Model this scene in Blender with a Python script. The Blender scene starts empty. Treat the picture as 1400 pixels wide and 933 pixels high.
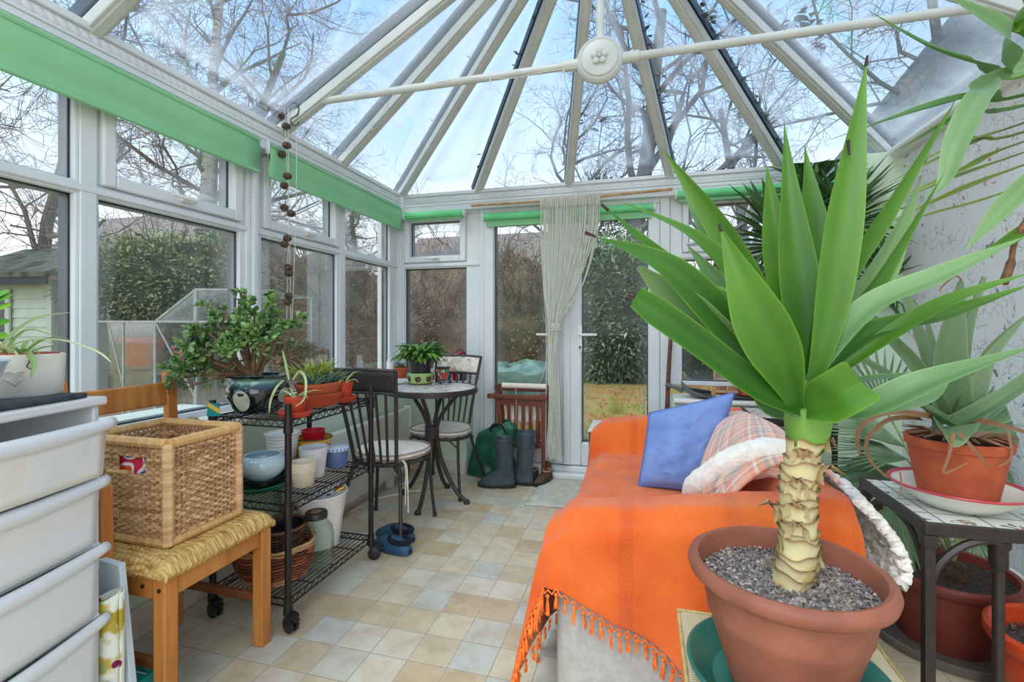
import bpy, math, random
from mathutils import Vector, Matrix, noise
R = random.Random(7)
col = bpy.context.scene.collection
PI = math.pi
def V(*a): return Vector(a)

# ------------------------------------------------------------ camera
H0, FPX, HOR, YAW = 1.16, 655.0, 447.0, 0.2644
cam_d = bpy.data.cameras.new('camera'); cam = bpy.data.objects.new('camera', cam_d); col.objects.link(cam)
cam.location = (0, 0, H0); cam.rotation_euler = (PI/2, 0, YAW)
cam_d.sensor_width = 36; cam_d.lens = FPX/1400*36; cam_d.shift_y = -(466.5-HOR)/1400
cam_d.clip_start = .05; cam_d.clip_end = 300
bpy.context.scene.camera = cam
CC, SS = math.cos(YAW), math.sin(YAW)
def ray(x, y):
    u = (x-700)/FPX; v = (HOR-y)/FPX
    return V(u*CC-SS, u*SS+CC, v)
def at(x, y, t):
    "point in the room seen at pixel x,y when t metres deep"
    return V(0, 0, H0) + ray(x, y)*t
def onz(x, y, z):
    r = ray(x, y); return V(0, 0, H0) + r*((z-H0)/r.z)
def onY(x, y, Y):
    r = ray(x, y); return V(0, 0, H0) + r*(Y/r.y)

# ------------------------------------------------------------ materials
def s2l(c):
    return tuple(((v/255)/12.92 if v/255 <= .04045 else ((v/255+.055)/1.055)**2.4) for v in c) + (1,)
MATS = {}
class NT:
    def __init__(s, name):
        s.m = bpy.data.materials.new(name); s.m.use_nodes = True
        s.t = s.m.node_tree; s.n = s.t.nodes; s.l = s.t.links
        s.n.clear(); s.out = s.n.new('ShaderNodeOutputMaterial')
    def new(s, typ, **kw):
        nd = s.n.new('ShaderNode'+typ)
        for k, v in kw.items():
            if k[0] == 'i' and k[1:].isdigit(): nd.inputs[int(k[1:])].default_value = v
            elif k.startswith('in_'): nd.inputs[k[3:].replace('_', ' ')].default_value = v
            else: setattr(nd, k, v)
        return nd
    def link(s, a, b): s.l.new(a, b)
    def ramp(s, fac, stops, interp='LINEAR'):
        r = s.n.new('ShaderNodeValToRGB'); r.color_ramp.interpolation = interp
        e = r.color_ramp.elements
        while len(e) < len(stops): e.new(.5)
        for q, (p, c) in zip(e, stops): q.position = p; q.color = c if len(c) == 4 else s2l(c)
        if fac is not None: s.link(fac, r.inputs[0])
        return r
    def math(s, op, a, b=None, c=None, clamp=False):
        nd = s.n.new('ShaderNodeMath'); nd.operation = op; nd.use_clamp = clamp
        for k, v in enumerate((a, b, c)):
            if v is None: continue
            if isinstance(v, (int, float)): nd.inputs[k].default_value = v
            else: s.link(v, nd.inputs[k])
        return nd.outputs[0]
    def mix(s, f, a, b, mode='MIX'):
        nd = s.n.new('ShaderNodeMix'); nd.data_type = 'RGBA'; nd.blend_type = mode
        for k, v in ((0, f), (6, a), (7, b)):
            if isinstance(v, (int, float)): nd.inputs[k].default_value = v
            elif isinstance(v, tuple): nd.inputs[k].default_value = v if len(v) == 4 else s2l(v)
            else: s.link(v, nd.inputs[k])
        return nd.outputs[2]
def M(name, c1, c2=None, rough=.6, scale=12, detail=4, lo=.35, hi=.65, bump=0, bscale=None, metal=0,
      transl=0, stretch=None, attr=False, coat=0, spec=.5, wave=None, emit=0):
    if name in MATS: return MATS[name]
    k = NT(name); bs = k.new('BsdfPrincipled', in_Roughness=rough, in_Metallic=metal)
    bs.inputs['Specular IOR Level'].default_value = spec
    bs.inputs['Coat Weight'].default_value = coat
    tc = k.new('TexCoord'); co = tc.outputs['Object']
    if stretch:
        mp = k.new('Mapping'); mp.inputs['Scale'].default_value = stretch; k.link(co, mp.inputs[0]); co = mp.outputs[0]
    c2 = c2 or c1
    if attr:
        a = k.new('Attribute', attribute_name='fac'); f = a.outputs['Fac']
        nz = k.new('TexNoise', in_Scale=scale, in_Detail=detail); k.link(co, nz.inputs['Vector'])
        f = k.math('ADD', f, k.math('MULTIPLY', k.math('SUBTRACT', nz.outputs[0], .5), .5), clamp=True)
    elif wave:
        w = k.new('TexWave', in_Scale=wave[0], in_Distortion=wave[1], in_Detail=2.0, in_Detail_Scale=1.5)
        w.bands_direction = wave[2]; k.link(co, w.inputs[0]); f = w.outputs['Fac']
    else:
        nz = k.new('TexNoise', in_Scale=scale, in_Detail=detail); k.link(co, nz.inputs['Vector']); f = nz.outputs[0]
    r = k.ramp(f, [(0 if attr or wave else lo, c1), (1 if attr or wave else hi, c2)])
    k.link(r.outputs[0], bs.inputs['Base Color'])
    if bump:
        n2 = k.new('TexNoise', in_Scale=bscale or scale, in_Detail=5.0); k.link(co, n2.inputs['Vector'])
        b = k.new('Bump', in_Strength=bump, in_Distance=.01); k.link(n2.outputs[0], b.inputs['Height']); k.link(b.outputs[0], bs.inputs['Normal'])
    sh = bs.outputs[0]
    if transl:
        tr = k.new('BsdfTranslucent'); k.link(r.outputs[0], tr.inputs[0])
        mx = k.new('MixShader', i0=transl); k.link(sh, mx.inputs[1]); k.link(tr.outputs[0], mx.inputs[2]); sh = mx.outputs[0]
    k.link(sh, k.out.inputs[0])
    MATS[name] = k.m; return k.m

# ------------------------------------------------------------ mesh builder
class MB:
    def __init__(s): s.v = []; s.f = []; s.a = []; s.fac = .5
    def add(s, vs, fs, fac=None):
        b = len(s.v); s.v += [Vector(p) for p in vs]; s.f += [tuple(i+b for i in q) for q in fs]
        if isinstance(fac, (list, tuple)): s.a += list(fac)
        else: s.a += [s.fac if fac is None else fac]*len(vs)
        return s
    def hexa(s, p, fac=None):   # 8 corners: bottom 4 ccw, top 4 ccw
        return s.add(p, [(3,2,1,0),(4,5,6,7),(0,1,5,4),(1,2,6,5),(2,3,7,6),(3,0,4,7)], fac)
    def box(s, x0, x1, y0, y1, z0, z1, fac=None):
        return s.hexa([(x0,y0,z0),(x1,y0,z0),(x1,y1,z0),(x0,y1,z0),(x0,y0,z1),(x1,y0,z1),(x1,y1,z1),(x0,y1,z1)], fac)
    def obox(s, c, sx, sy, sz, rz=0, fac=None):   # centred on c in xy, base at c.z
        c = Vector(c); q = []
        for z in (0, sz):
            for a, b in ((-1,-1),(1,-1),(1,1),(-1,1)):
                x, y = a*sx/2, b*sy/2
                q.append((c.x+x*math.cos(rz)-y*math.sin(rz), c.y+x*math.sin(rz)+y*math.cos(rz), c.z+z))
        return s.hexa(q, fac)
    def beam(s, p, q, w, h, up=(0,0,1), fac=None):
        p, q = Vector(p), Vector(q); d = (q-p).normalized(); u = Vector(up)
        sd = d.cross(u).normalized(); u = sd.cross(d).normalized(); o = []
        for e in (p, q):
            for a, b in ((-1,-1),(1,-1),(1,1),(-1,1)): o.append(e + sd*(a*w/2) + u*(b*h/2))
        return s.hexa(o, fac)
    def tube(s, pts, r, n=8, caps=True, fac=None, flat=None):
        pts = [Vector(p) for p in pts]; m = len(pts)
        if not isinstance(r, (list, tuple)): r = [r]*m
        t = [(pts[min(i+1, m-1)]-pts[max(i-1, 0)]).normalized() for i in range(m)]
        u = t[0].orthogonal().normalized() if flat is None else (Vector(flat)-t[0]*t[0].dot(Vector(flat))).normalized()
        vs = []; fs = []
        for i in range(m):
            u = u - t[i]*u.dot(t[i])
            u = u.normalized() if u.length > 1e-6 else t[i].orthogonal().normalized()
            w = t[i].cross(u)
            for k in range(n):
                a = 2*PI*k/n
                vs.append(pts[i] + (u*math.cos(a) + w*math.sin(a))*r[i])
        for i in range(m-1):
            for k in range(n):
                fs.append((i*n+k, i*n+(k+1) % n, (i+1)*n+(k+1) % n, (i+1)*n+k))
        if caps: fs.append(tuple(range(n-1, -1, -1))); fs.append(tuple((m-1)*n+k for k in range(n)))
        return s.add(vs, fs, fac)
    def ring(s, c, rad, r, n=32, k=8, sx=1, sy=1, rz=0, axis=None, fac=None):
        c = Vector(c); vs = []; fs = []
        mt = Matrix.Rotation(rz, 3, 'Z')
        if axis is not None: mt = Vector((0,0,1)).rotation_difference(Vector(axis)).to_matrix()
        for i in range(n):
            a = 2*PI*i/n
            for j in range(k):
                b = 2*PI*j/k; rr = rad + r*math.cos(b)
                vs.append(c + mt @ V(rr*math.cos(a)*sx, rr*math.sin(a)*sy, r*math.sin(b)))
        for i in range(n):
            for j in range(k):
                fs.append((i*k+j, ((i+1) % n)*k+j, ((i+1) % n)*k+(j+1) % k, i*k+(j+1) % k))
        return s.add(vs, fs, fac)
    def lathe(s, prof, c=(0,0,0), n=32, sx=1, sy=1, rz=0, axis=None, fac=None, caps=True):
        c = Vector(c); vs = []; fs = []; m = len(prof)
        mt = Matrix.Rotation(rz, 3, 'Z')
        if axis is not None: mt = Vector((0,0,1)).rotation_difference(Vector(axis)).to_matrix()
        for r, z in prof:
            for k in range(n):
                a = 2*PI*k/n; vs.append(c + mt @ V(r*math.cos(a)*sx, r*math.sin(a)*sy, z))
        for i in range(m-1):
            for k in range(n):
                fs.append((i*n+k, i*n+(k+1) % n, (i+1)*n+(k+1) % n, (i+1)*n+k))
        if caps and prof[0][0] > 1e-4: fs.append(tuple(range(n-1, -1, -1)))
        if caps and prof[-1][0] > 1e-4: fs.append(tuple((m-1)*n+k for k in range(n)))
        return s.add(vs, fs, fac)
    def ball(s, c, r, n=10, m=6, sc=(1,1,1), fac=None):
        return s.lathe([(max(1e-4, r*math.sin(PI*i/m)), -r*math.cos(PI*i/m)*sc[2]) for i in range(m+1)], c, n, sc[0], sc[1], fac=fac)
    def grid(s, fn, nu, nv, fac=None, closed=False):
        vs = []; fs = []; fa = []
        for i in range(nu+1):
            for j in range(nv+1):
                vs.append(Vector(fn(i/nu, j/nv)))
                if callable(fac): fa.append(fac(i/nu, j/nv))
        w = nv+1
        for i in range(nu):
            for j in range(nv): fs.append((i*w+j, (i+1)*w+j, (i+1)*w+j+1, i*w+j+1))
        return s.add(vs, fs, fa if callable(fac) else fac)
    def leaf(s, pts, widths, up=(0,0,1), fold=.15, fac=None, tipfac=None, rich=False):
        pts = [Vector(p) for p in pts]; m = len(pts); vs = []; fs = []; fa = []; up = Vector(up)
        f0 = s.fac if fac is None else fac; f1 = f0 if tipfac is None else tipfac
        sd0 = None
        for i in range(m):
            t = (pts[min(i+1, m-1)]-pts[max(i-1, 0)]).normalized()
            sd = t.cross(up)
            if sd.length < .08 and sd0 is not None: sd = sd0
            sd = sd.normalized(); sd0 = sd; nn = sd.cross(t)
            w = widths[i]/2
            f = f0+(f1-f0)*i/(m-1)
            if rich:
                vs += [pts[i]-sd*w+nn*(w*fold*1.3), pts[i]-sd*(w*.9)+nn*(w*fold*1.0), pts[i]-sd*(w*.45)-nn*(w*fold*.1), pts[i]-nn*(w*fold), pts[i]+sd*(w*.45)-nn*(w*fold*.1), pts[i]+sd*(w*.9)+nn*(w*fold*1.0), pts[i]+sd*w+nn*(w*fold*1.3)]
                fa += [1.0, f, max(0,f-.10), f-.02, max(0,f-.16), f, 1.0]
            else:
                vs += [pts[i]-sd*w+nn*(w*fold), pts[i]-nn*(w*fold*.6), pts[i]+sd*w+nn*(w*fold)]
                fa += [f, min(1, f+.12), f]
        c = 7 if rich else 3
        for i in range(m-1):
            for k in range(c-1): fs.append((i*c+k, i*c+k+1, (i+1)*c+k+1, (i+1)*c+k))
        return s.add(vs, fs, fa)
    def card(s, c, d, nrm, L, W, fac=None):   # one small leaf, pointed at both ends
        d = Vector(d).normalized(); sd = d.cross(Vector(nrm))
        sd = sd.normalized() if sd.length > 1e-4 else d.orthogonal().normalized()
        c = Vector(c); nn = sd.cross(d)*(W*.25)
        return s.add([c, c+d*L*.45+sd*W/2+nn, c+d*L, c+d*L*.45-sd*W/2+nn], [(0,1,2),(0,2,3)], fac)
    def build(s, name, mat, parent=None, smooth=True, bevel=0, sub=0, solid=0, label=None, seg=2):
        me = bpy.data.meshes.new(name)
        base = Vector((0,0,0))
        if parent is not None:
            p = parent
            while p is not None: base += p.location; p = p.parent
        else:
            xs = [p.x for p in s.v]; ys = [p.y for p in s.v]; zs = [p.z for p in s.v]
            base = V((min(xs)+max(xs))/2, (min(ys)+max(ys))/2, min(zs))
        me.from_pydata([p-base for p in s.v], [], s.f)
        at_ = me.attributes.new('fac', 'FLOAT', 'POINT'); at_.data.foreach_set('value', s.a)
        if smooth: me.polygons.foreach_set('use_smooth', [True]*len(me.polygons))
        me.materials.append(mat); me.update()
        o = bpy.data.objects.new(name, me); col.objects.link(o)
        if parent is not None: o.parent = parent
        else: o.location = base
        if solid: md = o.modifiers.new('s', 'SOLIDIFY'); md.thickness = solid; md.offset = 0
        if bevel:
            md = o.modifiers.new('b', 'BEVEL'); md.width = bevel; md.segments = seg; md.limit_method = 'ANGLE'
        if sub: md = o.modifiers.new('u', 'SUBSURF'); md.levels = sub; md.render_levels = sub
        if smooth and (bevel or not sub):
            try: me.set_sharp_from_angle(angle=math.radians(42))
            except Exception: pass
        if label: o['label'] = label
        return o
    def islands(s, name, mat, parent, **kw):
        "one object per connected piece"
        par = list(range(len(s.v)))
        def fd(i):
            while par[i] != i: par[i] = par[par[i]]; i = par[i]
            return i
        for q in s.f:
            for i in q[1:]: par[fd(i)] = fd(q[0])
        gs = {}
        for i in range(len(s.v)): gs.setdefault(fd(i), []).append(i)
        out = []
        for ids in gs.values():
            mp = {j: n for n, j in enumerate(ids)}; b = MB()
            b.add([s.v[j] for j in ids], [tuple(mp[i] for i in q) for q in s.f if q[0] in mp], [s.a[j] for j in ids])
            out.append(b.build(name, mat, parent, **kw))
        return out
def tag(o, label, cat, group=None, kind=None):
    o['label'] = label; o['category'] = cat
    if group: o['group'] = group
    if kind: o['kind'] = kind
    return o
def thing(name, label, cat, loc=(0,0,0), group=None):
    o = bpy.data.objects.new(name, None); o.empty_display_size = .05; col.objects.link(o); o.location = loc
    return tag(o, label, cat, group)
def struct(name, loc=(0,0,0)):
    o = bpy.data.objects.new(name, None); o.empty_display_size = .05; col.objects.link(o); o.location = loc
    o['kind'] = 'structure'; return o
def st(o): o['kind'] = 'structure'; return o
def copy_tree(o, parent=None):
    c = o.copy(); col.objects.link(c)
    if parent is not None: c.parent = parent
    for ch in list(o.children): copy_tree(ch, c)
    return c
def bez(p0, p1, p2, n=8):
    p0, p1, p2 = Vector(p0), Vector(p1), Vector(p2)
    return [p0*(1-t)**2 + p1*2*t*(1-t) + p2*t*t for t in [i/n for i in range(n+1)]]
def smooth_path(pts, n=6):
    P = [Vector(p) for p in pts]; out = []
    for i in range(len(P)-1):
        a, b, c, d = P[max(i-1,0)], P[i], P[i+1], P[min(i+2,len(P)-1)]
        for k in range(n):
            t = k/n
            out.append(.5*((2*b)+(c-a)*t+(2*a-5*b+4*c-d)*t*t+(3*b-a-3*c+d)*t**3))
    out.append(P[-1]); return out
def sstep(a, b, x):
    t = max(0, min(1, (x-a)/(b-a))); return t*t*(3-2*t)
# ------------------------------------------------------------ common materials
m_upvc = M('white_plastic', (226,232,234), (216,224,226), .35, 3)
m_upvc2 = M('white_rafter', (206,210,206), (192,198,192), .4, 6)
m_gask = M('dark_gasket', (22,32,44), (34,46,58), .3)
m_cap = M('roof_cap', (8,40,62), (4,28,46), .35)
m_wallg = M('pale_green_paint', (214,232,210), (206,226,202), .7, 2)
m_white = M('white_gloss', (240,240,236), (232,232,228), .35)
m_skirt = M('skirting_paint', (222,214,202), (208,200,188), .45)
m_green = M('green_blind', (164,226,176), (154,220,168), .75, 3, bump=.05, bscale=300, transl=.25)
m_greend = M('green_blind_roll', (120,220,150), (104,206,136), .6)
m_black = M('black_metal', (30,30,31), (42,40,40), .42, 40, spec=.4)
m_bronze = M('bronze_metal', (60,50,46), (44,38,36), .4, 30)
m_string = M('string', (214,210,200), rough=.8)
m_terra = M('terracotta', (190,92,56), (168,76,46), .75, 18, bump=.15, bscale=60)
m_terrap = M('terracotta_plastic', (200,74,44), (178,60,36), .5, 14)
m_soil = M('dark_soil', (44,36,32), (92,80,70), .95, 90, lo=.4, hi=.7, bump=1, bscale=120)
m_chrome = M('steel', (190,192,194), rough=.3, metal=1)

def glassmat(name, tint, haze, edge, edgew, gap=-.05, rough=.03):
    k = NT(name)
    tr = k.new('BsdfTransparent'); tr.inputs[0].default_value = tint
    gl = k.new('BsdfGlossy', in_Roughness=rough); gl.inputs[0].default_value = (.9,.95,1,1)
    fr = k.new('Fresnel', in_IOR=1.45)
    m1 = k.new('MixShader'); k.link(k.math('MULTIPLY', fr.outputs[0], .28), m1.inputs[0]); k.link(tr.outputs[0], m1.inputs[1]); k.link(gl.outputs[0], m1.inputs[2])
    a = k.new('Attribute', attribute_name='fac')
    tc = k.new('TexCoord')
    nz = k.new('TexNoise', in_Scale=3.2, in_Detail=6.0, in_Roughness=.65); k.link(tc.outputs['Object'], nz.inputs['Vector'])
    n2 = k.new('TexNoise', in_Scale=14.0, in_Detail=3.0); k.link(tc.outputs['Object'], n2.inputs['Vector'])
    d = k.math('ADD', a.outputs['Fac'], k.math('MULTIPLY', k.math('SUBTRACT', nz.outputs[0], .5), edgew*1.3))
    e = k.math('SUBTRACT', 1, k.math('DIVIDE', d, edgew, clamp=True), clamp=True)
    e = k.math('MULTIPLY', k.math('MULTIPLY', k.math('POWER', e, 1.3), k.math('DIVIDE', k.math('SUBTRACT', a.outputs['Fac'], gap), .04, clamp=True)), edge)
    h = k.math('MULTIPLY', k.math('ADD', k.math('MULTIPLY', nz.outputs[0], 1.2), k.math('MULTIPLY', n2.outputs[0], .5)), haze)
    f = k.math('ADD', e, h, clamp=True)
    df = k.new('BsdfDiffuse'); df.inputs[0].default_value = (.8,.86,.9,1)
    tl = k.new('BsdfTranslucent'); tl.inputs[0].default_value = (.86,.92,.96,1)
    m2 = k.new('MixShader', i0=.75); k.link(df.outputs[0], m2.inputs[1]); k.link(tl.outputs[0], m2.inputs[2])
    m3 = k.new('MixShader'); k.link(f, m3.inputs[0]); k.link(m1.outputs[0], m3.inputs[1]); k.link(m2.outputs[0], m3.inputs[2])
    k.link(m3.outputs[0], k.out.inputs[0]); return k.m
m_rglass = glassmat('roof_glass', (.92,.96,.99,1), .11, .75, .26, .07)
m_wglass = glassmat('window_glass', (.95,.975,.97,1), .022, .22, .10)
m_mist = glassmat('misted_glass', (.95,.97,.97,1), .03, .55, .12)

def pane(mb, poly, n=14, off=None):
    P = [Vector(p) for p in poly]
    if len(P) == 3: P = [P[0], P[1], P[2], P[2]]
    def dist(q):
        d = 9
        for i in range(4):
            a, b = P[i], P[(i+1) % 4]
            if (b-a).length < 1e-5: continue
            t = max(0, min(1, (q-a).dot(b-a)/(b-a).length_squared)); d = min(d, (q-(a+(b-a)*t)).length)
        return d
    fn = lambda u, v: (P[0]*(1-v)+P[1]*v)*(1-u) + (P[3]*(1-v)+P[2]*v)*u
    mb.grid(fn, n, n, fac=lambda u, v: dist(fn(u, v)))

# ------------------------------------------------------------ world
w = bpy.data.worlds.new('sky'); bpy.context.scene.world = w; w.use_nodes = True
wt = w.node_tree; wt.nodes.clear()
wo = wt.nodes.new('ShaderNodeOutputWorld'); bg = wt.nodes.new('ShaderNodeBackground')
tc = wt.nodes.new('ShaderNodeTexCoord'); sx = wt.nodes.new('ShaderNodeSeparateXYZ')
wt.links.new(tc.outputs['Generated'], sx.inputs[0])
rp = wt.nodes.new('ShaderNodeValToRGB')
e = rp.color_ramp.elements
sk = [(.0,(140,136,124)),(.49,(180,178,170)),(.5,(250,248,248)),(.58,(238,244,250)),(.67,(196,222,250)),(.76,(140,192,248)),(.82,(150,198,246)),(.92,(226,232,240))]
while len(e) < len(sk): e.new(.5)
for q, (p, c) in zip(e, sk): q.position = p; q.color = s2l(c)
mm = wt.nodes.new('ShaderNodeMath'); mm.operation = 'MULTIPLY_ADD'; mm.inputs[1].default_value = .5; mm.inputs[2].default_value = .5
wt.links.new(sx.outputs['Z'], mm.inputs[0]); wt.links.new(mm.outputs[0], rp.inputs[0])
nz = wt.nodes.new('ShaderNodeTexNoise'); nz.inputs['Scale'].default_value = 2.2; nz.inputs['Detail'].default_value = 4
wt.links.new(tc.outputs['Generated'], nz.inputs['Vector'])
r2 = wt.nodes.new('ShaderNodeValToRGB'); r2.color_ramp.elements[0].position = .48; r2.color_ramp.elements[1].position = .75
r2.color_ramp.elements[1].color = (.3,.3,.3,1)
wt.links.new(nz.outputs[0], r2.inputs[0])
mx = wt.nodes.new('ShaderNodeMix'); mx.data_type = 'RGBA'; mx.inputs[7].default_value = s2l((244,246,250))
wt.links.new(r2.outputs[0], mx.inputs[0]); wt.links.new(rp.outputs[0], mx.inputs[6])
wt.links.new(mx.outputs[2], bg.inputs[0]); bg.inputs[1].default_value = 1.45
wt.links.new(bg.outputs[0], wo.inputs[0])
sun_d = bpy.data.lights.new('sun', 'SUN'); sun_d.energy = 1.5; sun_d.angle = math.radians(25); sun_d.color = (1,.97,.92)
sun = bpy.data.objects.new('sun', sun_d); col.objects.link(sun); sun.rotation_euler = (math.radians(38), math.radians(-18), 0)
ld = bpy.data.lights.new('camera_side_fill', 'AREA'); ld.energy = 34; ld.size = 2.2; ld.color = (1,.95,.88)  # soft fill added behind the camera to brighten the interior, no real lamp there
lo = bpy.data.objects.new('camera_side_fill', ld); col.objects.link(lo); lo.location = (.1,-1.5,2.0); lo.rotation_euler = (math.radians(66), 0, 0)
sc = bpy.context.scene
sc.view_settings.view_transform = 'Standard'; sc.view_settings.look = 'None'; sc.view_settings.exposure = 0.12
sc.cycles.max_bounces = 8; sc.cycles.transparent_max_bounces = 16

# ------------------------------------------------------------ floor, walls
k = NT('vinyl_tiles'); bs = k.new('BsdfPrincipled', in_Roughness=.38)
tc = k.new('TexCoord'); mp = k.new('Mapping'); T = .1467
mp.inputs['Location'].default_value = (.786/T, -1.513/T, 0); mp.inputs['Scale'].default_value = (1/T, 1/T, 1)
k.link(tc.outputs['Object'], mp.inputs[0])
sp = k.new('SeparateXYZ'); k.link(mp.outputs[0], sp.inputs[0])
fx, fy = k.math('FLOOR', sp.outputs[0]), k.math('FLOOR', sp.outputs[1])
cb = k.new('CombineXYZ'); k.link(fx, cb.inputs[0]); k.link(fy, cb.inputs[1])
wn = k.new('TexWhiteNoise', noise_dimensions='2D'); k.link(cb.outputs[0], wn.inputs['Vector'])
r = k.ramp(wn.outputs['Value'], [(0,(212,202,174)),(.18,(204,190,158)),(.36,(214,207,186)),(.52,(200,180,146)),(.62,(202,200,184)),(.76,(208,194,164)),(.9,(196,200,190))], 'CONSTANT')
n1 = k.new('TexNoise', in_Scale=9.0, in_Detail=6.0, in_Roughness=.6); k.link(tc.outputs['Object'], n1.inputs['Vector'])
c = k.mix(k.math('MULTIPLY', k.math('SUBTRACT', n1.outputs[0], .42, clamp=True), 1.5, clamp=True), r.outputs[0], (148,124,92), 'MIX')
n3 = k.new('TexNoise', in_Scale=26.0, in_Detail=4.0); k.link(tc.outputs['Object'], n3.inputs['Vector'])
c = k.mix(k.math('MULTIPLY', k.math('SUBTRACT', n3.outputs[0], .5, clamp=True), .9), c, (228,224,208))
gx = k.math('ABSOLUTE', k.math('SUBTRACT', k.math('FRACT', sp.outputs[0]), .5)); gy = k.math('ABSOLUTE', k.math('SUBTRACT', k.math('FRACT', sp.outputs[1]), .5))
n4 = k.new('TexNoise', in_Scale=30.0); k.link(tc.outputs['Object'], n4.inputs['Vector'])
gm = k.math('ADD', k.math('MAXIMUM', gx, gy), k.math('MULTIPLY', k.math('SUBTRACT', n4.outputs[0], .5), .02))
g1 = k.ramp(gm, [(.468,(0,0,0)),(.485,(255,255,255))]); g2 = k.ramp(gm, [(.481,(0,0,0)),(.490,(255,255,255))])
c = k.mix(k.math('MULTIPLY', g1.outputs[0], .55), c, (222,214,196)); c = k.mix(k.math('MULTIPLY', g2.outputs[0], .65), c, (132,124,112))
k.link(c, bs.inputs['Base Color'])
b = k.new('Bump', in_Strength=.25, in_Distance=.004); k.link(k.math('SUBTRACT', n1.outputs[0], g2.outputs[0]), b.inputs['Height']); k.link(b.outputs[0], bs.inputs['Normal'])
k.link(bs.outputs[0], k.out.inputs[0]); m_floor = k.m
fl = MB().box(-2.06, 1.62, -1.6, 3.8, -.1, 0).build('floor', m_floor, smooth=False); st(fl)
fl.data.transform(Matrix.Translation(fl.location)); fl.location = (0,0,0)

wl = struct('wall_left')
MB().box(-2.06,-1.82,-1.6,3.56,0,.7).build('plaster', m_wallg, wl, smooth=False)
st(MB().box(-1.82,-1.80,-1.6,3.54,0,.115).build('baseboard_left', m_skirt, bevel=.006))
wb = struct('wall_back')
MB().box(-1.82,-1.33,3.54,3.76,0,.7).build('plaster', m_wallg, wb, smooth=False)
MB().box(.2,1.34,3.46,3.76,0,.64).build('plaster', m_wallg, wb, smooth=False)
MB().box(1.32,1.56,3.46,3.76,0,2.24).build('plaster', m_wallg, wb, smooth=False)
st(MB().box(-1.80,-1.33,3.52,3.54,0,.115).build('baseboard_back', m_skirt, bevel=.006))
# wallpaper
k = NT('twig_wallpaper'); bs = k.new('BsdfPrincipled', in_Roughness=.75)
tc = k.new('TexCoord'); co = tc.outputs['Object']
nd = k.new('TexNoise', in_Scale=7.0, in_Detail=3.0); k.link(co, nd.inputs['Vector'])
vm = k.new('VectorMath', operation='MULTIPLY_ADD'); k.link(nd.outputs['Color'], vm.inputs[0]); vm.inputs[1].default_value = (.3,.3,.3); k.link(co, vm.inputs[2])
v1 = k.new('TexVoronoi', feature='DISTANCE_TO_EDGE', in_Scale=13.0); k.link(vm.outputs[0], v1.inputs['Vector'])
n5 = k.new('TexNoise', in_Scale=5.0, in_Detail=2.0); k.link(co, n5.inputs['Vector'])
ln = k.ramp(v1.outputs['Distance'], [(0,(255,255,255)),(.04,(0,0,0))])
gate = k.ramp(n5.outputs[0], [(.44,(0,0,0)),(.56,(255,255,255))])
base = k.mix(k.math('MULTIPLY', k.math('MULTIPLY', ln.outputs[0], gate.outputs[0]), .85), (236,240,240), (164,152,144))
v2 = k.new('TexVoronoi', feature='F1', in_Scale=13.0, in_Randomness=1.0); k.link(vm.outputs[0], v2.inputs['Vector'])
hs = k.new('SeparateColor'); k.link(v2.outputs['Color'], hs.inputs[0])
pick = k.math('GREATER_THAN', hs.outputs[0], .55); dot = k.ramp(v2.outputs['Distance'], [(.15,(255,255,255)),(.24,(0,0,0))])
fc = k.ramp(hs.outputs[1], [(0,(206,120,140)),(.3,(96,104,124)),(.55,(206,176,140)),(.75,(110,92,96)),(.9,(150,166,136))], 'CONSTANT')
base = k.mix(k.math('MULTIPLY', k.math('MULTIPLY', pick, dot.outputs[0]), .85), base, fc.outputs[0])
k.link(base, bs.inputs['Base Color']); k.link(bs.outputs[0], k.out.inputs[0])
wr = struct('wall_right')
MB().box(1.54,1.75,-1.6,3.46,0,2.22).build('wallpaper', k.m, wr, smooth=False)
st(MB().box(1.52,1.54,-1.6,3.46,0,.12).build('baseboard_right', m_white, bevel=.006))
# window sills
def sill(n, x0, x1, y0, y1, z):
    o = MB().box(x0,x1,y0,y1,z-.03,z).build('window_sill', m_white, bevel=.01, seg=3); o.name = 'trim_%d' % n; return st(o)
sill(1, -2.0,-1.795,-1.6,3.56,.735); sill(2, -1.795,-1.34,3.51,3.72,.735); sill(3, .21,1.33,3.42,3.72,.67)
st(MB().box(-1.33,.24,3.60,3.80,0,.045).box(-1.33,.24,3.66,3.80,.045,.09).build('trim_4', m_upvc, bevel=.008))  # door threshold

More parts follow.
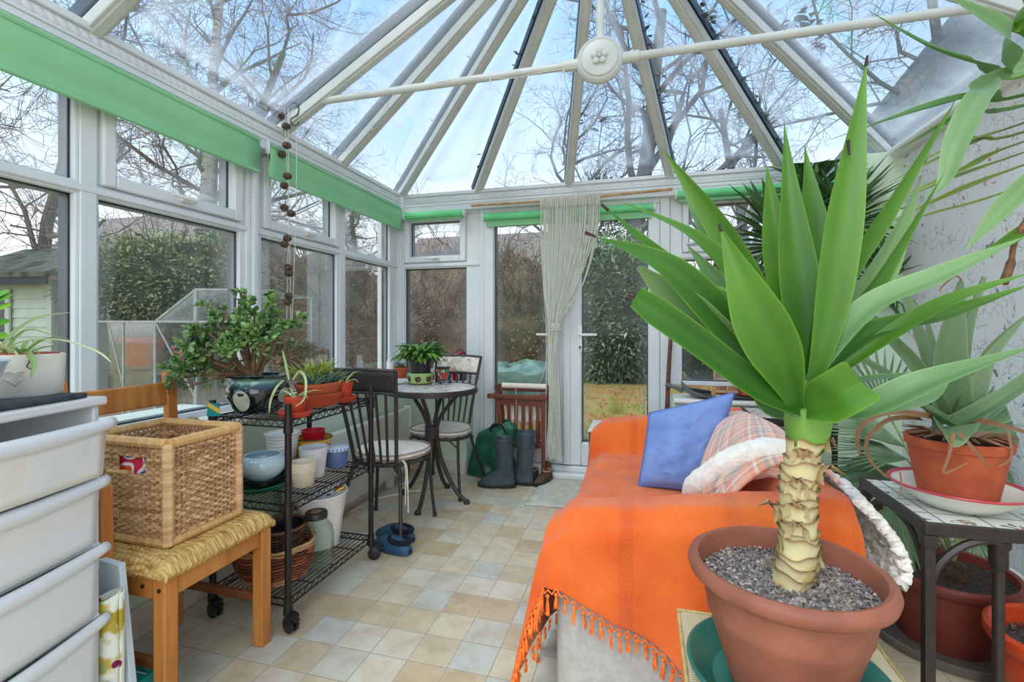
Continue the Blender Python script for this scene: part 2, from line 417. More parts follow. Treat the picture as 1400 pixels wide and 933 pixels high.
# ------------------------------------------------------------ windows and doors
def L_(a, d, z): return V(-2.0-d, a, z)
def B_(a, d, z): return V(a, 3.70+d, z)
def fbox(mb, F, a0, a1, d0, d1, z0, z1):
    mb.hexa([F(a0,d0,z0),F(a1,d0,z0),F(a1,d1,z0),F(a0,d1,z0),F(a0,d0,z1),F(a1,d0,z1),F(a1,d1,z1),F(a0,d1,z1)])
def opening(root, F, a0, a1, z0, z1, sash=0, mist=False, handle=None):
    if sash:
        s = MB(); w = sash
        fbox(s,F,a0,a0+w,-.022,.03,z0,z1); fbox(s,F,a1-w,a1,-.022,.03,z0,z1); fbox(s,F,a0+w,a1-w,-.022,.03,z0,z0+w); fbox(s,F,a0+w,a1-w,-.022,.03,z1-w,z1)
        so = s.build('sash', m_upvc, root, bevel=.007)
        if handle is not None:
            h = MB(); c = F(handle,-.03,z0+w*.55)
            ax = (F(1,0,0)-F(0,0,0)).normalized(); out = (F(0,-1,0)-F(0,0,0)).normalized()
            h.tube([c-ax*.03, c+ax*.03], .011, 8); h.tube([c+out*.012+ax*.02, c+out*.035+ax*.01, c+out*.038-ax*.05, c+out*.03-ax*.10], [.009,.010,.009,.006], 8)
            h.build('handle', m_white, so)
        a0 += w; a1 -= w; z0 += w; z1 -= w
    g = MB(); e = .006
    fbox(g,F,a0,a0+e,.024,.075,z0,z1); fbox(g,F,a1-e,a1,.024,.075,z0,z1); fbox(g,F,a0,a1,.024,.075,z0,z0+e); fbox(g,F,a0,a1,.024,.075,z1-e,z1)
    g.build('gasket', m_gask, root, smooth=False)
    p = MB(); pane(p, [F(a0,.03,z0),F(a1,.03,z0),F(a1,.03,z1),F(a0,.03,z1)]); p.build('pane', m_mist if mist else m_wglass, root)
WINS = [  # name, mapper, a0, a1, columns [(lo, hi, sash, handle)]
    ('window_1', L_, -1.6, 2.055, [(-1.5,-.62,0,None),(-.5,.36,0,None),(.46,1.272,0,None),(1.355,2.018,.05,1.70)]),
    ('window_2', L_, 2.125, 3.70, [(2.165,2.838,.05,2.52),(2.93,3.545,0,None)]),
    ('window_3', B_, -2.0, -1.27, [(-1.945,-1.392,.05,-1.65)]),
    ('window_4', B_, .2, 1.34, [(.285,.98,.045,None),(1.03,1.30,0,None)])]
for nm, F, a0, a1, cols in WINS:
    root = struct(nm, F(a0, 0, .735)); fr = MB()
    zb, zl, zt, zh = .735, .765, 1.65, 2.16
    fbox(fr,F,a0,a1,0,.07,zb,zl); fbox(fr,F,a0,a1,0,.07,1.65,1.70); fbox(fr,F,a0,a1,-.012,.02,1.66,1.69); fbox(fr,F,a0,a1,0,.07,2.09,zh)
    e = a0
    for lo_, hi_, s_, h_ in cols:
        fbox(fr,F,e,lo_,.0015,.068,zl,2.09); e = hi_
    fbox(fr,F,e,a1,.0015,.068,zl,2.09)
    for k_ in range(len(cols)-1): fbox(fr,F,cols[k_][1]+.012,cols[k_+1][0]-.012,-.009,.001,zl,2.09)
    fr.build('window_frame', m_upvc, root, bevel=.007)
    for lo_, hi_, s_, h_ in cols:
        opening(root, F, lo_, hi_, zl, 1.65)
        opening(root, F, lo_, hi_, 1.70, 2.09, s_, True, h_)
st(MB().box(-2.07,-1.99,2.05,2.13,.70,2.2).box(-1.99,-1.965,2.075,2.11,.74,2.16).build('trim_5', m_upvc, bevel=.006))   # coupling post
st(MB().box(-2.07,-1.96,3.66,3.77,.70,2.2).box(-1.975,-1.945,3.68,3.70,.74,2.16).build('trim_6', m_upvc, bevel=.006))   # corner post
df = MB(); fbox(df,B_,-1.27,-1.235,-.02,.07,.09,2.16); fbox(df,B_,.13,.2,-.02,.07,.09,2.16); fbox(df,B_,-1.235,.13,-.02,.07,2.07,2.16)
fbox(df,B_,-1.345,-1.27,0,.07,.0,.734)
st(df.build('trim_7', m_upvc, bevel=.008))
for nm, a0, a1, g0, g1, hx, sg in (('door_1',-1.235,-.56,-1.15,-.71,-.655,-1),('door_2',-.555,.13,-.445,.045,-.455,1)):
    root = struct(nm, B_((a0+a1)/2,0,.09)); d = MB()
    fbox(d,B_,a0,g0,-.025,.05,.095,2.07); fbox(d,B_,g1,a1,-.025,.05,.095,2.07); fbox(d,B_,g0,g1,-.025,.05,.095,.27); fbox(d,B_,g0,g1,-.025,.05,1.985,2.07)
    d.build('door_leaf', m_upvc, root, bevel=.01)
    opening(root, B_, g0, g1, .27, 1.985)
    h = MB(); fbox(h,B_,hx-.016+(0 if sg>0 else 0),hx+.016,-.034,-.025,.97,1.17)
    pl = h.build('handle_plate', m_white, root, bevel=.006)
    y = 3.70-.034
    MB().tube([(hx,y,1.10),(hx,y-.035,1.10),(hx+sg*.015,y-.045,1.10),(hx+sg*.13,y-.045,1.10)], [.010,.010,.010,.009], 10).build('handle', m_white, pl)
    MB().tube([(hx,y-.001,1.005),(hx,y-.004,1.005)], .008, 12).box(hx-.003,hx+.003,y-.004,y-.001,.985,1.0).build('keyhole', m_black, pl)
if True:
    s_ = MB(); fbox(s_,B_,-.585,-.53,-.04,-.02,.1,2.06); st(s_.build('trim_8', m_upvc, bevel=.006))

# ------------------------------------------------------------ eaves beam with rope moulding
def rope(mb, F, a0, a1, z0, z1, per=.034):
    n = int((a1-a0)/per*6)
    def fn(u, v):
        a = a0+(a1-a0)*u; ph = (a/per + v*.9) % 1
        d = (.010*abs(math.sin(PI*ph))**.6)*math.sin(PI*v)**.5
        return F(a, -d, z0+(z1-z0)*v)
    mb.grid(fn, n, 6)
def EL(a, d, z): return V(-1.93-d, a, z)
def EB(a, d, z): return V(a, 3.62+d, z)
for n_, F, a0, a1 in ((9,EL,-1.6,3.62),(10,EB,-1.93,1.54)):
    b_ = MB(); fbox(b_,F,a0,a1,0,.14,2.105,2.255)
    fbox(b_,F,a0,a1,-.018,0,2.228,2.255); fbox(b_,F,a0,a1,-.012,0,2.176,2.188); fbox(b_,F,a0,a1,-.006,0,2.15,2.176)
    o = b_.build('trim_%d' % n_, m_upvc, bevel=.004); st(o)
    q = MB(); rope(q, F, a0, a1, 2.188, 2.228); q.build('rope_moulding', m_upvc, o)
st(MB().box(1.50,1.60,-1.6,3.62,2.20,2.275).tube([(1.50,-1.6,2.235),(1.50,3.6,2.235)],.03,10).build('trim_11', m_white))
c_ = MB(); c_.box(-1.95,-1.90,3.57,3.63,2.10,2.25); st(c_.build('trim_12', m_upvc, bevel=.012))

# ------------------------------------------------------------ glass roof
ceil = struct('ceiling')
ZE, ZR = 2.275, 3.285
A = V(-.195, 2.24, ZR)
eave = [V(-1.95,1.29,ZE), V(-1.95,2.24,ZE), V(-1.95,2.80,ZE), V(-1.95,3.62,ZE), V(-1.27,3.64,ZE), V(-.535,3.64,ZE), V(.20,3.64,ZE), V(.93,3.64,ZE), V(1.56,3.62,ZE), V(1.56,2.24,ZE), V(1.56,1.29,ZE)]
tops = [V(-.195,1.29,ZR)] + [A]*9 + [V(-.195,1.29,ZR)]
eave = [V(-1.95,-.6,ZE), V(-1.95,.34,ZE)] + eave + [V(1.56,.34,ZE), V(1.56,-.6,ZE)]
tops = [V(-.195,-.6,ZR), V(-.195,.34,ZR)] + tops + [V(-.195,.34,ZR), V(-.195,-.6,ZR)]
for e_, t_ in zip(eave, tops):
    up = V(0,0,1); d = (t_-e_).normalized()
    nrm = (up - d*up.dot(d)).normalized()
    p0 = e_ - d*.05; p1 = t_
    rr = MB().beam(p0-nrm*.028, p1-nrm*.028, .062, .05, nrm).beam(p0-nrm*.056, p1-nrm*.056, .036, .010, nrm).build('rafter', m_upvc2, ceil, bevel=.004)
    MB().beam(p0+nrm*.034, p1+nrm*.034, .070, .058, nrm).build('rafter_cap', m_cap, rr, bevel=.006)
for i in range(len(eave)-1):
    if i == 6 or True:
        q = MB(); poly = [eave[i], eave[i+1], tops[i+1]] if (tops[i]-tops[i+1]).length < 1e-4 else [eave[i], eave[i+1], tops[i+1], tops[i]]
        pane(q, poly, 22); q.build('roof_pane', m_rglass, ceil)
MB().beam((-.195,-.6,ZR-.03),(-.195,2.26,ZR-.03),.12,.06).build('ridge', m_upvc2, ceil, bevel=.008)
# tie bar and boss
tb = thing('tie_bar', 'long white steel tie bar with a round floral boss under the glass roof', 'tie bar', (-.185,2.24,2.385))
MB().tube([(-1.80,2.24,2.385),(1.46,2.24,2.385)], .019, 12).build('bar', m_upvc2, tb)
MB().tube([(-.36,2.24,2.385),(-.28,2.24,2.385)], .026, 12).tube([(-.09,2.24,2.385),(-.01,2.24,2.385)], .026, 12).islands('sleeve', m_upvc2, tb)
bs_ = MB().lathe([(.0001,-.03),(.09,-.03),(.105,-.012),(.108,0),(.105,.012),(.093,.022),(.086,.018),(.080,.028),(.055,.034),(.0001,.036)], (-.185,2.23,2.385), 40, axis=(0,-1,0)).build('boss', m_upvc2, tb)
fw = MB(); c0 = V(-.185,2.19,2.385)
for i in range(5):
    a = PI/2+2*PI*i/5; fw.ball(c0+V(math.cos(a)*.024,0,math.sin(a)*.024), .016, 8, 6, (1,.5,1))
fw.ball(c0+V(0,-.004,0), .010, 8, 6); fw.build('rosette', m_upvc2, bs_)
MB().tube([(-.185,2.24,2.48),(-.185,2.24,3.24)], .020, 10).build('vertical_rod', m_upvc2, tb)
for sx_ in (-1, 1):
    x = -1.80 if sx_ < 0 else 1.46; xo = x+sx_*.11
    MB().hexa([(xo,2.21,2.27),(x+sx_*.02,2.21,2.355),(x+sx_*.02,2.27,2.355),(xo,2.27,2.27),(xo,2.21,2.36),(x,2.21,2.425),(x,2.27,2.425),(xo,2.27,2.36)]).tube([(x-.03,2.24,2.385),(x+.03,2.24,2.385)],.027,10).build('bracket', m_upvc2, tb, bevel=.005)
# leaf litter caught on the roof
lt = MB(); rr = random.Random(3)
def onroof(e0, t0, u): return e0+(t0-e0)*u
for i, cnt in ((7,10),(8,34),(9,60),(10,34),(11,6),(5,10),(6,10)):
    for k_ in range(cnt):
        u = rr.random()*.95; p = onroof(eave[i], tops[i], u) + V(rr.uniform(.03,.075)*(1 if i >= 7 else -1)*(1 if i<11 else -.6), 0, .02)
        lt.card(p, (rr.uniform(-1,1),rr.uniform(-1,1),rr.uniform(-.2,.5)), (0,0,1), rr.uniform(.02,.05), rr.uniform(.015,.03), rr.random())
for px in ((1085,27),(1095,30),(1110,28),(1100,20),(1115,35),(1130,62),(1120,58),(963,12),(967,22),(975,30),(828,165),(815,178)):
    r_ = ray(*px); tt = 2.2
    # intersect with the back / right slope roughly
    for tt in [x*.02 for x in range(70,190)]:
        p = V(0,0,H0)+r_*tt
        zb_ = ZE+(ZR-ZE)*max(0,min(1,(3.64-p.y)/1.4)); zr_ = ZE+(ZR-ZE)*max(0,min(1,(1.56-p.x)/1.755))
        if p.z >= min(zb_, zr_)+.02: break
    for q in range(3): lt.card(p+V(rr.uniform(-.02,.02),rr.uniform(-.02,.02),.004), (rr.uniform(-1,1),rr.uniform(-1,1),0), (0,0,1), .05, .035, rr.random())
tag(lt.build('fallen_leaves', M('litter', (20,30,30), (60,52,40), .8, attr=True)), 'dark fallen leaves lying along the roof rafters outside the glass', 'leaves', kind='stuff')
# ------------------------------------------------------------ blinds
def blind_left(y0, y1, label):
    t = thing('roller_blind', label, 'blind', (-1.92,(y0+y1)/2,1.955), 'green roller blinds on the windows')
    def fn(u, v):
        z = 2.137-(2.137-1.965)*v
        return (-1.918+.010*math.sin(PI*min(1,v*1.4))+.004*noise.noise((u*9,v*3,y0)), y0+(y1-y0)*u, z)
    MB().grid(fn, 40, 10).build('fabric', m_green, t, solid=.003)
    MB().box(-1.925,-1.907,y0,y1,1.955,1.975).build('bottom_bar', m_green, t, bevel=.005)
    MB().tube([(-1.915,y0,2.13),(-1.915,y1,2.13)], .012, 8).build('roller', m_green, t)
    MB().box(-1.928,-1.905,y0-.012,y0-.002,2.08,2.15).build('end_bracket', m_upvc, t, bevel=.003)
    return t
blind_left(-1.5, 2.055, 'long green roller blind over the left windows, nearest the camera')
b2 = blind_left(2.125, 3.60, 'shorter green roller blind over the left windows, running into the corner')
ch = MB(); rr = random.Random(5)
for k_ in range(46): ch.ball((-1.912,2.112,2.10-k_*.0105), .0032, 5, 4)
ch.build('chain', m_string, b2)
def blind_back(x0, x1, z, drop, label, y=3.60):
    t = thing('roller_blind', label, 'blind', ((x0+x1)/2,y,z-drop), 'green roller blinds on the windows')
    MB().tube([(x0,y,z),(x1,y,z)], .028, 14).build('roller', m_greend, t)
    MB().box(x0+.015,x1-.015,y+.015,y+.019,z-drop,z).box(x0+.015,x1-.015,y+.008,y+.024,z-drop-.006,z-drop+.010).build('fabric', m_green, t, bevel=.003)
    MB().tube([(x0-.012,y,z),(x0,y,z)], .032, 12).tube([(x1,y,z),(x1+.012,y,z)], .032, 12).islands('end_bracket', m_upvc, t)
blind_back(-1.89,-1.375,2.075,.035,'short green roller blind in the corner above the small back window')
blind_back(-1.215,-.60,2.035,.07,'green roller blind on the left garden door, partly behind the string curtain',3.64)
blind_back(-.56,.085,2.035,.07,'green roller blind on the right garden door, right of the string curtain',3.64)
blind_back(.24,1.28,2.10,.045,'green roller blind above the right-hand back window behind the yuccas')
# ------------------------------------------------------------ string curtain and its rod
rod = MB(); rod.tube(smooth_path([(-1.30,3.57,2.118),(-.6,3.565,2.112),(.21,3.57,2.135)],6), .010, 8)
for x in (-1.05,-.4,-.02): rod.ring((x,3.567,2.114+.012*(x>-.1)), .0100, .0022, 12, 5, axis=(1,0,0))
tag(rod.build('bamboo_rod', M('bamboo',(196,160,110),(168,128,84),.55,20)), 'thin bamboo curtain rod above the garden doors', 'rod')
m_cord = M('cotton_cord', (252,252,246), (240,240,232), .85, 60, transl=.6)
cu = thing('string_curtain', 'white knotted string curtain tied to one side over the garden doors', 'curtain', (-.6,3.57,.14))
cord = MB(); rr = random.Random(11); N = 76
for i in range(N):
    u = i/(N-1); x0 = -.735+.433*u + rr.uniform(-.003,.003)
    xg = -.665+.07*u+rr.uniform(-.015,.015); xb = -.70+.125*((i*37) % N)/N; zb = .14+rr.uniform(0,.05)
    y0 = 3.553+rr.uniform(-.012,.012); zg = 1.17+rr.uniform(-.03,.05)
    if u < .12: xg = x0+.03+rr.uniform(-.005,.02)
    kx = .45+.25*rr.random()
    pts = [(x0,y0,2.115),(x0-.012*u,y0,1.85),(x0*kx+xg*(1-kx)-.01*u,3.545+rr.uniform(-.02,.02),1.48),(xg,3.55+rr.uniform(-.02,.02),zg),(xg*.6+xb*.4+rr.uniform(-.01,.01),3.555+rr.uniform(-.02,.02),.75),(xb,3.565+rr.uniform(-.02,.02),zb)]
    cord.tube(smooth_path(pts,5), .0032, 4, caps=False)
cord.build('cord_panel', m_cord, cu)
tp = MB()
def fnt(u, v): return (-.74+.445*u, 3.548+.007*math.sin(u*160), 2.137-.085*v)
tp.grid(fnt, 130, 4); tp.build('top_band', m_cord, cu, solid=.004)
tie = MB()
for k_ in range(5): tie.ring((-.625,3.552,1.135+k_*.011), .052, .0045, 24, 5, .9, .55)
tie.build('tie', m_cord, cu)
# ------------------------------------------------------------ seed pod string, s-hook
m_pod = M('seed_pod', (104,84,74), (54,42,38), .8, 60, bump=.8, bscale=90)
sp_ = thing('seed_pod_string', 'hanging string of round brown seed pods before the left windows', 'hanging decoration', (-1.83,2.2,1.17))
s_ = MB()
for q in ((389,148,398,450),(394,148,392,440),(406,172,399,445)): s_.tube([at(q[0],q[1],2.61),at((q[0]+q[2])/2+2,(q[1]+q[3])/2,2.61),at(q[2],q[3],2.61)], .0018, 4)
s_.build('strings', m_string, sp_)
for px in ((384,158),(391,173),(392,199),(386,211),(393,241),(389,254),(389,284),(398,292),(393,326),(389,334),(394,366),(395,374),(395,405),(393,413),(399,443)):
    p = at(px[0],px[1],2.61); b_ = MB(); r_ = .023
    b_.lathe([(max(1e-4, r_*math.sin(PI*i/7)*(1+.06*(i%2))), -r_*.85*math.cos(PI*i/7)) for i in range(8)], p, 12); b_.build('seed_pod', m_pod, sp_)
h = MB(); h.tube(smooth_path([at(402,141,2.6),at(408,146,2.6),at(407,156,2.6),at(398,163,2.6),at(399,169,2.6),at(405,172,2.6),at(409,167,2.6)],5), .0035, 6)
tag(h.build('s_hook', M('dark_wire',(60,60,58),rough=.5)), 'bent wire S-hook on the tie bar beside the seed pod string', 'hook')
fl_ = MB(); pts = [at(x,y,t) for x,y,t in ((407,172,2.6),(412,183,2.65),(432,198,2.8),(447,209,2.9),(470,208,3.05),(497,185,3.0),(520,160,2.85),(538,128,2.7),(545,118,2.5),(600,112,2.4),(640,106,2.33),(700,107,2.27),(745,98,2.2),(790,92,2.15))]
fl_.tube(smooth_path(pts,5), .0016, 4)
for p in smooth_path(pts,2)[3::2]: fl_.tube([p, Vector(p)+V(.004,0,-.022)], [.002,.0035], 5)
tag(fl_.build('fairy_lights', m_string), 'thin string of unlit fairy lights looped along the tie bar', 'fairy lights')
rg = MB(); rg.tube([at(885,73,2.12)+V(0,-.03,0), at(892,86,2.12)+V(0,-.03,-.01)], .0018, 4)
# hanging black discs at right window
dd = thing('disc_mobile', 'small black disc mobile hanging in the right back window', 'hanging decoration', onY(972,375,3.6))
s_ = MB(); s_.tube([onY(972,348,3.6),onY(975,400,3.6)], .002, 4); s_.tube([onY(972,348,3.6),onY(980,362,3.6)],.004,5); s_.build('cord', m_black, dd)
for px in ((974,352),(978,362),(988,369),(960,373),(972,381)):
    MB().lathe([(1e-4,-.003),(.014,-.003),(.014,.003),(1e-4,.003)], onY(px[0],px[1],3.6), 14, axis=(0,1,0)).build('disc', m_black, dd)

# ------------------------------------------------------------ drawer tower
m_poly = M('cloudy_plastic', (232,236,236), (214,220,222), .35, 2, transl=.35)
m_polyw = M('white_polypropylene', (238,241,242), rough=.35, transl=.15)
dt = thing('drawer_tower', 'tall white tower of cloudy plastic drawers beside the rush-seated chair', 'drawer unit', (0,0,0))
DW, DD, HT = .42, .38, .955
# local frame: x = depth (front at 0, going -x), y = along front (0 at far corner, towards -y)
def cloudy():
    k = NT('drawer_front'); tc = k.new('TexCoord'); bs = k.new('BsdfPrincipled', in_Roughness=.4)
    n = k.new('TexNoise', in_Scale=5.0, in_Detail=2.0); k.link(tc.outputs['Object'], n.inputs['Vector'])
    n2 = k.new('TexNoise', in_Scale=9.0, in_Detail=1.0); k.link(tc.outputs['Object'], n2.inputs['Vector'])
    r = k.ramp(n.outputs[0], [(.35,(222,228,230)),(.5,(234,236,232)),(.62,(234,220,192)),(.72,(212,220,226))])
    g = k.new('SeparateXYZ'); k.link(tc.outputs['Object'], g.inputs[0])
    f = k.ramp(g.outputs['Z'], [(.66,(0,0,0)),(.80,(255,255,255))])
    k.link(k.mix(f.outputs[0], (230,234,236), r.outputs[0]), bs.inputs['Base Color']); k.link(bs.outputs[0], k.out.inputs[0]); return k.m
m_df = cloudy()
fr = MB()
fr.box(-DD,0,-.018,0,0,HT).box(-DD,0,-DW,-DW+.018,0,HT).box(-DD,-DD+.015,-DW,0,0,HT).box(-DD,.012,-DW-.01,.012,HT,HT+.022)
DZ = [.035,.232,.414,.600,.775,.928]; nD = 5
for i in range(nD): fr.box(-DD,.004,-DW,0,DZ[i]-.012,DZ[i]-.002)
fr.build('frame', m_polyw, dt, bevel=.008)
for i in range(nD):
    z0 = DZ[i]+.004; z1 = DZ[i+1]-.006; op = .018 if i == nD-1 else 0
    def fn(u, v):
        y = -.022-(DW-.044)*u; z = z0+(z1-.03-z0)*v
        return (.008+op+.006*math.sin(PI*u)+.008*v, y, z)
    d = MB().grid(fn, 16, 6).build('drawer_front', m_df, dt, solid=.006)
    def lip(u, v):
        y = .004-(DW+.008)*u; a = PI*(v*1.25-.2); r_ = .013
        return (.014+op+.010*math.sin(PI*u)+r_*math.sin(a)*.9, y, z1-.012+r_*.9*math.cos(a)-(.014*math.sin(PI*u)**.8*v))
    MB().grid(lip, 22, 8).build('handle_lip', m_polyw, d, solid=.004)
dt.location = (-1.372,.93,0); dt.rotation_euler = (0,0,math.atan2(-.239,.971)*-1)
def on_tower(dx, dy, z):
    c = math.atan2(.239,.971); return V(-1.372+dx*math.cos(c)-dy*math.sin(c), .93+dx*math.sin(c)+dy*math.cos(c), z)
sl = MB()
def fs(u, v):
    p = on_tower(-.34+.33*u, -.40+.375*v, .978); n_ = .008*noise.noise((u*9,v*9,1))
    return p+V(n_ if u in (0,1) else 0, n_ if v in (0,1) else 0, .001*noise.noise((u*20,v*20,3)))
sl.grid(fs, 16, 16)
so = sl.build('slate_board', M('slate', (70,78,84), (44,52,58), .75, 30, bump=.4, bscale=60), solid=.012); so.location.z = .984
tag(so, 'dark grey slate board lying on the white drawer tower', 'board')
# ------------------------------------------------------------ generic pot + spider plant
m_spider = M('spider_leaf', (92,160,56), (232,240,190), .45, 6, attr=True, transl=.3)
def strap_leaf(mb, base, dirv, L, W, droop, rng, n=9, tip=.1, up=None, fac=None):
    d = Vector(dirv).normalized(); p = Vector(base); pts = [p.copy()]
    for i in range(n):
        d = (d + V(0,0,-droop/n*(.4+1.2*i/n))).normalized(); p = p + d*(L/n); pts.append(p.copy())
    ws = [W*(.55+.45*min(1,i/(n*.3)))*(1 if i < n*.5 else max(tip,(1-((i-n*.5)/(n*.5))**1.5))) for i in range(n+1)]
    mb.leaf(pts, ws, up or (0,0,1), .35, fac if fac is not None else rng.random())
def spider(mb, c, n, L, W, rng, spread=1.0, droop=1.6):
    for i in range(n):
        a = 2*PI*i/n+rng.uniform(-.3,.3); e = rng.uniform(.5,1.4)
        strap_leaf(mb, Vector(c)+V(math.cos(a)*.01,math.sin(a)*.01,0), (math.cos(a)*spread,math.sin(a)*spread,e), L*rng.uniform(.6,1.1), W, droop*rng.uniform(.7,1.2), rng)
hp = thing('potted_spider_plant', 'spider plant in white oval pot with a heart, on the slate board', 'potted plant', on_tower(-.135,-.075,.990))
cx = on_tower(-.135,-.075,.990); RZ = math.atan2(cx.y, cx.x)+PI/2
MB().lathe([(.066,0),(.070,.006),(.074,.1),(.072,.103),(.067,.1),(.066,.08)], cx, 36, 1.15, .85, RZ).build('pot', M('cream_ceramic', (236,232,222), (226,222,210), .5, 6), hp)
hz = MB(); fwd = V(-cx.x,-cx.y,0).normalized(); sd = V(-fwd.y,fwd.x,0)*-1
def heart(mb, c, s, th):
    pts = []
    for i in range(36):
        a = 2*PI*i/36; x = 16*math.sin(a)**3/17; z = (13*math.cos(a)-5*math.cos(2*a)-2*math.cos(3*a)-math.cos(4*a))/17
        pts.append(c+sd*(x*s)+V(0,0,z*s*.85)+fwd*(-.016*(x*x)))
    m = len(pts); mb.add([p+fwd*0 for p in pts]+[c+(p-c)*.82+fwd*th for p in pts]+[c+fwd*th], [(i,(i+1)%m,m+(i+1)%m,m+i) for i in range(m)]+[(m+i,m+(i+1)%m,2*m) for i in range(m)])
heart(hz, cx+fwd*.060+sd*.008+V(0,0,.05), .028, .008); hz.build('heart', M('heart_clay', (214,208,196), rough=.6), hp)
s_ = MB()
for o_ in (-.018,.045): s_.obox(cx+fwd*.063+sd*o_+V(0,0,.083), .004, .004, .014)
s_.tube([cx+fwd*.068+sd*-.02+V(0,0,.092), cx+fwd*.071+sd*-.012+V(0,0,.075), cx+fwd*.071+sd*-.02+V(0,0,.068)], .0015, 4); s_.build('hanger', M('dark_slot',(60,54,50)), hp)
MB().lathe([(1e-4,.097),(.067,.097),(.067,.105),(.060,.106),(1e-4,.104)], cx, 30, 1.1, .82, RZ).build('inner_pot', m_terra, hp)
lf = MB(); rg_ = random.Random(4); sc_ = cx+V(-.0,0,.10)
def pxleaf(mb, pts, W, fac=.5, up=(0,0,1), fold=.3):
    P = smooth_path([at(*p) for p in pts], 5); m = len(P)
    mb.leaf(P, [W*max(.08, math.sin(PI*(.12+.88*i/(m-1)))**.7) for i in range(m)], up, fold, fac)
T_ = cx.length/1.0; td = 1.17
pxleaf(lf, [(-6,487,td),(20,455,td),(55,434,td),(100,427,td-.02)], .014, .6)
pxleaf(lf, [(-4,487,td),(30,468,td),(80,465,td),(130,480,td),(152,496,td-.02)], .012, .8)
pxleaf(lf, [(2,488,td),(24,460,td),(45,451,td),(78,462,td+.02)], .012, .3)
pxleaf(lf, [(20,484,td),(35,480,td),(46,496,td-.05),(42,518,td-.08)], .013, .25, up=fwd)
pxleaf(lf, [(0,480,td),(14,476,td),(28,492,td-.07)], .009, .9)
spider(lf, cx+V(0,0,.1), 12, .12, .011, rg_)
lf.build('leaves', m_spider, hp)
# pale blue bowl with succulent
cb_ = on_tower(-.05,-.292,.990)
bw = thing('potted_succulent', 'round-leaved green succulent in a pale blue bowl on the slate board', 'potted plant', cb_)
MB().lathe([(.04,0),(.044,.006),(.070,.05),(.086,.095),(.090,.098),(.087,.100),(.082,.094),(.07,.065),(1e-4,.06)], cb_, 36).build('bowl', M('pale_blue_glaze', (150,180,198), (196,212,220), .25, 9, coat=.3), bw)
MB().lathe([(1e-4,.085),(.078,.082)], cb_, 24).build('soil', m_soil, bw)
lf = MB(); st_ = MB(); rg_ = random.Random(8)
def fatleaf(mb, p, d, nrm, L, W, th=.18, fac=None, rng=R):
    d = Vector(d).normalized(); sd = d.cross(Vector(nrm))
    sd = sd.normalized() if sd.length > 1e-3 else d.orthogonal().normalized()
    nn = sd.cross(d); p = Vector(p); vs = [p]; fs = []
    prof = [(.25,.62),(.6,1),(.86,.66)]
    for u, w_ in prof: vs += [p+d*L*u+sd*W/2*w_, p+d*L*u+nn*W*th, p+d*L*u-sd*W/2*w_, p+d*L*u-nn*W*th]
    vs.append(p+d*L); n = len(prof)
    for k_ in range(4): fs.append((0,1+k_,1+(k_+1)%4)); fs.append((1+4*(n-1)+(k_+1)%4,1+4*(n-1)+k_,1+4*n))
    for i in range(n-1):
        for k_ in range(4): fs.append((1+4*i+k_,1+4*i+4+k_,1+4*i+4+(k_+1)%4,1+4*i+(k_+1)%4))
    mb.add(vs, fs, rng.random() if fac is None else fac)
tdb = 1.02
for px in ((3,402,30,-8),(6,420,38,-10),(2,438,52,4),(0,455,44,12),(8,410,26,-16),(-12,430,20,0)):
    p = at(px[0]-25,px[1]+4,tdb); q = at(px[0]+px[2]*.55,px[1]+px[3]*.5,tdb)
    fatleaf(lf, p, q-p, (.3,-.6,.8), .055, .03, .12, rng=rg_)
for k_ in range(16):
    z = .12+.16*k_/16; a = k_*2.4
    fatleaf(lf, cb_+V(0,0,z), (math.cos(a),math.sin(a),.3), (0,0,1), .055, .03, .12, rng=rg_)
st_.tube([cb_+V(0,0,.09),cb_+V(.005,.0,.30)], [.008,.005], 7); st_.build('stem', M('green_stem',(110,130,60)), bw)
lf.build('leaves', M('succulent_leaf', (86,160,40), (150,206,70), .35, 9, attr=True, transl=.2), bw)

# ------------------------------------------------------------ rush-seated chair
m_pine = M('honey_pine', (206,140,70), (178,108,48), .45, 3, stretch=(9,9,1.2), bump=.03)
m_pined = M('dark_pine', (150,92,52), (122,70,40), .5, 4)
def rushmat():
    k = NT('rush'); tc = k.new('TexCoord'); bs = k.new('BsdfPrincipled', in_Roughness=.6)
    mp = k.new('Mapping'); k.link(tc.outputs['Object'], mp.inputs[0]); mp.inputs['Scale'].default_value = (14,90,10)
    n = k.new('TexNoise', in_Scale=2.0, in_Detail=4.0); k.link(mp.outputs[0], n.inputs['Vector'])
    r = k.ramp(n.outputs[0], [(.3,(150,108,48)),(.5,(214,172,98)),(.7,(238,208,140))]); k.link(r.outputs[0], bs.inputs['Base Color'])
    b = k.new('Bump', in_Strength=.7, in_Distance=.006); k.link(n.outputs[0], b.inputs['Height']); k.link(b.outputs[0], bs.inputs['Normal'])
    k.link(bs.outputs[0], k.out.inputs[0]); return k.m
rc = thing('rush_seat_chair', 'pine chair with woven rush seat holding the wicker basket', 'chair', (-1.53,1.27,0))
X0, X1, Y0, Y1 = -1.765, -1.32, 1.065, 1.475
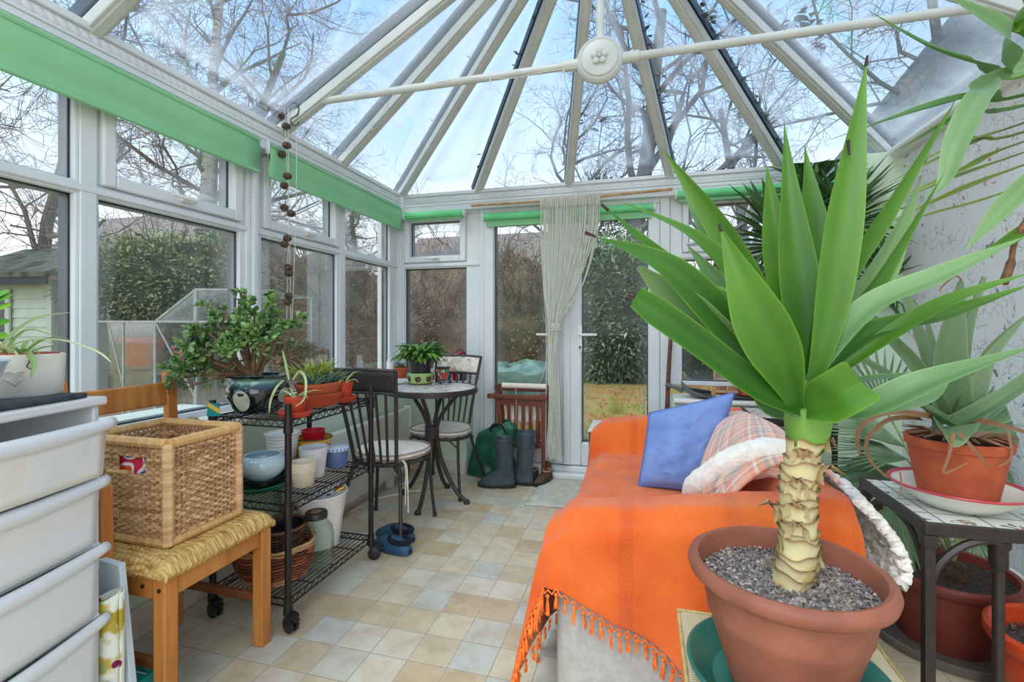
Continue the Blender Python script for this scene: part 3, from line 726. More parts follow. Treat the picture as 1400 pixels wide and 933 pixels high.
for y in (Y0+.022, Y1-.022):
    MB().box(X1-.044,X1,y-.022,y+.022,0,.43).build('leg', m_pine, rc, bevel=.004)
    lg = MB(); lg.hexa([(X0-.0,y-.02,0),(X0+.036,y-.02,0),(X0+.036,y+.02,0),(X0,y+.02,0),(X0,y-.02,.45),(X0+.036,y-.02,.45),(X0+.036,y+.02,.45),(X0,y+.02,.45)])
    lg.hexa([(X0,y-.02,.45),(X0+.036,y-.02,.45),(X0+.036,y+.02,.45),(X0,y+.02,.45),(X0-.028,y-.02,.985),(X0-.002,y-.02,.985),(X0-.002,y+.02,.985),(X0-.028,y+.02,.985)])
    lg.build('leg', m_pine, rc, bevel=.005)
fr = MB(); fr.box(X1-.036,X1-.012,Y0+.044,Y1-.044,.365,.43).box(X0+.036,X1-.044,Y0+.008,Y0+.030,.365,.43).box(X0+.036,X1-.044,Y1-.03,Y1-.008,.365,.43).box(X0+.004,X0+.028,Y0+.04,Y1-.04,.365,.43)
fr.islands('seat_rail', m_pine, rc, bevel=.003)
MB().box(X0+.036,X1-.044,Y1-.032,Y1-.012,.155,.185).box(X0+.036,X1-.044,Y0+.012,Y0+.032,.155,.185).islands('stretcher', m_pined, rc, bevel=.004)
MB().hexa([(X0-.018,Y0+.04,.86),(X0,Y0+.04,.86),(X0,Y1-.04,.86),(X0-.018,Y1-.04,.86),(X0-.026,Y0+.04,.945),(X0-.006,Y0+.04,.945),(X0-.006,Y1-.04,.945),(X0-.026,Y1-.04,.945)]).hexa([(X0-.004,Y0+.04,.62),(X0+.014,Y0+.04,.62),(X0+.014,Y1-.04,.62),(X0-.004,Y1-.04,.62),(X0-.012,Y0+.04,.70),(X0+.006,Y0+.04,.70),(X0+.006,Y1-.04,.70),(X0-.012,Y1-.04,.70)]).islands('back_rail', m_pine, rc, bevel=.006)
se = MB()
def fseat(u, v):
    x = X0+.03+(X1+.012-X0-.03)*u; y = Y0-.008+(Y1-Y0+.016)*v
    a, b = abs(u-.5)*2, abs(v-.5)*2; e_ = max(a, b)
    z = .472-.012*(1-min(a, b))*(1-e_)-.035*sstep(.86, 1, e_)
    if abs(a-b) < .05: z -= .003
    return (x, y, z+.0025*math.sin((y if a > b else x)*700))
se.grid(fseat, 70, 70); se.build('seat', rushmat(), rc, solid=.02)
bolt = MB()
for x, y, z in ((X1-.09,Y0+.006,.40),(X1-.018,Y0-.001,.40)): bolt.lathe([(1e-4,0),(.006,0),(.006,.003),(1e-4,.003)], (x,y,z), 10, axis=(0,-1,0))
bolt.islands('bolt', m_gask, rc)
pb = MB().hexa([(-1.525,.985,0),(-1.44,.985,0),(-1.44,1.02,0),(-1.525,1.02,0),(-1.545,1.005,.705),(-1.478,1.005,.705),(-1.478,1.04,.705),(-1.545,1.04,.705)]).build('pine_board', m_pine, bevel=.005)
tag(pb, 'upright pine board end standing between drawer tower and rush-seated chair', 'board')
# ------------------------------------------------------------ wicker weave helper
m_wick = M('wicker', (214,160,100), (150,96,52), .6, 14, lo=.3, hi=.7)
m_wickg = M('wicker_pale', (222,182,122), (186,134,78), .55, 20)
def weave(mb, path, z0, z1, rows, per, amp, r, rng, closed=True, skip=None):
    "horizontal strands waving in and out round the stakes; path(s) -> point, outward"
    n = int(per*4)
    for j in range(rows):
        z = z0+(z1-z0)*(j+.5)/rows; pts = []
        for i in range(n+(1 if closed else 1)):
            s = i/n; p, o = path(s); ph = PI*per*s+PI*(j % 2)
            pts.append(p+o*(amp*math.sin(ph))+V(0,0,z+rng.uniform(-.0015,.0015)))
        seg = []
        fac = rng.random()
        for i, p in enumerate(pts):
            if skip and skip(i/n, z):
                if len(seg) > 2: mb.tube(seg, r, 4, caps=False, fac=fac)
                seg = []
            else:
                seg.append(p)
                if len(seg) > 14 and rng.random() < .12:
                    mb.tube(seg, r, 4, caps=False, fac=fac); seg = [p]; fac = rng.random()
        if len(seg) > 2: mb.tube(seg, r, 4, caps=False, fac=fac)
def rectpath(x0, x1, y0, y1):
    L = [(V(x0,y0,0),V(x1,y0,0),V(0,-1,0)),(V(x1,y0,0),V(x1,y1,0),V(1,0,0)),(V(x1,y1,0),V(x0,y1,0),V(0,1,0)),(V(x0,y1,0),V(x0,y0,0),V(-1,0,0))]
    P = 2*(x1-x0+y1-y0); cum = [0,(x1-x0)/P,(x1-x0+y1-y0)/P,(2*(x1-x0)+y1-y0)/P,1]
    def f(s):
        s = s % 1
        for i in range(4):
            if s < cum[i+1] or i == 3:
                t = (s-cum[i])/(cum[i+1]-cum[i]); a, b, o = L[i]; return a+(b-a)*t, o
    return f
m_wv = M('woven_cane', (230,190,142), (168,120,80), .6, 22, attr=True)
BX0, BX1, BY0, BY1, BZ0, BZ1 = -1.755, -1.392, 1.132, 1.42, .488, .80
bk = thing('wicker_basket', 'large open rectangular wicker basket standing on the rush-seated chair', 'basket', ((BX0+BX1)/2,(BY0+BY1)/2,BZ0))
rp_ = rectpath(BX0+.012, BX1-.012, BY0+.012, BY1-.012); per = 2*(BX1-BX0+BY1-BY0)
hole = lambda s, z: (.70 < z < .755) and any(abs(s-c) < .045 for c in (.16,.72))
body = MB(); rw = random.Random(21)
weave(body, rp_, BZ0+.02, BZ1-.02, 29, 70, .0052, .0058, rw, skip=hole)
for i in range(76):
    s = (i+.5)/76; p, o = rp_(s)
    for z0, z1 in (((BZ0, .70),(.755, BZ1)) if hole(s, .72) else ((BZ0, BZ1),)): body.tube([p+V(0,0,z0),p+V(0,0,z1)], .0036, 4, fac=.35)
body.build('woven_sides', m_wv, bk)
def wrapped(mb, p, q, r, rng, turns):
    p, q = Vector(p), Vector(q); n = turns
    for i in range(n):
        a = p+(q-p)*(i/n); b = p+(q-p)*((i+.98)/n); mb.tube([a, (a+b)/2, b], [r*.93, r, r*.93], 8, fac=rng.random()*.6)
cr = MB()
for x, y in ((BX0,BY0),(BX1,BY0),(BX1,BY1),(BX0,BY1)): cr = MB(); wrapped(cr, (x-.012*(1 if x > -1.6 else -1),y+.012*(1 if y < 1.3 else -1),BZ0), (x-.012*(1 if x > -1.6 else -1),y+.012*(1 if y < 1.3 else -1),BZ1), .017, rw, 26); cr.build('corner_post', m_wv, bk)
wv2 = M('rim_cane', (228,186,124), (190,134,76), .55, 22, attr=True)
for z, r_ in ((BZ1,.016),(BZ0+.006,.014)):
    c4 = [(BX0+.01,BY0+.01,z),(BX1-.01,BY0+.01,z),(BX1-.01,BY1-.01,z),(BX0+.01,BY1-.01,z)]
    rm = MB()
    for i in range(4): wrapped(rm, c4[i], c4[(i+1) % 4], r_, rw, 46)
    rm.build('rim' if r_ > .015 else 'base_rim', wv2, bk)
MB().box(BX0+.015,BX1-.015,BY0+.015,BY1-.015,BZ0,BZ0+.01).build('base', m_wick, bk)
hg = MB()
for sx_ in (BY0+.008,): wrapped(hg, (-1.644,sx_,.70), (-1.556,sx_,.70), .008, rw, 16)
hg.build('handle_grip', wv2, bk)
k = NT('rainbow_print'); tc = k.new('TexCoord'); bs = k.new('BsdfPrincipled', in_Roughness=.7)
wv_ = k.new('TexWave', in_Scale=6.0, in_Distortion=2.0); wv_.wave_type = 'RINGS'; k.link(tc.outputs['Object'], wv_.inputs[0])
vr = k.new('TexNoise', in_Scale=7.0); k.link(tc.outputs['Object'], vr.inputs['Vector'])
rr_ = k.ramp(k.math('FRACT', k.math('MULTIPLY', vr.outputs[0], 5)), [(0,(226,40,80)),(.25,(246,246,240)),(.4,(50,80,190)),(.55,(250,200,50)),(.7,(240,90,40)),(.85,(250,250,246))], 'CONSTANT')
k.link(rr_.outputs[0], bs.inputs['Base Color']); k.link(bs.outputs[0], k.out.inputs[0])
def cush(u, v): return V(-1.715+.27*u, 1.152+.03*(1-(2*u-1)**2)**.5*0+.012*math.sin(PI*v), .50+.27*v)
cs = MB(); cs.box(-1.72,-1.44,1.155,1.185,.50,.765)
tag(cs.build('printed_bag', k.m, bevel=.012), 'rainbow printed cloth seen through the wicker basket handle hole', 'cloth')
# ------------------------------------------------------------ things beside the drawers
m_canvas = M('painted_canvas', (206,218,224), (184,196,204), .8, 3)
cv = MB().hexa([(-1.66,.985,.0),(-1.315,.985,.0),(-1.315,1.003,0),(-1.66,1.003,0),(-1.72,.995,.53),(-1.395,.995,.50),(-1.395,1.013,.50),(-1.72,1.013,.53)])
tag(cv.build('canvas_panel', m_canvas, bevel=.003), 'pale blue-grey canvas panel leaning between drawer tower and chair', 'canvas')
k = NT('floral_cloth'); tc = k.new('TexCoord'); bs = k.new('BsdfPrincipled', in_Roughness=.8); co = tc.outputs['Object']
n = k.new('TexNoise', in_Scale=9.0, in_Detail=3.0); k.link(co, n.inputs['Vector'])
vo = k.new('TexVoronoi', in_Scale=26.0); k.link(co, vo.inputs['Vector'])
c = k.ramp(n.outputs[0], [(.52,(236,238,224)),(.56,(196,176,60)),(.66,(170,140,40))])
n2 = k.new('TexNoise', in_Scale=6.0, in_Detail=2.0); mp = k.new('Mapping'); mp.inputs['Location'].default_value = (3,5,1); k.link(co, mp.inputs[0]); k.link(mp.outputs[0], n2.inputs['Vector'])
c = k.mix(k.math('MULTIPLY', k.math('GREATER_THAN', n2.outputs[0], .60), .8), c.outputs[0], (150,170,120))
hs = k.new('SeparateColor'); k.link(vo.outputs['Color'], hs.inputs[0])
c = k.mix(k.math('MULTIPLY', k.math('LESS_THAN', vo.outputs['Distance'], .3), k.math('GREATER_THAN', hs.outputs[0], .9)), c, (140,20,80))
k.link(c, bs.inputs['Base Color']); k.link(bs.outputs[0], k.out.inputs[0]); m_floral = k.m
rl = MB(); q = V(-1.388,.962,0)
def frl(u, v):
    a = 2*PI*u*1.5; r_ = .040-.012*u+.003*noise.noise((math.cos(a)*2,math.sin(a)*2,v*4))
    return q+V(math.cos(a)*r_, math.sin(a)*r_*.8, .435*v+.012*math.sin(a+1)*(v > .5))
rl.grid(frl, 48, 14)
tag(rl.build('fabric_roll', m_floral, solid=.002), 'upright roll of white cloth with yellow flowers beside the drawer tower', 'fabric')
bx = thing('teal_carton', 'small teal green carton lying on the floor under the rush-seated chair', 'box', (-1.50,1.06,0))
MB().box(-1.575,-1.39,1.0,1.135,0,.14).build('carton', M('teal_card',(20,150,140),(14,132,126),.5), bx, bevel=.002)
MB().box(-1.575,-1.48,1.0,1.135,.1402,.1408).build('printed_band', M('blue_card',(30,92,170),rough=.5), bx, smooth=False)
k_ = MB()
for x, y in ((-1.45,1.10),(-1.436,1.10)): k_.ring((x+.02,y,.1412),.006,.0018,16,5)
k_.box(-1.445,-1.405,1.075,1.078,.140,.141)
for i in range(5): k_.box(-1.565+i*.013,-1.556+i*.013,1.02+.004*(i%2),1.04,.1408,.1414)
for i in range(6): k_.box(-1.555+i*.010,-1.548+i*.010,1.07,1.08,.1408,.1414)
k_.box(-1.3902,-1.3896,1.095,1.12,.015,.125)
k_.build('print_marks', m_white, bx, smooth=False)
cr_ = MB().box(-1.62,-1.545,1.09,1.20,0,.085); cr_.ring((-1.585,1.13,.0855),.02,.002,16,5)
tag(cr_.build('blue_carton', M('navy_card',(40,110,160),(90,150,176),.5,20), bevel=.003), 'flat blue carton on the floor behind the teal carton', 'box')

# ------------------------------------------------------------ wire rack
RX0, RX1, RY0, RY1 = -1.665, -1.305, 1.545, 2.125
m_rack = M('rack_black', (30,27,28), (20,19,20), .38, 40)
rk = thing('wire_rack', 'black three-tier wire shelving rack on castors, full of plants and pots', 'shelf rack', ((RX0+RX1)/2,(RY0+RY1)/2,0))
rr = random.Random(2)
for x, y in ((RX0,RY0),(RX1,RY0),(RX1,RY1),(RX0,RY1)):
    p = MB().tube([(x,y,.075),(x,y,.865)], .0125, 12)
    for z in (.80,.475,.115): p.tube([(x,y,z-.045),(x,y,z+.012)], [.018,.0155], 12)
    for i in range(28): p.tube([(x,y,.10+i*.026),(x,y,.103+i*.026)], .0133, 12)
    po = p.build('post', m_rack, rk)
    w_ = MB(); a = rr.uniform(0, 6.28); dx, dy = math.cos(a), math.sin(a); c0 = V(x+dx*.018,y+dy*.018,.031)
    for s in (-1, 1):
        o_ = V(-dy,dx,0)*(s*.011); w_.lathe([(1e-4,-.008),(.026,-.008),(.031,-.004),(.031,.004),(.026,.008),(1e-4,.008)], c0+o_, 20, axis=(-dy,dx,0))
    w_.tube([(x,y,.058),(x,y,.08)], .011, 10).beam(c0+V(0,0,.034)-V(dx,dy,0)*.025, c0+V(0,0,.034)+V(dx,dy,0)*.028, .034, .012)
    w_.beam(c0+V(dx*.018,dy*.018,.03), c0+V(dx*.042,dy*.042,.022), .024, .006)
    w_.build('castor', m_black, po)
def wshelf(z):
    s = MB(); r_ = .0035
    for zz in (z, z-.026):
        s.tube([(RX0,RY0,zz),(RX1,RY0,zz)], r_, 6).tube([(RX1,RY0,zz),(RX1,RY1,zz)], r_, 6).tube([(RX1,RY1,zz),(RX0,RY1,zz)], r_, 6).tube([(RX0,RY1,zz),(RX0,RY0,zz)], r_, 6)
    for (a, b, n) in (((RX0,RY0),(RX1,RY0),9),((RX1,RY0),(RX1,RY1),14),((RX1,RY1),(RX0,RY1),9),((RX0,RY1),(RX0,RY0),14)):
        pts = []
        for i in range(n*2+1):
            t = i/(n*2); pts.append((a[0]+(b[0]-a[0])*t, a[1]+(b[1]-a[1])*t, z if i % 2 else z-.026))
        s.tube(pts, .0024, 5)
    for i in range(1, 15):
        x = RX0+(RX1-RX0)*i/15; s.tube([(x,RY0,z-.001),(x,RY1,z-.001)], .0021, 5)
    for y in (RY0+.14,(RY0+RY1)/2,RY1-.14): s.tube([(RX0,y,z-.006),(RX1,y,z-.006)], .003, 5)
    s.build('wire_shelf', m_rack, rk)
for z in (.80,.475,.115): wshelf(z)
TZ, MZ, BZ = .804, .479, .119
# jade plant
jp = thing('potted_jade_plant', 'bushy jade plant in dark glazed pot on the rack top', 'potted plant', (-1.545,1.655,TZ))
k = NT('dark_glaze'); tc = k.new('TexCoord'); bs = k.new('BsdfPrincipled', in_Roughness=.12); bs.inputs['Coat Weight'].default_value = .6
g = k.new('SeparateXYZ'); k.link(tc.outputs['Object'], g.inputs[0])
n = k.new('TexNoise', in_Scale=14.0, in_Detail=3.0); k.link(tc.outputs['Object'], n.inputs['Vector'])
zz = k.math('ADD', g.outputs['Z'], k.math('MULTIPLY', k.math('SUBTRACT', n.outputs[0], .5), .03))
r = k.ramp(k.math('MULTIPLY', zz, 5.6), [(.0,(14,22,32)),(.60,(10,18,28)),(.68,(54,84,82)),(.74,(120,160,150)),(.80,(110,150,142)),(.84,(16,20,18)),(1,(10,14,14))])
k.link(r.outputs[0], bs.inputs['Base Color']); k.link(bs.outputs[0], k.out.inputs[0])
jc = V(-1.545,1.655,TZ)
jpot = MB().lathe([(.070,0),(.082,.004),(.100,.03),(.118,.068),(.122,.090),(.116,.112),(.104,.128),(.104,.138),(.116,.146),(.120,.152),(.116,.157),(.102,.154),(.098,.135)], jc, 44).build('pot', k.m, jp)
bl = MB(); tow = V(-jc.x,-jc.y,0).normalized(); sdv = V(tow.y,-tow.x,0)
for ang, w_, h_, z0 in ((-.55,.035,.042,.062),(.9,.034,.03,.075)):
    pts = []
    for i in range(24):
        a = 2*PI*i/24; th = ang+math.cos(a)*w_/.12; z = z0+math.sin(a)*h_
        rr_ = .1225-.9*abs(z-.088)**1.4 if True else .12
        pts.append(jc+(tow*math.cos(th)+sdv*-math.sin(th))*(rr_+.0015)+V(0,0,z))
    c0 = sum(pts, V(0,0,0))/24; c0 += (c0-V(jc.x,jc.y,c0.z)).normalized()*.006
    bl.add(pts+[c0], [(i,(i+1)%24,24) for i in range(24)])
bl.islands('glaze_patch', M('celadon_glaze',(150,160,140),(176,184,164),.2,20,coat=.4), jpot)
MB().lathe([(1e-4,.140),(.103,.138)], jc, 24).build('soil', m_soil, jp)
stm = MB(); lfs = MB(); rg_ = random.Random(17); tj = 1.97
m_jade = M('jade_leaf', (48,86,40), (130,168,92), .28, 10, attr=True, coat=.15)
def jade_branch(p0, p1, r0, lvl=0):
    p0, p1 = Vector(p0), Vector(p1); mid = (p0+p1)/2+V(rg_.uniform(-.02,.02),rg_.uniform(-.02,.02),.02)
    path = bez(p0, mid, p1, 6); stm.tube(path, [r0*(1-.6*i/6) for i in range(7)], 6)
    ends = [p1]
    if lvl < 2:
        for k_ in range(3 if lvl == 0 else 1):
            b = path[rg_.choice((3,4,5))]; d = (p1-p0).normalized()
            q = b+(d*.6+V(rg_.uniform(-1,1),rg_.uniform(-1,1),rg_.uniform(-.3,1))).normalized()*rg_.uniform(.05,.10)*(1 if lvl == 0 else .7)
            jade_branch(b, q, r0*.5, lvl+1)
    d = (p1-mid).normalized()
    for q, cnt in ((p1,8),(path[4],5),(path[2],1)):
        for k_ in range(cnt):
            a = 2.4*k_+rg_.random(); o = d.orthogonal().normalized(); o.rotate(Matrix.Rotation(a, 3, d))
            dd_ = (o+d*(.9 if q is p1 else .2)+V(0,0,.3)).normalized()
            fatleaf(lfs, q, dd_, d*.6+V(0,0,.6)+V(rg_.uniform(-.4,.4),rg_.uniform(-.4,.4),0), rg_.uniform(.023,.038), rg_.uniform(.015,.023), .13, rng=rg_)
for (bx_, by_), (ex, ey, dt_), r_ in (((322,512),(240,500,-.06),.012),((322,510),(268,462,.0),.012),((330,512),(300,440,.05),.011),((346,512),(348,428,.0),.012),((352,512),(378,430,.10),.011),((325,512),(235,520,-.14),.009),((340,510),(318,460,-.12),.009),((356,510),(388,452,-.05),.009),((330,512),(268,490,-.14),.009),((345,512),(330,418,.08),.010),((350,512),(362,470,-.12),.008),((322,514),(258,530,-.10),.007),((340,512),(285,455,-.08),.009),((350,512),(395,470,.05),.006),((335,512),(300,480,-.15),.008),((340,512),(335,450,-.05),.009),((356,512),(372,415,.02),.008),((326,512),(280,500,-.02),.009),((330,512),(250,478,-.03),.009),((345,512),(308,425,.02),.008)):
    jade_branch(at(bx_,by_,tj), at(ex,ey,tj+dt_), r_)
stm.build('stems', M('jade_stem',(140,112,80),(104,84,62),.8,30), jp); lfs.build('leaves', m_jade, jp)
# small spider plants in pots with saucers
def tpot(root, c, r, h, mat, rim=True, soil=True):
    c = Vector(c)
    p = MB().lathe([(r*.72,0),(r*.74,.002),(r*.93,h*.80)]+([(r,h*.80),(r*1.02,h*.82),(r*1.02,h)] if rim else [(r,h)])+[(r*.94,h),(r*.9,h*.8)], c, 30).build('pot', mat, root)
    if soil: MB().lathe([(1e-4,h*.90),(r*.93,h*.88)], c, 20).build('soil', m_soil, root)
    return p
def saucer(root, c, r, mat, h=.02):
    return MB().lathe([(r*.8,0),(r*.82,.001),(r,h),(r*.98,h+.002),(r*.94,h),(r*.78,.006),(1e-4,.005)], c, 30).build('saucer', mat, root)
rg_ = random.Random(31)
c = onz(404,569,TZ); c.z = TZ
a1 = thing('potted_spider_plant', 'little spider plant in a red-brown pot at the near corner of the rack top', 'potted plant', c, 'small spider plants on the rack')
saucer(a1, c, .066, m_terrap); tpot(a1, c+V(0,0,.007), .044, .074, m_terrap)
lf = MB()
spider(lf, c+V(0,0,.07), 9, .10, .010, rg_, .8, 1.5)
for pts in ([(388,520,1.95),(378,530,1.92),(370,548,1.90),(368,566,1.88)],[(400,520,1.95),(410,508,1.94),(418,520,1.9),(416,545,1.88),(404,556,1.86)],[(395,520,1.95),(390,495,1.95),(386,478,1.95)]): pxleaf(lf, pts, .010, .6, up=V(.5,-.8,.3))
lf.build('leaves', m_spider, a1)
c = onz(470,549,TZ); c.z = TZ
a2 = thing('potted_spider_plant', 'little spider plant in a red-brown pot at the far end of the rack top', 'potted plant', c, 'small spider plants on the rack')
saucer(a2, c, .062, m_terrap, .024); tpot(a2, c+V(0,0,.007), .042, .085, m_terrap)
lf = MB(); spider(lf, c+V(0,0,.08), 7, .11, .010, rg_, .7, 1.8); lf.build('leaves', M('pale_spider_leaf',(150,190,80),(240,240,190),.45,6,attr=True,transl=.3), a2)
tr_c = (onz(412,562,TZ)+onz(462,548,TZ))/2; tr_c.z = TZ; tr_c += V(-.02,.02,0)
tg = thing('succulent_trough', 'oval terracotta trough of small succulents in a saucer on the rack top', 'potted plant', tr_c)
RZ = PI/2-.05
MB().lathe([(.095,0),(.10,.002),(.125,.052),(.128,.054),(.122,.056),(.118,.05),(.09,.01),(1e-4,.008)], tr_c, 40, 1.12, .72, RZ).build('saucer', M('orange_plastic',(206,92,58),(190,80,48),.5), tg)
MB().lathe([(.082,.01),(.085,.012),(.112,.088),(.118,.090),(.119,.102),(.110,.104),(.104,.08)], tr_c, 40, 1.12, .70, RZ).build('trough', m_terra, tg)
MB().lathe([(1e-4,.094),(.108,.09)], tr_c, 30, 1.1, .68, RZ).build('soil', m_soil, tg)
ag = MB(); gs = MB()
for o in (V(.02,-.07,0),V(.025,.01,0),V(.03,.08,0),V(-.03,-.03,0)):
    for i in range(15):
        a = 2*PI*i/15*2.4; e_ = .35+.9*(i/15); d = V(math.cos(a),math.sin(a),e_).normalized(); p = tr_c+o+V(0,0,.095)
        L = rg_.uniform(.06,.085); ag.leaf([p,p+d*L*.4,p+d*L*.75+V(0,0,.004),p+d*L], [.014,.016,.010,.001], (0,0,1), .5, rg_.random())
for i in range(130):
    a = rg_.uniform(0,6.28); b = tr_c+V(-.045+rg_.uniform(-.05,.04),.05+rg_.uniform(-.09,.06),.095)
    d = V(math.cos(a)*.5,math.sin(a)*.5,1)
    strap_leaf(gs, b, d, rg_.uniform(.09,.16), .009, rg_.uniform(.5,2.2), rg_, 5)
ag.build('succulent_rosettes', M('blue_aloe',(60,96,84),(130,160,140),.5,20,attr=True), tg)
gs.build('grassy_leaves', M('lime_leaf',(120,150,50),(206,214,110),.5,20,attr=True,transl=.2), tg)
pk = MB().box(-1.668,-1.664,1.56,1.60,TZ,TZ+.05)
sk_ = MB().hexa([(-1.668,1.52,TZ),(-1.62,1.535,TZ),(-1.62,1.538,TZ),(-1.668,1.523,TZ),(-1.665,1.522,TZ+.055),(-1.625,1.535,TZ+.05),(-1.625,1.538,TZ+.05),(-1.665,1.525,TZ+.055)])
k = NT('seed_packet_print'); tc = k.new('TexCoord'); bs = k.new('BsdfPrincipled', in_Roughness=.4); g = k.new('SeparateXYZ'); k.link(tc.outputs['Object'], g.inputs[0])
r = k.ramp(k.math('ADD', k.math('MULTIPLY', g.outputs['Z'], 14), k.math('MULTIPLY', g.outputs['X'], 9)), [(.0,(20,150,140)),(.35,(240,200,60)),(.6,(20,140,150)),(.8,(30,90,80))], 'CONSTANT'); k.link(r.outputs[0], bs.inputs['Base Color']); k.link(bs.outputs[0], k.out.inputs[0])
tag(sk_.build('seed_packet', k.m, smooth=False), 'small teal and yellow packet leaning behind the jade plant pot', 'packet')
# middle shelf
def simple(name, label, cat, mb, mat, group=None, **kw):
    o = mb.build(name, mat, **kw); return tag(o, label, cat, group)
c = V(-1.565,1.695,MZ)
simple('plant_tray', 'flat green plastic tray under the pale blue bowl on the rack', 'tray', MB().lathe([(.105,0),(.11,.002),(.128,.022),(.124,.024),(.108,.008),(1e-4,.007)], c, 40, .9, 1.05), M('green_tray',(26,92,76),(34,110,92),.35))
blk = MB().lathe([(.09,.0),(.095,.002),(.105,.020),(.101,.021),(.092,.006),(1e-4,.005)], c+V(0,-.0,.0245), 4, 1.1, 1.2, PI/4)
simple('black_tray', 'square black plastic tray between the green tray and pale blue bowl', 'tray', blk, m_black, smooth=False)
simple('glazed_bowl', 'round pale blue glazed planter bowl on the middle rack shelf', 'bowl', MB().lathe([(.045,0),(.050,.004),(.080,.03),(.094,.06),(.092,.082),(.076,.104),(.070,.108),(.066,.106),(.070,.10),(.082,.08),(.07,.03),(1e-4,.012)], c+V(.005,0,.0305), 44), M('ice_blue_glaze',(196,222,226),(184,212,220),.12,6,coat=.5))
c = V(-1.405,1.755,MZ)
simple('cream_pot', 'cream ceramic flowerpot with a banded rim on the middle rack shelf', 'flowerpot', MB().lathe([(.040,0),(.043,.003),(.051,.062),(.056,.063),(.058,.1),(.056,.102),(.052,.1),(.046,.05),(1e-4,.02)], c, 36), M('cream_glaze',(226,214,190),(214,200,176),.4,14))
c = V(-1.455,1.885,MZ); rb = MB()
def frb(u, v):
    a = 2*PI*u; r_ = (.046+.017*v)*(1+.012*math.cos(a*44)); return c+V(math.cos(a)*r_, math.sin(a)*r_, .13*v)
rb.grid(frb, 176, 3); rb.lathe([(.0625,.13),(.064,.131),(.060,.131),(.050,.05),(1e-4,.02)], c, 40)
simple('ribbed_pot', 'grey-white ribbed plastic pot on the middle rack shelf', 'flowerpot', rb, M('ribbed_white',(226,226,226),(206,206,212),.5))
c = V(-1.43,2.025,MZ); tub = thing('blue_tub', 'small blue tub with a white blue-spotted lid on the middle rack shelf', 'tub', c)
MB().lathe([(.038,0),(.046,.006),(.052,.05),(.050,.082),(1e-4,.083)], c, 36).build('tub', M('denim_blue',(96,120,160),(84,108,150),.45), tub)
MB().lathe([(.053,.083),(.056,.085),(.057,.094),(.050,.100),(1e-4,.102)], c, 36).build('lid', M('pale_lid',(214,226,236),rough=.5), tub)
dts = MB()
for i in range(20): a = 2*PI*i/20; dts.ball(c+V(math.cos(a)*.0555,math.sin(a)*.0555,.092), .005, 6, 4)
dts.build('spots', M('spot_blue',(60,130,200)), tub)
c = V(-1.575,2.04,MZ); yb = thing('yellow_bucket', 'yellow enamel bucket with a wire handle on the middle rack shelf', 'bucket', c)
MB().lathe([(.066,0),(.070,.003),(.088,.13),(.084,.13),(.07,.02),(1e-4,.012)], c, 40).build('bucket', M('yellow_enamel',(242,190,40),(236,176,30),.3), yb)
MB().ring(c+V(0,0,.132), .087, .0035, 36, 6).build('rim', M('rim_dark',(90,80,70)), yb)
h = MB(); h.tube([c+V(.088*math.cos(a),.088*math.sin(a)*.3-.0,.115)+V(.006*math.cos(a),-.075*math.sin(a),-.06*math.sin(a)) for a in [PI*i/16 for i in range(17)]], .0025, 5)
for s in (-1,1): h.ball(c+V(s*.088,0,.112), .010, 8, 6)
h.build('handle', m_chrome, yb)
simple('red_pot', 'small red pot sitting inside the yellow bucket', 'flowerpot', MB().lathe([(.045,.10),(.047,.102),(.056,.168),(.058,.17),(.054,.171),(.048,.12),(1e-4,.11)], c+V(.004,-.004,.0), 36), M('red_glaze',(206,34,60),(190,26,50),.35))
c = V(-1.625,1.885,MZ); wd = MB(); rw = random.Random(9)
def circpath(c, r0, sx=1, sy=1, rz=0):
    def f(s):
        a = 2*PI*s; o = V(math.cos(a)*sx,math.sin(a)*sy,0); o.rotate(Matrix.Rotation(rz,3,'Z')); return c*1+V(0,0,-c.z)+o*r0, o.normalized()
    return f
for j in range(7):
    zz = MZ+.008+.010*j; weave(wd, circpath(c, .078+.006*j), zz-.002, zz+.002, 1, 15, .004, .0046, rw)
for i in range(30): p, o = circpath(c,.078)(i/30); wd.tube([p+V(0,0,MZ+.002), p+o*.042+V(0,0,MZ+.075)], .003, 4)
wd.lathe([(1e-4,.003),(.08,.003),(.08,.008),(1e-4,.008)], c, 24)
simple('wicker_dish', 'shallow brown wicker dish on the middle rack shelf under the white pot', 'basket', wd, M('brown_wicker',(140,84,56),(92,52,36),.6,22,attr=True))
wp = MB()
def fwp(u, v): a = 2*PI*u; r_ = .048+.026*v+.0012*math.sin(v*70); return c+V(math.cos(a)*r_,math.sin(a)*r_,.010+.17*v)
wp.grid(fwp, 40, 60); wp.lathe([(.074,.18),(.078,.181),(.078,.186),(.071,.186),(.055,.06),(1e-4,.03)], c, 40)
simple('white_plastic_pot', 'white plastic flowerpot standing in the shallow wicker dish', 'flowerpot', wp, m_white)
pk = MB()
def fpk(u, v): return V(-1.655+.10*u, 1.755+.05*v+.02*u, MZ+.075+.018*math.sin(u*7+v*3)+.02*v)
pk.grid(fpk, 10, 6)
simple('seed_sachet', 'crumpled white and green paper sachet on the wicker dish edge', 'packet', pk, M('sachet',(236,240,236),(110,200,90),.5,16,lo=.5,hi=.58), solid=.002)
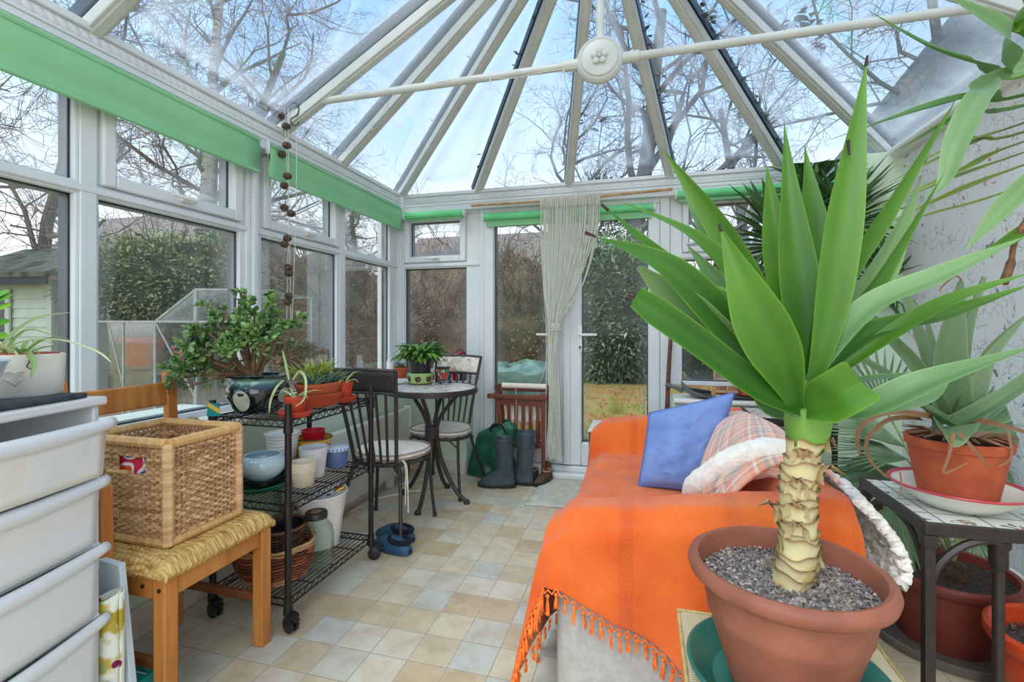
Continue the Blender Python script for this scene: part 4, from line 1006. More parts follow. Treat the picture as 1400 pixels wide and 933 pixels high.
# bottom shelf
c = V(-1.49,1.685,BZ); rw = random.Random(13)
wb_ = thing('oval_wicker_basket', 'big oval willow basket on the bottom rack shelf', 'basket', c)
bd = MB()
for j in range(9):
    zz = BZ+.014+.0135*j; f_ = .122+.030*math.sin(PI*.5*min(1,j/7)); weave(bd, circpath(c, f_, 1.05, .93), zz-.002, zz+.002, 1, 17, .0055, .0052, rw)
for i in range(34): p, o = circpath(c,.122,1.05,.93)(i/34); bd.tube([p+V(0,0,BZ+.004), p+o*.024+V(0,0,BZ+.07), p+o*.030+V(0,0,BZ+.14)], .003, 4)
bd.lathe([(1e-4,.003),(.12,.003),(.12,.01),(1e-4,.01)], c, 24)
bd.build('woven_sides', M('willow',(176,96,60),(84,48,34),.55,20,attr=True), wb_)
rm = MB(); weave(rm, circpath(c,.153,1.05,.93), BZ+.13, BZ+.15, 3, 12, .006, .0055, rw); weave(rm, circpath(c,.122,1.05,.95), BZ+.008, BZ+.024, 3, 12, .006, .005, rw)
rm.build('rim', M('pale_willow',(206,168,118),(160,112,72),.55,20,attr=True), wb_)
c2 = c+V(.0,.03,.02); sb = thing('lined_wicker_basket', 'smaller round wicker basket lined with black plastic inside the oval basket', 'basket', c2)
bd = MB()
for j in range(13):
    zz = BZ+.03+.0125*j; weave(bd, circpath(c2,.076+.0021*j), zz-.002, zz+.002, 1, 13, .005, .005, rw)
for i in range(26): p, o = circpath(c2,.076)(i/26); bd.tube([p+V(0,0,BZ+.024), p+o*.028+V(0,0,BZ+.195)], .003, 4)
bd.ring(c2+V(0,0,.175), .104, .008, 30, 6); bd.tube(smooth_path([c2+V(-.06,.09,.16),c2+V(-.07,.10,.21),c2+V(-.04,.115,.225),c2+V(-.01,.12,.19)],5), .007, 7)
bd.build('woven_sides', M('dark_wicker',(128,86,58),(70,46,34),.6,20,attr=True), sb)
def fln(u, v):
    a = 2*PI*u; r_ = .094+.006*noise.noise((math.cos(a)*3,math.sin(a)*3,v*3))-.02*(1-v); return c2+V(math.cos(a)*r_,math.sin(a)*r_,.04+.135*v)
MB().grid(fln, 36, 8).lathe([(1e-4,.06),(.08,.055)], c2, 20).build('liner', M('black_liner',(26,30,34),(48,52,56),.3,20,bump=.5), sb)
c = V(-1.375,1.80,BZ); jr = thing('glass_jar', 'big empty clear glass jar with a dark lid on the bottom rack shelf', 'jar', c)
k = NT('clear_glass'); tr_ = k.new('BsdfTransparent'); tr_.inputs[0].default_value = (.93,.965,.95,1); gg = k.new('BsdfGlossy', in_Roughness=.02)
lw = k.new('LayerWeight', in_Blend=.22); mxs = k.new('MixShader'); k.link(k.math('MULTIPLY',k.math('POWER',lw.outputs['Facing'],1.5),.85), mxs.inputs[0]); k.link(tr_.outputs[0], mxs.inputs[1]); k.link(gg.outputs[0], mxs.inputs[2]); k.link(mxs.outputs[0], k.out.inputs[0]); m_clear = k.m
MB().lathe([(1e-4,.004),(.05,.002),(.066,.008),(.073,.03),(.074,.13),(.068,.165),(.048,.192),(.042,.2),(.044,.216)], c, 44, caps=False).lathe([(1e-4,.012),(.05,.010),(.064,.02),(.069,.04),(.07,.13),(.064,.163),(.045,.189)], c, 40, caps=False).build('glass', m_clear, jr)
MB().lathe([(.043,.205),(.047,.206),(.047,.228),(.044,.232),(1e-4,.232)], c, 36).build('lid', M('jar_lid',(34,32,32),(52,48,46),.4,30), jr)
MB().lathe([(1e-4,.2325),(.024,.2325),(.024,.233),(1e-4,.233)], c, 24).build('lid_disc', M('cork',(150,110,80)), jr)
c = V(-1.50,1.985,BZ); bn = thing('white_bin', 'white moulded plastic bin with odds and ends on the bottom rack shelf', 'bin', c)
def fbn(u, v):
    a = 2*PI*u; r_ = .092+.036*v+.002*math.sin(a*6+v*3)*math.sin(PI*v); return c+V(math.cos(a)*r_,math.sin(a)*r_,.24*v)
MB().grid(fbn, 60, 10).lathe([(.128,.24),(.134,.244),(.132,.250),(.124,.248),(.10,.06),(1e-4,.02)], c, 50).build('bin', m_white, bn)
simple('brass_tap', 'small brass garden fitting lying in the white bin', 'fitting', MB().tube(smooth_path([c+V(.05,.03,.20),c+V(.06,.05,.235),c+V(.085,.075,.25)],4), .014, 10), M('brass',(206,160,70),rough=.3,metal=.8))
simple('pine_cone', 'brown cone lying in the white bin', 'cone', MB().ball(c+V(.06,-.01,.215), .026, 10, 8, (1,1,1.1)), M('cone_brown',(96,64,44),(60,40,30),.8,60,bump=1,bscale=120))
simple('cork_mat', 'round cork mat standing inside the white bin', 'mat', MB().lathe([(1e-4,-.004),(.085,-.004),(.085,.004),(1e-4,.004)], c+V(-.005,.03,.19), 30, axis=(.35,-.5,.75)), M('cork_tan',(206,160,110),(180,130,84),.7,40))

# ------------------------------------------------------------ bistro set
m_iron = M('dark_iron', (58,54,52), (46,44,44), .45, 30)
m_cush = M('cream_cushion', (232,226,212), (220,212,198), .85, 40, bump=.1, bscale=200)
m_pipe = M('piping', (150,140,130), rough=.8)
def bistro_chair(name, label, panelmat):
    t = thing(name, label, 'chair', (0,0,0), 'bistro chairs at the round table')
    s = MB(); out = []
    for i in range(40):
        a = 2*PI*i/40; x = math.cos(a); y = math.sin(a); e_ = 2.8
        r_ = 1/((abs(x)**e_+abs(y)**e_)**(1/e_)); wx = .205 if y > 0 else .205-.06*abs(y)
        out.append(V(x*r_*wx, y*r_*.185, .40))
    s.tube(out+[out[0]], .011, 8, caps=False)
    for k_ in range(-2,3): s.tube([(k_*.07,-.17,.40),(k_*.075,.175,.40)], .005, 6)
    s.build('seat_frame', m_iron, t)
    for sx_ in (-1,1):
        MB().tube(bez((sx_*.175,.155,.40),(sx_*.178,.165,.2),(sx_*.20,.18,.012),6), .010, 9).tube([(sx_*.20,.18,0),(sx_*.20,.18,.022)], .014, 10).build('leg', m_iron, t)
        MB().tube(bez((sx_*.14,-.165,.40),(sx_*.17,-.20,.2),(sx_*.215,-.30,.012),6), .010, 9).tube([(sx_*.215,-.30,0),(sx_*.215,-.30,.022)], .014, 10).build('leg', m_iron, t)
        MB().tube(bez((sx_*.125,-.17,.385),(sx_*.15,-.215,.66),(sx_*.185,-.295,.935),8), .011, 9).build('back_post', m_iron, t)
        MB().tube([(sx_*.17,.15,.34),(sx_*.10,.15,.395)], .006, 6).tube([(sx_*.16,-.19,.34),(sx_*.10,-.16,.395)], .006, 6).islands('brace', m_iron, t)
    def pn(u, v, o=0):
        x = (-1+2*u)*(.168+.017*v); z = .805+.125*v+.006*math.cos((u-.5)*PI); y = -.255-.037*v-.018*(1-(2*u-1)**2)+o
        return V(x,y,z)
    MB().grid(lambda u, v: pn(u,v), 16, 4).build('back_panel', panelmat, t, solid=.010)
    b = MB(); b.tube([pn(i/12,0) for i in range(13)], .009, 8).tube([pn(i/12,1) for i in range(13)], .009, 8); b.islands('back_rail', m_iron, t)
    for k_ in range(5):
        u = (k_+1)/6; p = pn(u,0); MB().tube([p, p*.35+V(-.115+.23*u,-.175,.395)*.65+V(0,.0,0), (-.115+.23*u,-.175,.395)], .0078, 8, flat=(1,0,0)).build('spindle', m_iron, t)
    return t
k = NT('mosaic_panel'); tc = k.new('TexCoord'); bs = k.new('BsdfPrincipled', in_Roughness=.35); co = tc.outputs['Object']
vo = k.new('TexVoronoi', in_Scale=34.0); k.link(co, vo.inputs['Vector']); hs = k.new('SeparateColor'); k.link(vo.outputs['Color'], hs.inputs[0])
r = k.ramp(hs.outputs[0], [(0,(236,232,224)),(.4,(220,212,200)),(.8,(206,190,170)),(.95,(186,160,140))]); k.link(r.outputs[0], bs.inputs['Base Color']); k.link(bs.outputs[0], k.out.inputs[0]); m_mos = k.m
def cushion(label):
    t = thing('seat_cushion', label, 'cushion', (0,0,0), 'seat pads on the bistro chairs')
    def prof(a, e_=3.2):
        x, y = math.cos(a), math.sin(a); r_ = 1/((abs(x)**e_+abs(y)**e_)**(1/e_)); return x*r_*(.215 if y > 0 else .215-.07*abs(y)), y*r_*.19
    def f(u, v):
        a = 2*PI*u; x, y = prof(a); th = PI*(v-.5); c = max(0, math.cos(th))**.45
        return V(x*c, y*c+.005, .436+.026*math.sin(th)+.006*c*0)
    MB().grid(f, 48, 14).build('pad', m_cush, t)
    p = MB()
    for z in (.452,.422):
        q = [V(prof(2*PI*i/48)[0]*.985, prof(2*PI*i/48)[1]*.985+.005, z) for i in range(49)]; p.tube(q, .004, 5, caps=False)
    p.build('piping', m_pipe, t)
    for sx_ in (-1,1):
        q = MB()
        for o in (0,.012): q.tube(smooth_path([(sx_*.16,-.165,.43),(sx_*.185,-.18+o,.40),(sx_*.19+o,-.19,.30),(sx_*.185+o*2,-.185-o,.20-o*3)],4), .0042, 5)
    q.build('ties', M('cream_tape',(232,226,206),(212,204,184),.8), t)
    return t
c1 = bistro_chair('bistro_chair', 'dark metal bistro chair with plain back panel, nearer of the two', m_iron)
p1 = cushion('cream seat pad on the nearer bistro chair beside the rack')
c2 = bistro_chair('bistro_chair', 'dark metal bistro chair with pale mosaic back, behind the round table', m_mos)
p2 = cushion('cream seat pad on the mosaic-backed bistro chair behind the table')
for o in (c1, p1): o.location = (-1.42,2.525,0); o.rotation_euler.z = .02
for o in (c2, p2): o.location = (-1.365,3.165,0); o.rotation_euler.z = PI
rt = MB()
for i in range(6):
    x = -1.49+i*.05
TC = V(-1.355,2.955,0)
tb_ = thing('bistro_table', 'round mosaic-topped bistro table with curved dark metal legs', 'table', TC)
k = NT('mosaic_top'); tc = k.new('TexCoord'); bs = k.new('BsdfPrincipled', in_Roughness=.3); co = tc.outputs['Object']
vo = k.new('TexVoronoi', in_Scale=42.0); k.link(co, vo.inputs['Vector']); hs = k.new('SeparateColor'); k.link(vo.outputs['Color'], hs.inputs[0])
r = k.ramp(hs.outputs[0], [(0,(236,236,234)),(.5,(216,214,208)),(.8,(196,186,176)),(.95,(170,150,136))]); k.link(r.outputs[0], bs.inputs['Base Color']); k.link(bs.outputs[0], k.out.inputs[0])
MB().lathe([(1e-4,.738),(.286,.738),(.286,.7555),(1e-4,.7555)], TC, 56).build('mosaic_top', k.m, tb_)
MB().lathe([(.284,.722),(.304,.722),(.306,.74),(.304,.757),(.286,.757)], TC, 56, caps=False).build('rim', m_iron, tb_)
for ang in (-1.49,-.02,1.55,2.93):
    d = V(math.cos(ang),math.sin(ang),0)
    MB().tube(smooth_path([TC+d*.20+V(0,0,.722),TC+d*.165+V(0,0,.69),TC+d*.075+V(0,0,.58),TC+d*.036+V(0,0,.49),TC+d*.036+V(0,0,.42),TC+d*.075+V(0,0,.26),TC+d*.165+V(0,0,.09),TC+d*.245+V(0,0,.012)],5), .0135, 10).lathe([(.010,.03),(.018,.022),(.022,.006),(.020,0),(1e-4,0)], TC+d*.25, 16).build('leg', m_iron, tb_)
MB().lathe([(.03,.41),(.047,.415),(.047,.495),(.03,.50)], TC, 20).build('hub', m_iron, tb_)
# fern pot
FC = V(-1.505,3.095,.7575)
sb_ = thing('spiral_bowl', 'green bowl painted with brown spirals on the bistro table', 'bowl', FC)
MB().lathe([(.074,0),(.078,.004),(.088,.045),(.090,.078),(.087,.080),(.082,.076),(.078,.02),(1e-4,.008)], FC, 44).build('bowl', M('pistachio_glaze',(176,206,130),(164,196,118),.35), sb_)
spm = MB(); tow = V(-FC.x,-FC.y,0).normalized(); sdv = V(tow.y,-tow.x,0)
for j in range(7):
    b0 = 2*PI*j/7+.2
    pts = []
    for i in range(30):
        a = i/29*4.2*PI; q = .003+.019*i/29; th = b0+q*math.cos(a)/.09; z = .042+q*math.sin(a)
        pts.append(FC+(tow*math.cos(th)+sdv*math.sin(th))*(.0795+.0102*min(1,z/.05)+.0015)+V(0,0,z))
    spm.tube(pts, .0042, 5)
spm.ring(FC+V(0,0,.006), .079, .004, 40, 5)
spm.build('spirals', M('spiral_brown',(120,76,40),(96,58,30),.4), sb_)
fp = thing('potted_fern', 'leafy green christmas-cactus-like plant in a black pot in the spiral bowl', 'potted plant', FC+V(0,0,.012))
fp['label'] = 'leafy arching green plant in a black plastic pot, standing in the spiral bowl'
MB().lathe([(.060,.012),(.064,.014),(.076,.16),(.082,.162),(.082,.188),(.077,.188),(.072,.15)], FC, 40).lathe([(1e-4,.175),(.075,.172)], FC, 20).build('pot', M('black_plastic',(34,36,40),(28,30,34),.4), fp)
lf = MB(); rg_ = random.Random(41)
for i in range(230):
    a = rg_.uniform(0,6.283); e_ = rg_.uniform(.45,2.2); d = V(math.cos(a),math.sin(a),e_).normalized()
    p = FC+V(0,0,.175)+V(math.cos(a),math.sin(a),0)*rg_.uniform(0,.04); L = rg_.uniform(.11,.215)
    n = 6; pts = [p]; ws = [.012]
    for j in range(n):
        d = (d+V(0,0,-.11-.05*j)).normalized(); p = p+d*(L/n); pts.append(p); ws.append((.018,.028,.021,.029,.022,.004)[j]*rg_.uniform(.8,1.1))
    lf.leaf(pts, ws, (rg_.uniform(-.3,.3),rg_.uniform(-.3,.3),1), .2, rg_.random())
lf.build('leaves', M('fern_green',(44,96,34),(124,172,72),.38,20,attr=True,transl=.2), fp)
# mosaic lantern
LC = V(-1.345,3.12,.7575); ml = thing('mosaic_lantern', 'little red and green mosaic candle lantern on scroll feet, on the table', 'lantern', LC)
k = NT('red_green_mosaic'); tc = k.new('TexCoord'); bs = k.new('BsdfPrincipled', in_Roughness=.2); mp = k.new('Mapping'); mp.inputs['Scale'].default_value = (60,60,48); k.link(tc.outputs['Object'], mp.inputs[0])
fv = k.new('VectorMath', operation='FLOOR'); k.link(mp.outputs[0], fv.inputs[0]); wn = k.new('TexWhiteNoise'); k.link(fv.outputs[0], wn.inputs['Vector'])
r = k.ramp(wn.outputs['Value'], [(0,(196,24,40)),(.28,(40,130,80)),(.5,(220,220,210)),(.62,(30,60,60)),(.8,(90,160,120))], 'CONSTANT'); k.link(r.outputs[0], bs.inputs['Base Color']); k.link(bs.outputs[0], k.out.inputs[0])
MB().lathe([(.030,.03),(.033,.03),(.042,.115),(.040,.115),(.030,.04)], LC, 24).build('mosaic_glass', k.m, ml)
f_ = MB(); f_.ring(LC+V(0,0,.115), .046, .006, 28, 6).lathe([(1e-4,.112),(.052,.113),(.052,.119),(1e-4,.118)], LC, 28).ring(LC+V(0,0,.03), .033, .004, 24, 6)
for i in range(3):
    a = .6+2*PI*i/3; d = V(math.cos(a),math.sin(a),0)
    f_.tube(smooth_path([LC+d*.03+V(0,0,.032),LC+d*.05+V(0,0,.026),LC+d*.058+V(0,0,.012),LC+d*.046+V(0,0,.004),LC+d*.038+V(0,0,.012),LC+d*.046+V(0,0,.018)],4), .0034, 6)
f_.build('scroll_stand', m_black, ml)

# ------------------------------------------------------------ wellies, bag, shoes
m_rub = M('navy_rubber', (70,84,92), (56,68,76), .42, 20, bump=.05)
m_sole = M('boot_sole', (46,44,42), (34,34,34), .8, 60)
def boot(label, loc, rz, hgt, lean):
    t = thing('wellington_boot', label, 'boot', (0,0,0), 'pair of wellingtons by the door')
    b = MB(); n = 24; rings = []
    sec = [(.0,.022,-.085,.185,.050),(.0,.05,-.085,.178,.050),(0,.078,-.083,.140,.048),(0,.108,-.08,.076,.047),(0,.14,-.075,.044,.046),(0,.20,-.072,.046,.050),(0,.28,-.076,.056,.058),(0,hgt-.03,-.078,.064,.064),(0,hgt,-.079,.066,.066)]
    vs = []; fs = []
    for i, (_, z, x0, x1, w_) in enumerate(sec):
        cx_, rx = (x0+x1)/2, (x1-x0)/2
        for k_ in range(n):
            a = 2*PI*k_/n; ca = math.cos(a); ww = w_*(1 - (.12 if i < 3 else 0)*(1 if ca < -.2 else 0))
            sag = -.010*max(0, ca)**2*(1 if i == 2 else 0)
            vs.append((cx_+rx*ca+lean*(z-.1 if z > .1 else 0), ww*math.sin(a), z+sag))
    m_ = len(sec)
    for i in range(m_-1):
        for k_ in range(n): fs.append((i*n+k_, i*n+(k_+1)%n, (i+1)*n+(k_+1)%n, (i+1)*n+k_))
    # inner wall
    base = len(vs)
    for (z, q) in ((hgt-.003,.94),(.12,.75)):
        for k_ in range(n): a = 2*PI*k_/n; vs.append((-.006+.072*q*math.cos(a)+lean*(z-.1), .066*q*math.sin(a), z))
    for k_ in range(n):
        fs.append(((m_-1)*n+k_, (m_-1)*n+(k_+1)%n, base+(k_+1)%n, base+k_)); fs.append((base+k_, base+(k_+1)%n, base+n+(k_+1)%n, base+n+k_))
    b.add(vs, fs); b.build('upper', m_rub, t, sub=1)
    s = MB(); pts = []
    for z, g in ((0,1.0),(.004,1.03),(.026,1.03),(.03,1.0)):
        for k_ in range(32):
            a = 2*PI*k_/32; ca = math.cos(a); w_ = .047*(1-.10*(ca < -.1)); pts.append((.050+.138*g*ca, w_*g*math.sin(a)*(.86 if -.35 < ca < .1 else 1), z+(.010 if z < .003 and -.35 < ca < .1 else 0)))
    s.add(pts, [(i*32+k_, i*32+(k_+1)%32, (i+1)*32+(k_+1)%32, (i+1)*32+k_) for i in range(3) for k_ in range(32)]+[tuple(range(31,-1,-1))]+[tuple(96+k_ for k_ in range(32))])
    s.build('sole', m_sole, t)
    l = MB(); l.box(-.075,-.070,-.012,.012,hgt-.035,hgt-.02); l.box(.02,.022,-.02,.02,.30,.304)
    q = MB(); hz_ = hgt*.78; q.tube([(-.03+.02*i+lean*(hz_-.1), -.0615*(1-((-.03+.02*i)/.075)**2)**.5-.001, hz_) for i in range(4)], .0022, 5); q.build('pale_mark', M('pale_print',(200,206,210)), t)
    t.location = loc; t.rotation_euler.z = rz; return t
boot('dark navy wellington boot standing in front of the green bag', (-.965,3.325,0), PI+.12, .365, .02)
boot('dark navy wellington boot behind its pair, beside the folded wooden chair', (-.845,3.425,0), PI-.15, .40, -.08)
m_tarp = M('green_tarpaulin', (18,78,60), (34,110,84), .35, 9, bump=.3, bscale=14)
gb = thing('green_bag', 'crumpled dark green tarpaulin garden bag slumped by the door', 'bag', (-1.13,3.545,0))
def fbag(u, v):
    a = 2*PI*u; prof = (.19*(1-.28*v)) if v < .9 else .19*.72*(1-(v-.9)*4)
    nn = noise.noise((math.cos(a)*2.2, math.sin(a)*2.2, v*3.2)); n2 = noise.noise((math.cos(a)*6, math.sin(a)*6, v*7))
    return V(-1.13+.055*v+math.cos(a)*prof*(1+.22*nn+.06*n2), 3.545+math.sin(a)*prof*.34*(1+.35*nn+.1*n2), .004+.40*v**.9*(1+.10*math.cos(a-.3)*v))
MB().grid(fbag, 56, 26).build('bag', m_tarp, gb, smooth=True)
MB().tube(smooth_path([(-1.12,3.50,.36),(-1.09,3.48,.415),(-1.03,3.485,.415),(-1.0,3.50,.36)],5), .008, 6).build('handle', m_black, gb)
m_shoe = M('brown_shoe', (96,74,58), (60,48,40), .7, 30)
def shoe(label, loc, rz):
    t = thing('shoe', label, 'shoe', (0,0,0), 'pair of worn shoes by the door')
    sec = [(.018,.12,.042),(.04,.118,.042),(.062,.085,.036),(.078,.055,.032)]
    vs = []; n = 20
    for i, (z, L, w_) in enumerate(sec):
        cx_ = -.02*i if i > 1 else 0
        for k_ in range(n): a = 2*PI*k_/n; vs.append((cx_+L*math.cos(a), w_*math.sin(a)*(1 if math.cos(a) > 0 else .85), z+(.006*max(0,-math.cos(a)) if i == 3 else 0)))
    for k_ in range(n): a = 2*PI*k_/n; vs.append((-.06+.042*math.cos(a), .024*math.sin(a), .035))
    MB().add(vs, [(i*n+k_, i*n+(k_+1)%n, (i+1)*n+(k_+1)%n, (i+1)*n+k_) for i in range(4) for k_ in range(n)]+[tuple(4*n+k_ for k_ in range(n))]).build('upper', m_shoe, t, sub=1)
    MB().lathe([(.118,0),(.124,.003),(.124,.022),(.118,.024)], (0,0,0), 28, 1, .36).build('sole', m_black, t)
    MB().ring((-.055,0,.078), .042, .008, 20, 6, 1, .65).build('collar', M('tan_lining',(170,130,96)), t)
    t.location = loc; t.rotation_euler.z = rz
shoe('worn brown shoe with dark sole at the corner of the pale door mat', (-.705,3.50,0), -1.9)
shoe('dark shoe tucked between the rear wellington boot and its worn brown pair', (-.80,3.50,0), -1.75)
# folded chair
m_teak = M('red_brown_teak', (126,68,46), (96,50,34), .45, 4, stretch=(12,12,1.4))
fc = thing('folding_chair', 'folded red-brown slatted wooden chair with cream canvas leaning on the door', 'chair', (-.90,3.60,.045))
def lean(y, z): return y+.05*(z/.7)
for dy, dx, nm in ((0,0,'front'),(.045,.03,'rear')):
    f = MB(); y = 3.555+dy
    xr, xl = -.715+dx, -1.055+dx*.3
    f.hexa([(xr-.018,y,.046 if dy else .046),(xr+.018,y,.046),(xr+.018,y+.022,.046),(xr-.018,y+.022,.046),(xr-.022,y,.655),(xr+.014,y,.655),(xr+.014,y+.022,.655),(xr-.022,y+.022,.655)])
    f.hexa([(xl+.04-.018,y,.046),(xl+.04+.018,y,.046),(xl+.058,y+.022,.046),(xl+.022,y+.022,.046),(xl-.05,y,.655),(xl-.012,y,.655),(xl-.012,y+.022,.655),(xl-.05,y+.022,.655)])
    f.islands('side_frame', m_teak, fc, bevel=.003)
    g = MB(); g.box(xl-.02,xr,y+.002,y+.02,.555,.60).box(xl+.01,xr,y+.002,y+.02,.235,.27)
    g.islands('rail', m_teak, fc, bevel=.003)
    for i in range(5):
        x = xl+.035+(xr-xl-.055)*(i+.5)/5+dx; MB().box(x-.013,x+.013,y+.005,y+.017,.265,.56).build('slat', m_teak, fc, bevel=.002)
MB().box(-1.16,-.685,3.535,3.575,.605,.64).build('arm', m_teak, fc, bevel=.006)
MB().box(-1.10,-.67,3.585,3.60,.66,.715).box(-1.12,-.67,3.60,3.63,.67,.70).islands('top_rail', m_teak, fc, bevel=.004)
MB().tube([(-1.045,3.575,.705),(-.70,3.575,.705)], .021, 14).build('canvas_roll', m_cush, fc)
def fsl(u, v): return V(-1.03+.30*u, 3.587+.012*math.sin(PI*v), .44+.15*v-.02*math.sin(PI*u))
MB().grid(fsl, 10, 6).build('canvas_sling', m_cush, fc, solid=.002)
MB().tube([(-.93,3.55,.70),(-.925,3.545,.5),(-.93,3.55,.42)], .002, 4).tube(smooth_path([(-.76,3.57,.715),(-.72,3.56,.80),(-.69,3.555,.95),(-.68,3.56,1.10)],5), .002, 4).islands('cord', m_string, fc)
# mat
rg = MB()
def frug(u, v): return V(-.735+.74*u+.02*v, 3.02+.57*v+.03*u, .006+.0015*noise.noise((u*8,v*8,2)))
rg.grid(frug, 24, 20)
simple('door_mat', 'pale worn grey mat on the floor in front of the garden doors', 'mat', rg, M('worn_mat',(206,208,196),(184,186,172),.95,14,bump=.5,bscale=160), solid=.008)
# heater panel
ht = thing('panel_heater', 'long white panel heater low on the wall behind the bistro set', 'heater', (-1.765,2.75,.07))
MB().box(-1.79,-1.735,2.10,3.375,.07,.53).build('panel', M('heater_white',(222,224,216),(214,216,208),.4), ht, bevel=.008)
MB().box(-1.792,-1.73,3.375,3.405,.06,.545).box(-1.792,-1.73,2.07,2.10,.06,.545).islands('end_cap', m_white, ht, bevel=.006)
MB().box(-1.785,-1.74,2.3,2.34,0,.08).box(-1.785,-1.74,3.1,3.14,0,.08).islands('foot', m_white, ht)
cb = MB(); pts = [onz(x,y,.006) for x,y in ((480,700),(497,690),(515,682),(540,677),(565,672),(583,668),(588,660),(580,656),(560,660),(545,664),(560,671),(575,672))]
cb.tube(smooth_path(pts,6), .0045, 6)
simple('white_cable', 'loose white power cable on the floor under the bistro table', 'cable', cb, m_white)
# clogs
def clog(label, loc, rz):
    t = thing('clog', label, 'shoe', (0,0,0), 'pair of blue clogs under the bistro chair')
    b = MB()
    def fcl(u, v):
        x = .005-.1275*math.cos(PI*u); e_ = max(0, 1-((x-.005)/.128)**2)**.5
        w_ = (.046+.010*sstep(-.05,.08,x))*e_**.55; h_ = (.072-.030*sstep(.03,.13,x))*(.15+.85*e_**.6) if x > -.1 else .070*(.15+.85*e_**.6)
        a = PI*v; return V(x, -math.cos(a)*w_, .003+math.sin(a)**.7*h_)
    b.grid(fcl, 30, 16); b.build('shell', M('blue_rubber',(48,92,122),(38,76,104),.5), t)
    c = V(-.045,0,.062); l = MB().ring(c, .052, .015, 28, 8, 1.12, .72).lathe([(1e-4,-.006),(.045,-.003),(.055,.004)], c, 24, 1.12, .7)
    l.build('fleece_lining', M('navy_fleece',(30,34,54),(16,18,32),.95,90,bump=1,bscale=150), t)
    q = MB().lathe([(.118,0),(.126,.003),(.127,.014),(.120,.018)], (.005,0,0), 30, 1.0, .43); q.build('sole', M('dark_blue_sole',(34,62,92)), t)
    t.location = loc; t.rotation_euler.z = rz
clog('blue clog with dark fleece lining beside the rack castor, nearer of the pair', (-1.25,2.245,0), PI-.3)
clog('blue clog with dark fleece lining, half behind its pair under the bistro chair', (-1.30,2.37,0), PI-.25)

# ------------------------------------------------------------ things on the window sills
m_stone = M('pebble', (150,132,104), (206,190,160), .7, 12)
c = V(-1.86,1.62,.735)
simple('pebble', 'striped brown pebble on the left sill behind the basket', 'stone', MB().ball(c+V(0,0,.020), .03, 14, 10, (1,1,.68)), m_stone)
simple('pale_stone', 'smooth pale stone on the left sill behind the chair post', 'stone', MB().ball(V(-1.87,1.50,.735+.028), .04, 14, 10, (1,1,.7)), M('pale_stone',(224,216,196),(206,198,178),.7,12))
simple('sill_card', 'folded cream card lying on the left sill behind the basket', 'card', MB().hexa([(-1.86,1.70,.735),(-1.80,1.70,.735),(-1.80,1.80,.735),(-1.86,1.80,.735),(-1.84,1.71,.757),(-1.80,1.71,.757),(-1.80,1.80,.757),(-1.84,1.80,.757)]), M('cream_card',(232,226,196)), bevel=.002)
c = V(-1.885,3.135,.735)
simple('lidded_jar', 'squat pale green lidded jar on the left sill near the corner', 'jar', MB().lathe([(.055,0),(.062,.005),(.064,.06),(.058,.074),(.03,.098),(.020,.104),(.020,.108),(.026,.112),(.018,.118),(1e-4,.119)], c, 36), M('sage_glaze',(206,214,190),(194,202,178),.3))
simple('white_candle', 'tall white candle jar on the left sill beside the lidded jar', 'candle', MB().lathe([(.03,0),(.032,.004),(.032,.03),(.027,.04),(.027,.15),(.02,.17),(.02,.19),(.026,.20),(1e-4,.202)], V(-1.895,3.36,.735), 24), m_white)
simple('tealight_bowl', 'tiny white bowl on the left sill beside the white candle', 'bowl', MB().lathe([(.02,0),(.03,.03),(.028,.03),(1e-4,.01)], V(-1.85,3.28,.735), 20), m_white)
rg_ = random.Random(77)
for px, lab, s in (((547,512),'terracotta pot of spiky succulent on the back sill, left of the spiral bowl',1),((606,512),'terracotta pot on the back sill behind the mosaic lantern',1)):
    c = V(onY(px[0],500,3.60).x, 3.61, .735)
    t = thing('potted_succulent', lab, 'potted plant', c); tpot(t, c, .062, .088, m_terra)
    lf = MB()
    for i in range(34):
        a = i*2.4; d = V(math.cos(a),math.sin(a),.25+i/34*1.4).normalized(); p = c+V(0,0,.078); L = rg_.uniform(.05,.085)
        lf.leaf([p,p+d*L*.5,p+d*L], [.011,.012,.001], (0,0,1), .4, rg_.random())
    lf.build('leaves', M('dusty_leaf',(80,100,76),(140,146,110),.6,20,attr=True), t)
c = V(onY(593,500,3.585).x, 3.585, .735)
mg = MB().lathe([(.03,0),(.036,.004),(.040,.04),(.036,.085),(.032,.085),(.03,.03),(1e-4,.01)], c, 26).tube(smooth_path([c+V(0.015,-.03,.08),c+V(.03,-.04,.125),c+V(.05,-.035,.145),c+V(.06,-.03,.12),c+V(.045,-.035,.09)],5), .011, 8)
simple('white_jug', 'white china jug with curled handle on the back sill', 'jug', mg, m_white)
c = V(onY(630,500,3.60).x, 3.585, .735); wbk = thing('flower_basket', 'small black wire basket of pink artificial flowers on the back sill', 'flower basket', c)
q = MB()
for z, r_ in ((.004,.06),(.06,.065),(.11,.07)): q.ring(c+V(0,0,z), r_, .0025, 28, 5, 1, .7)
for i in range(14): a = 2*PI*i/14; q.tube([c+V(math.cos(a)*.06,math.sin(a)*.042,.004),c+V(math.cos(a)*.07,math.sin(a)*.049,.11)], .002, 4)
q.tube([c+V(.068*math.cos(a),0,.11+.13*math.sin(a)) for a in [PI*i/14 for i in range(15)]], .0035, 6); q.tube([c+V(.03+.04*math.cos(a),-.02,.11+.11*math.sin(a)) for a in [PI*i/14 for i in range(15)]], .0028, 6)
q.build('wire_basket', m_black, wbk)
q = MB()
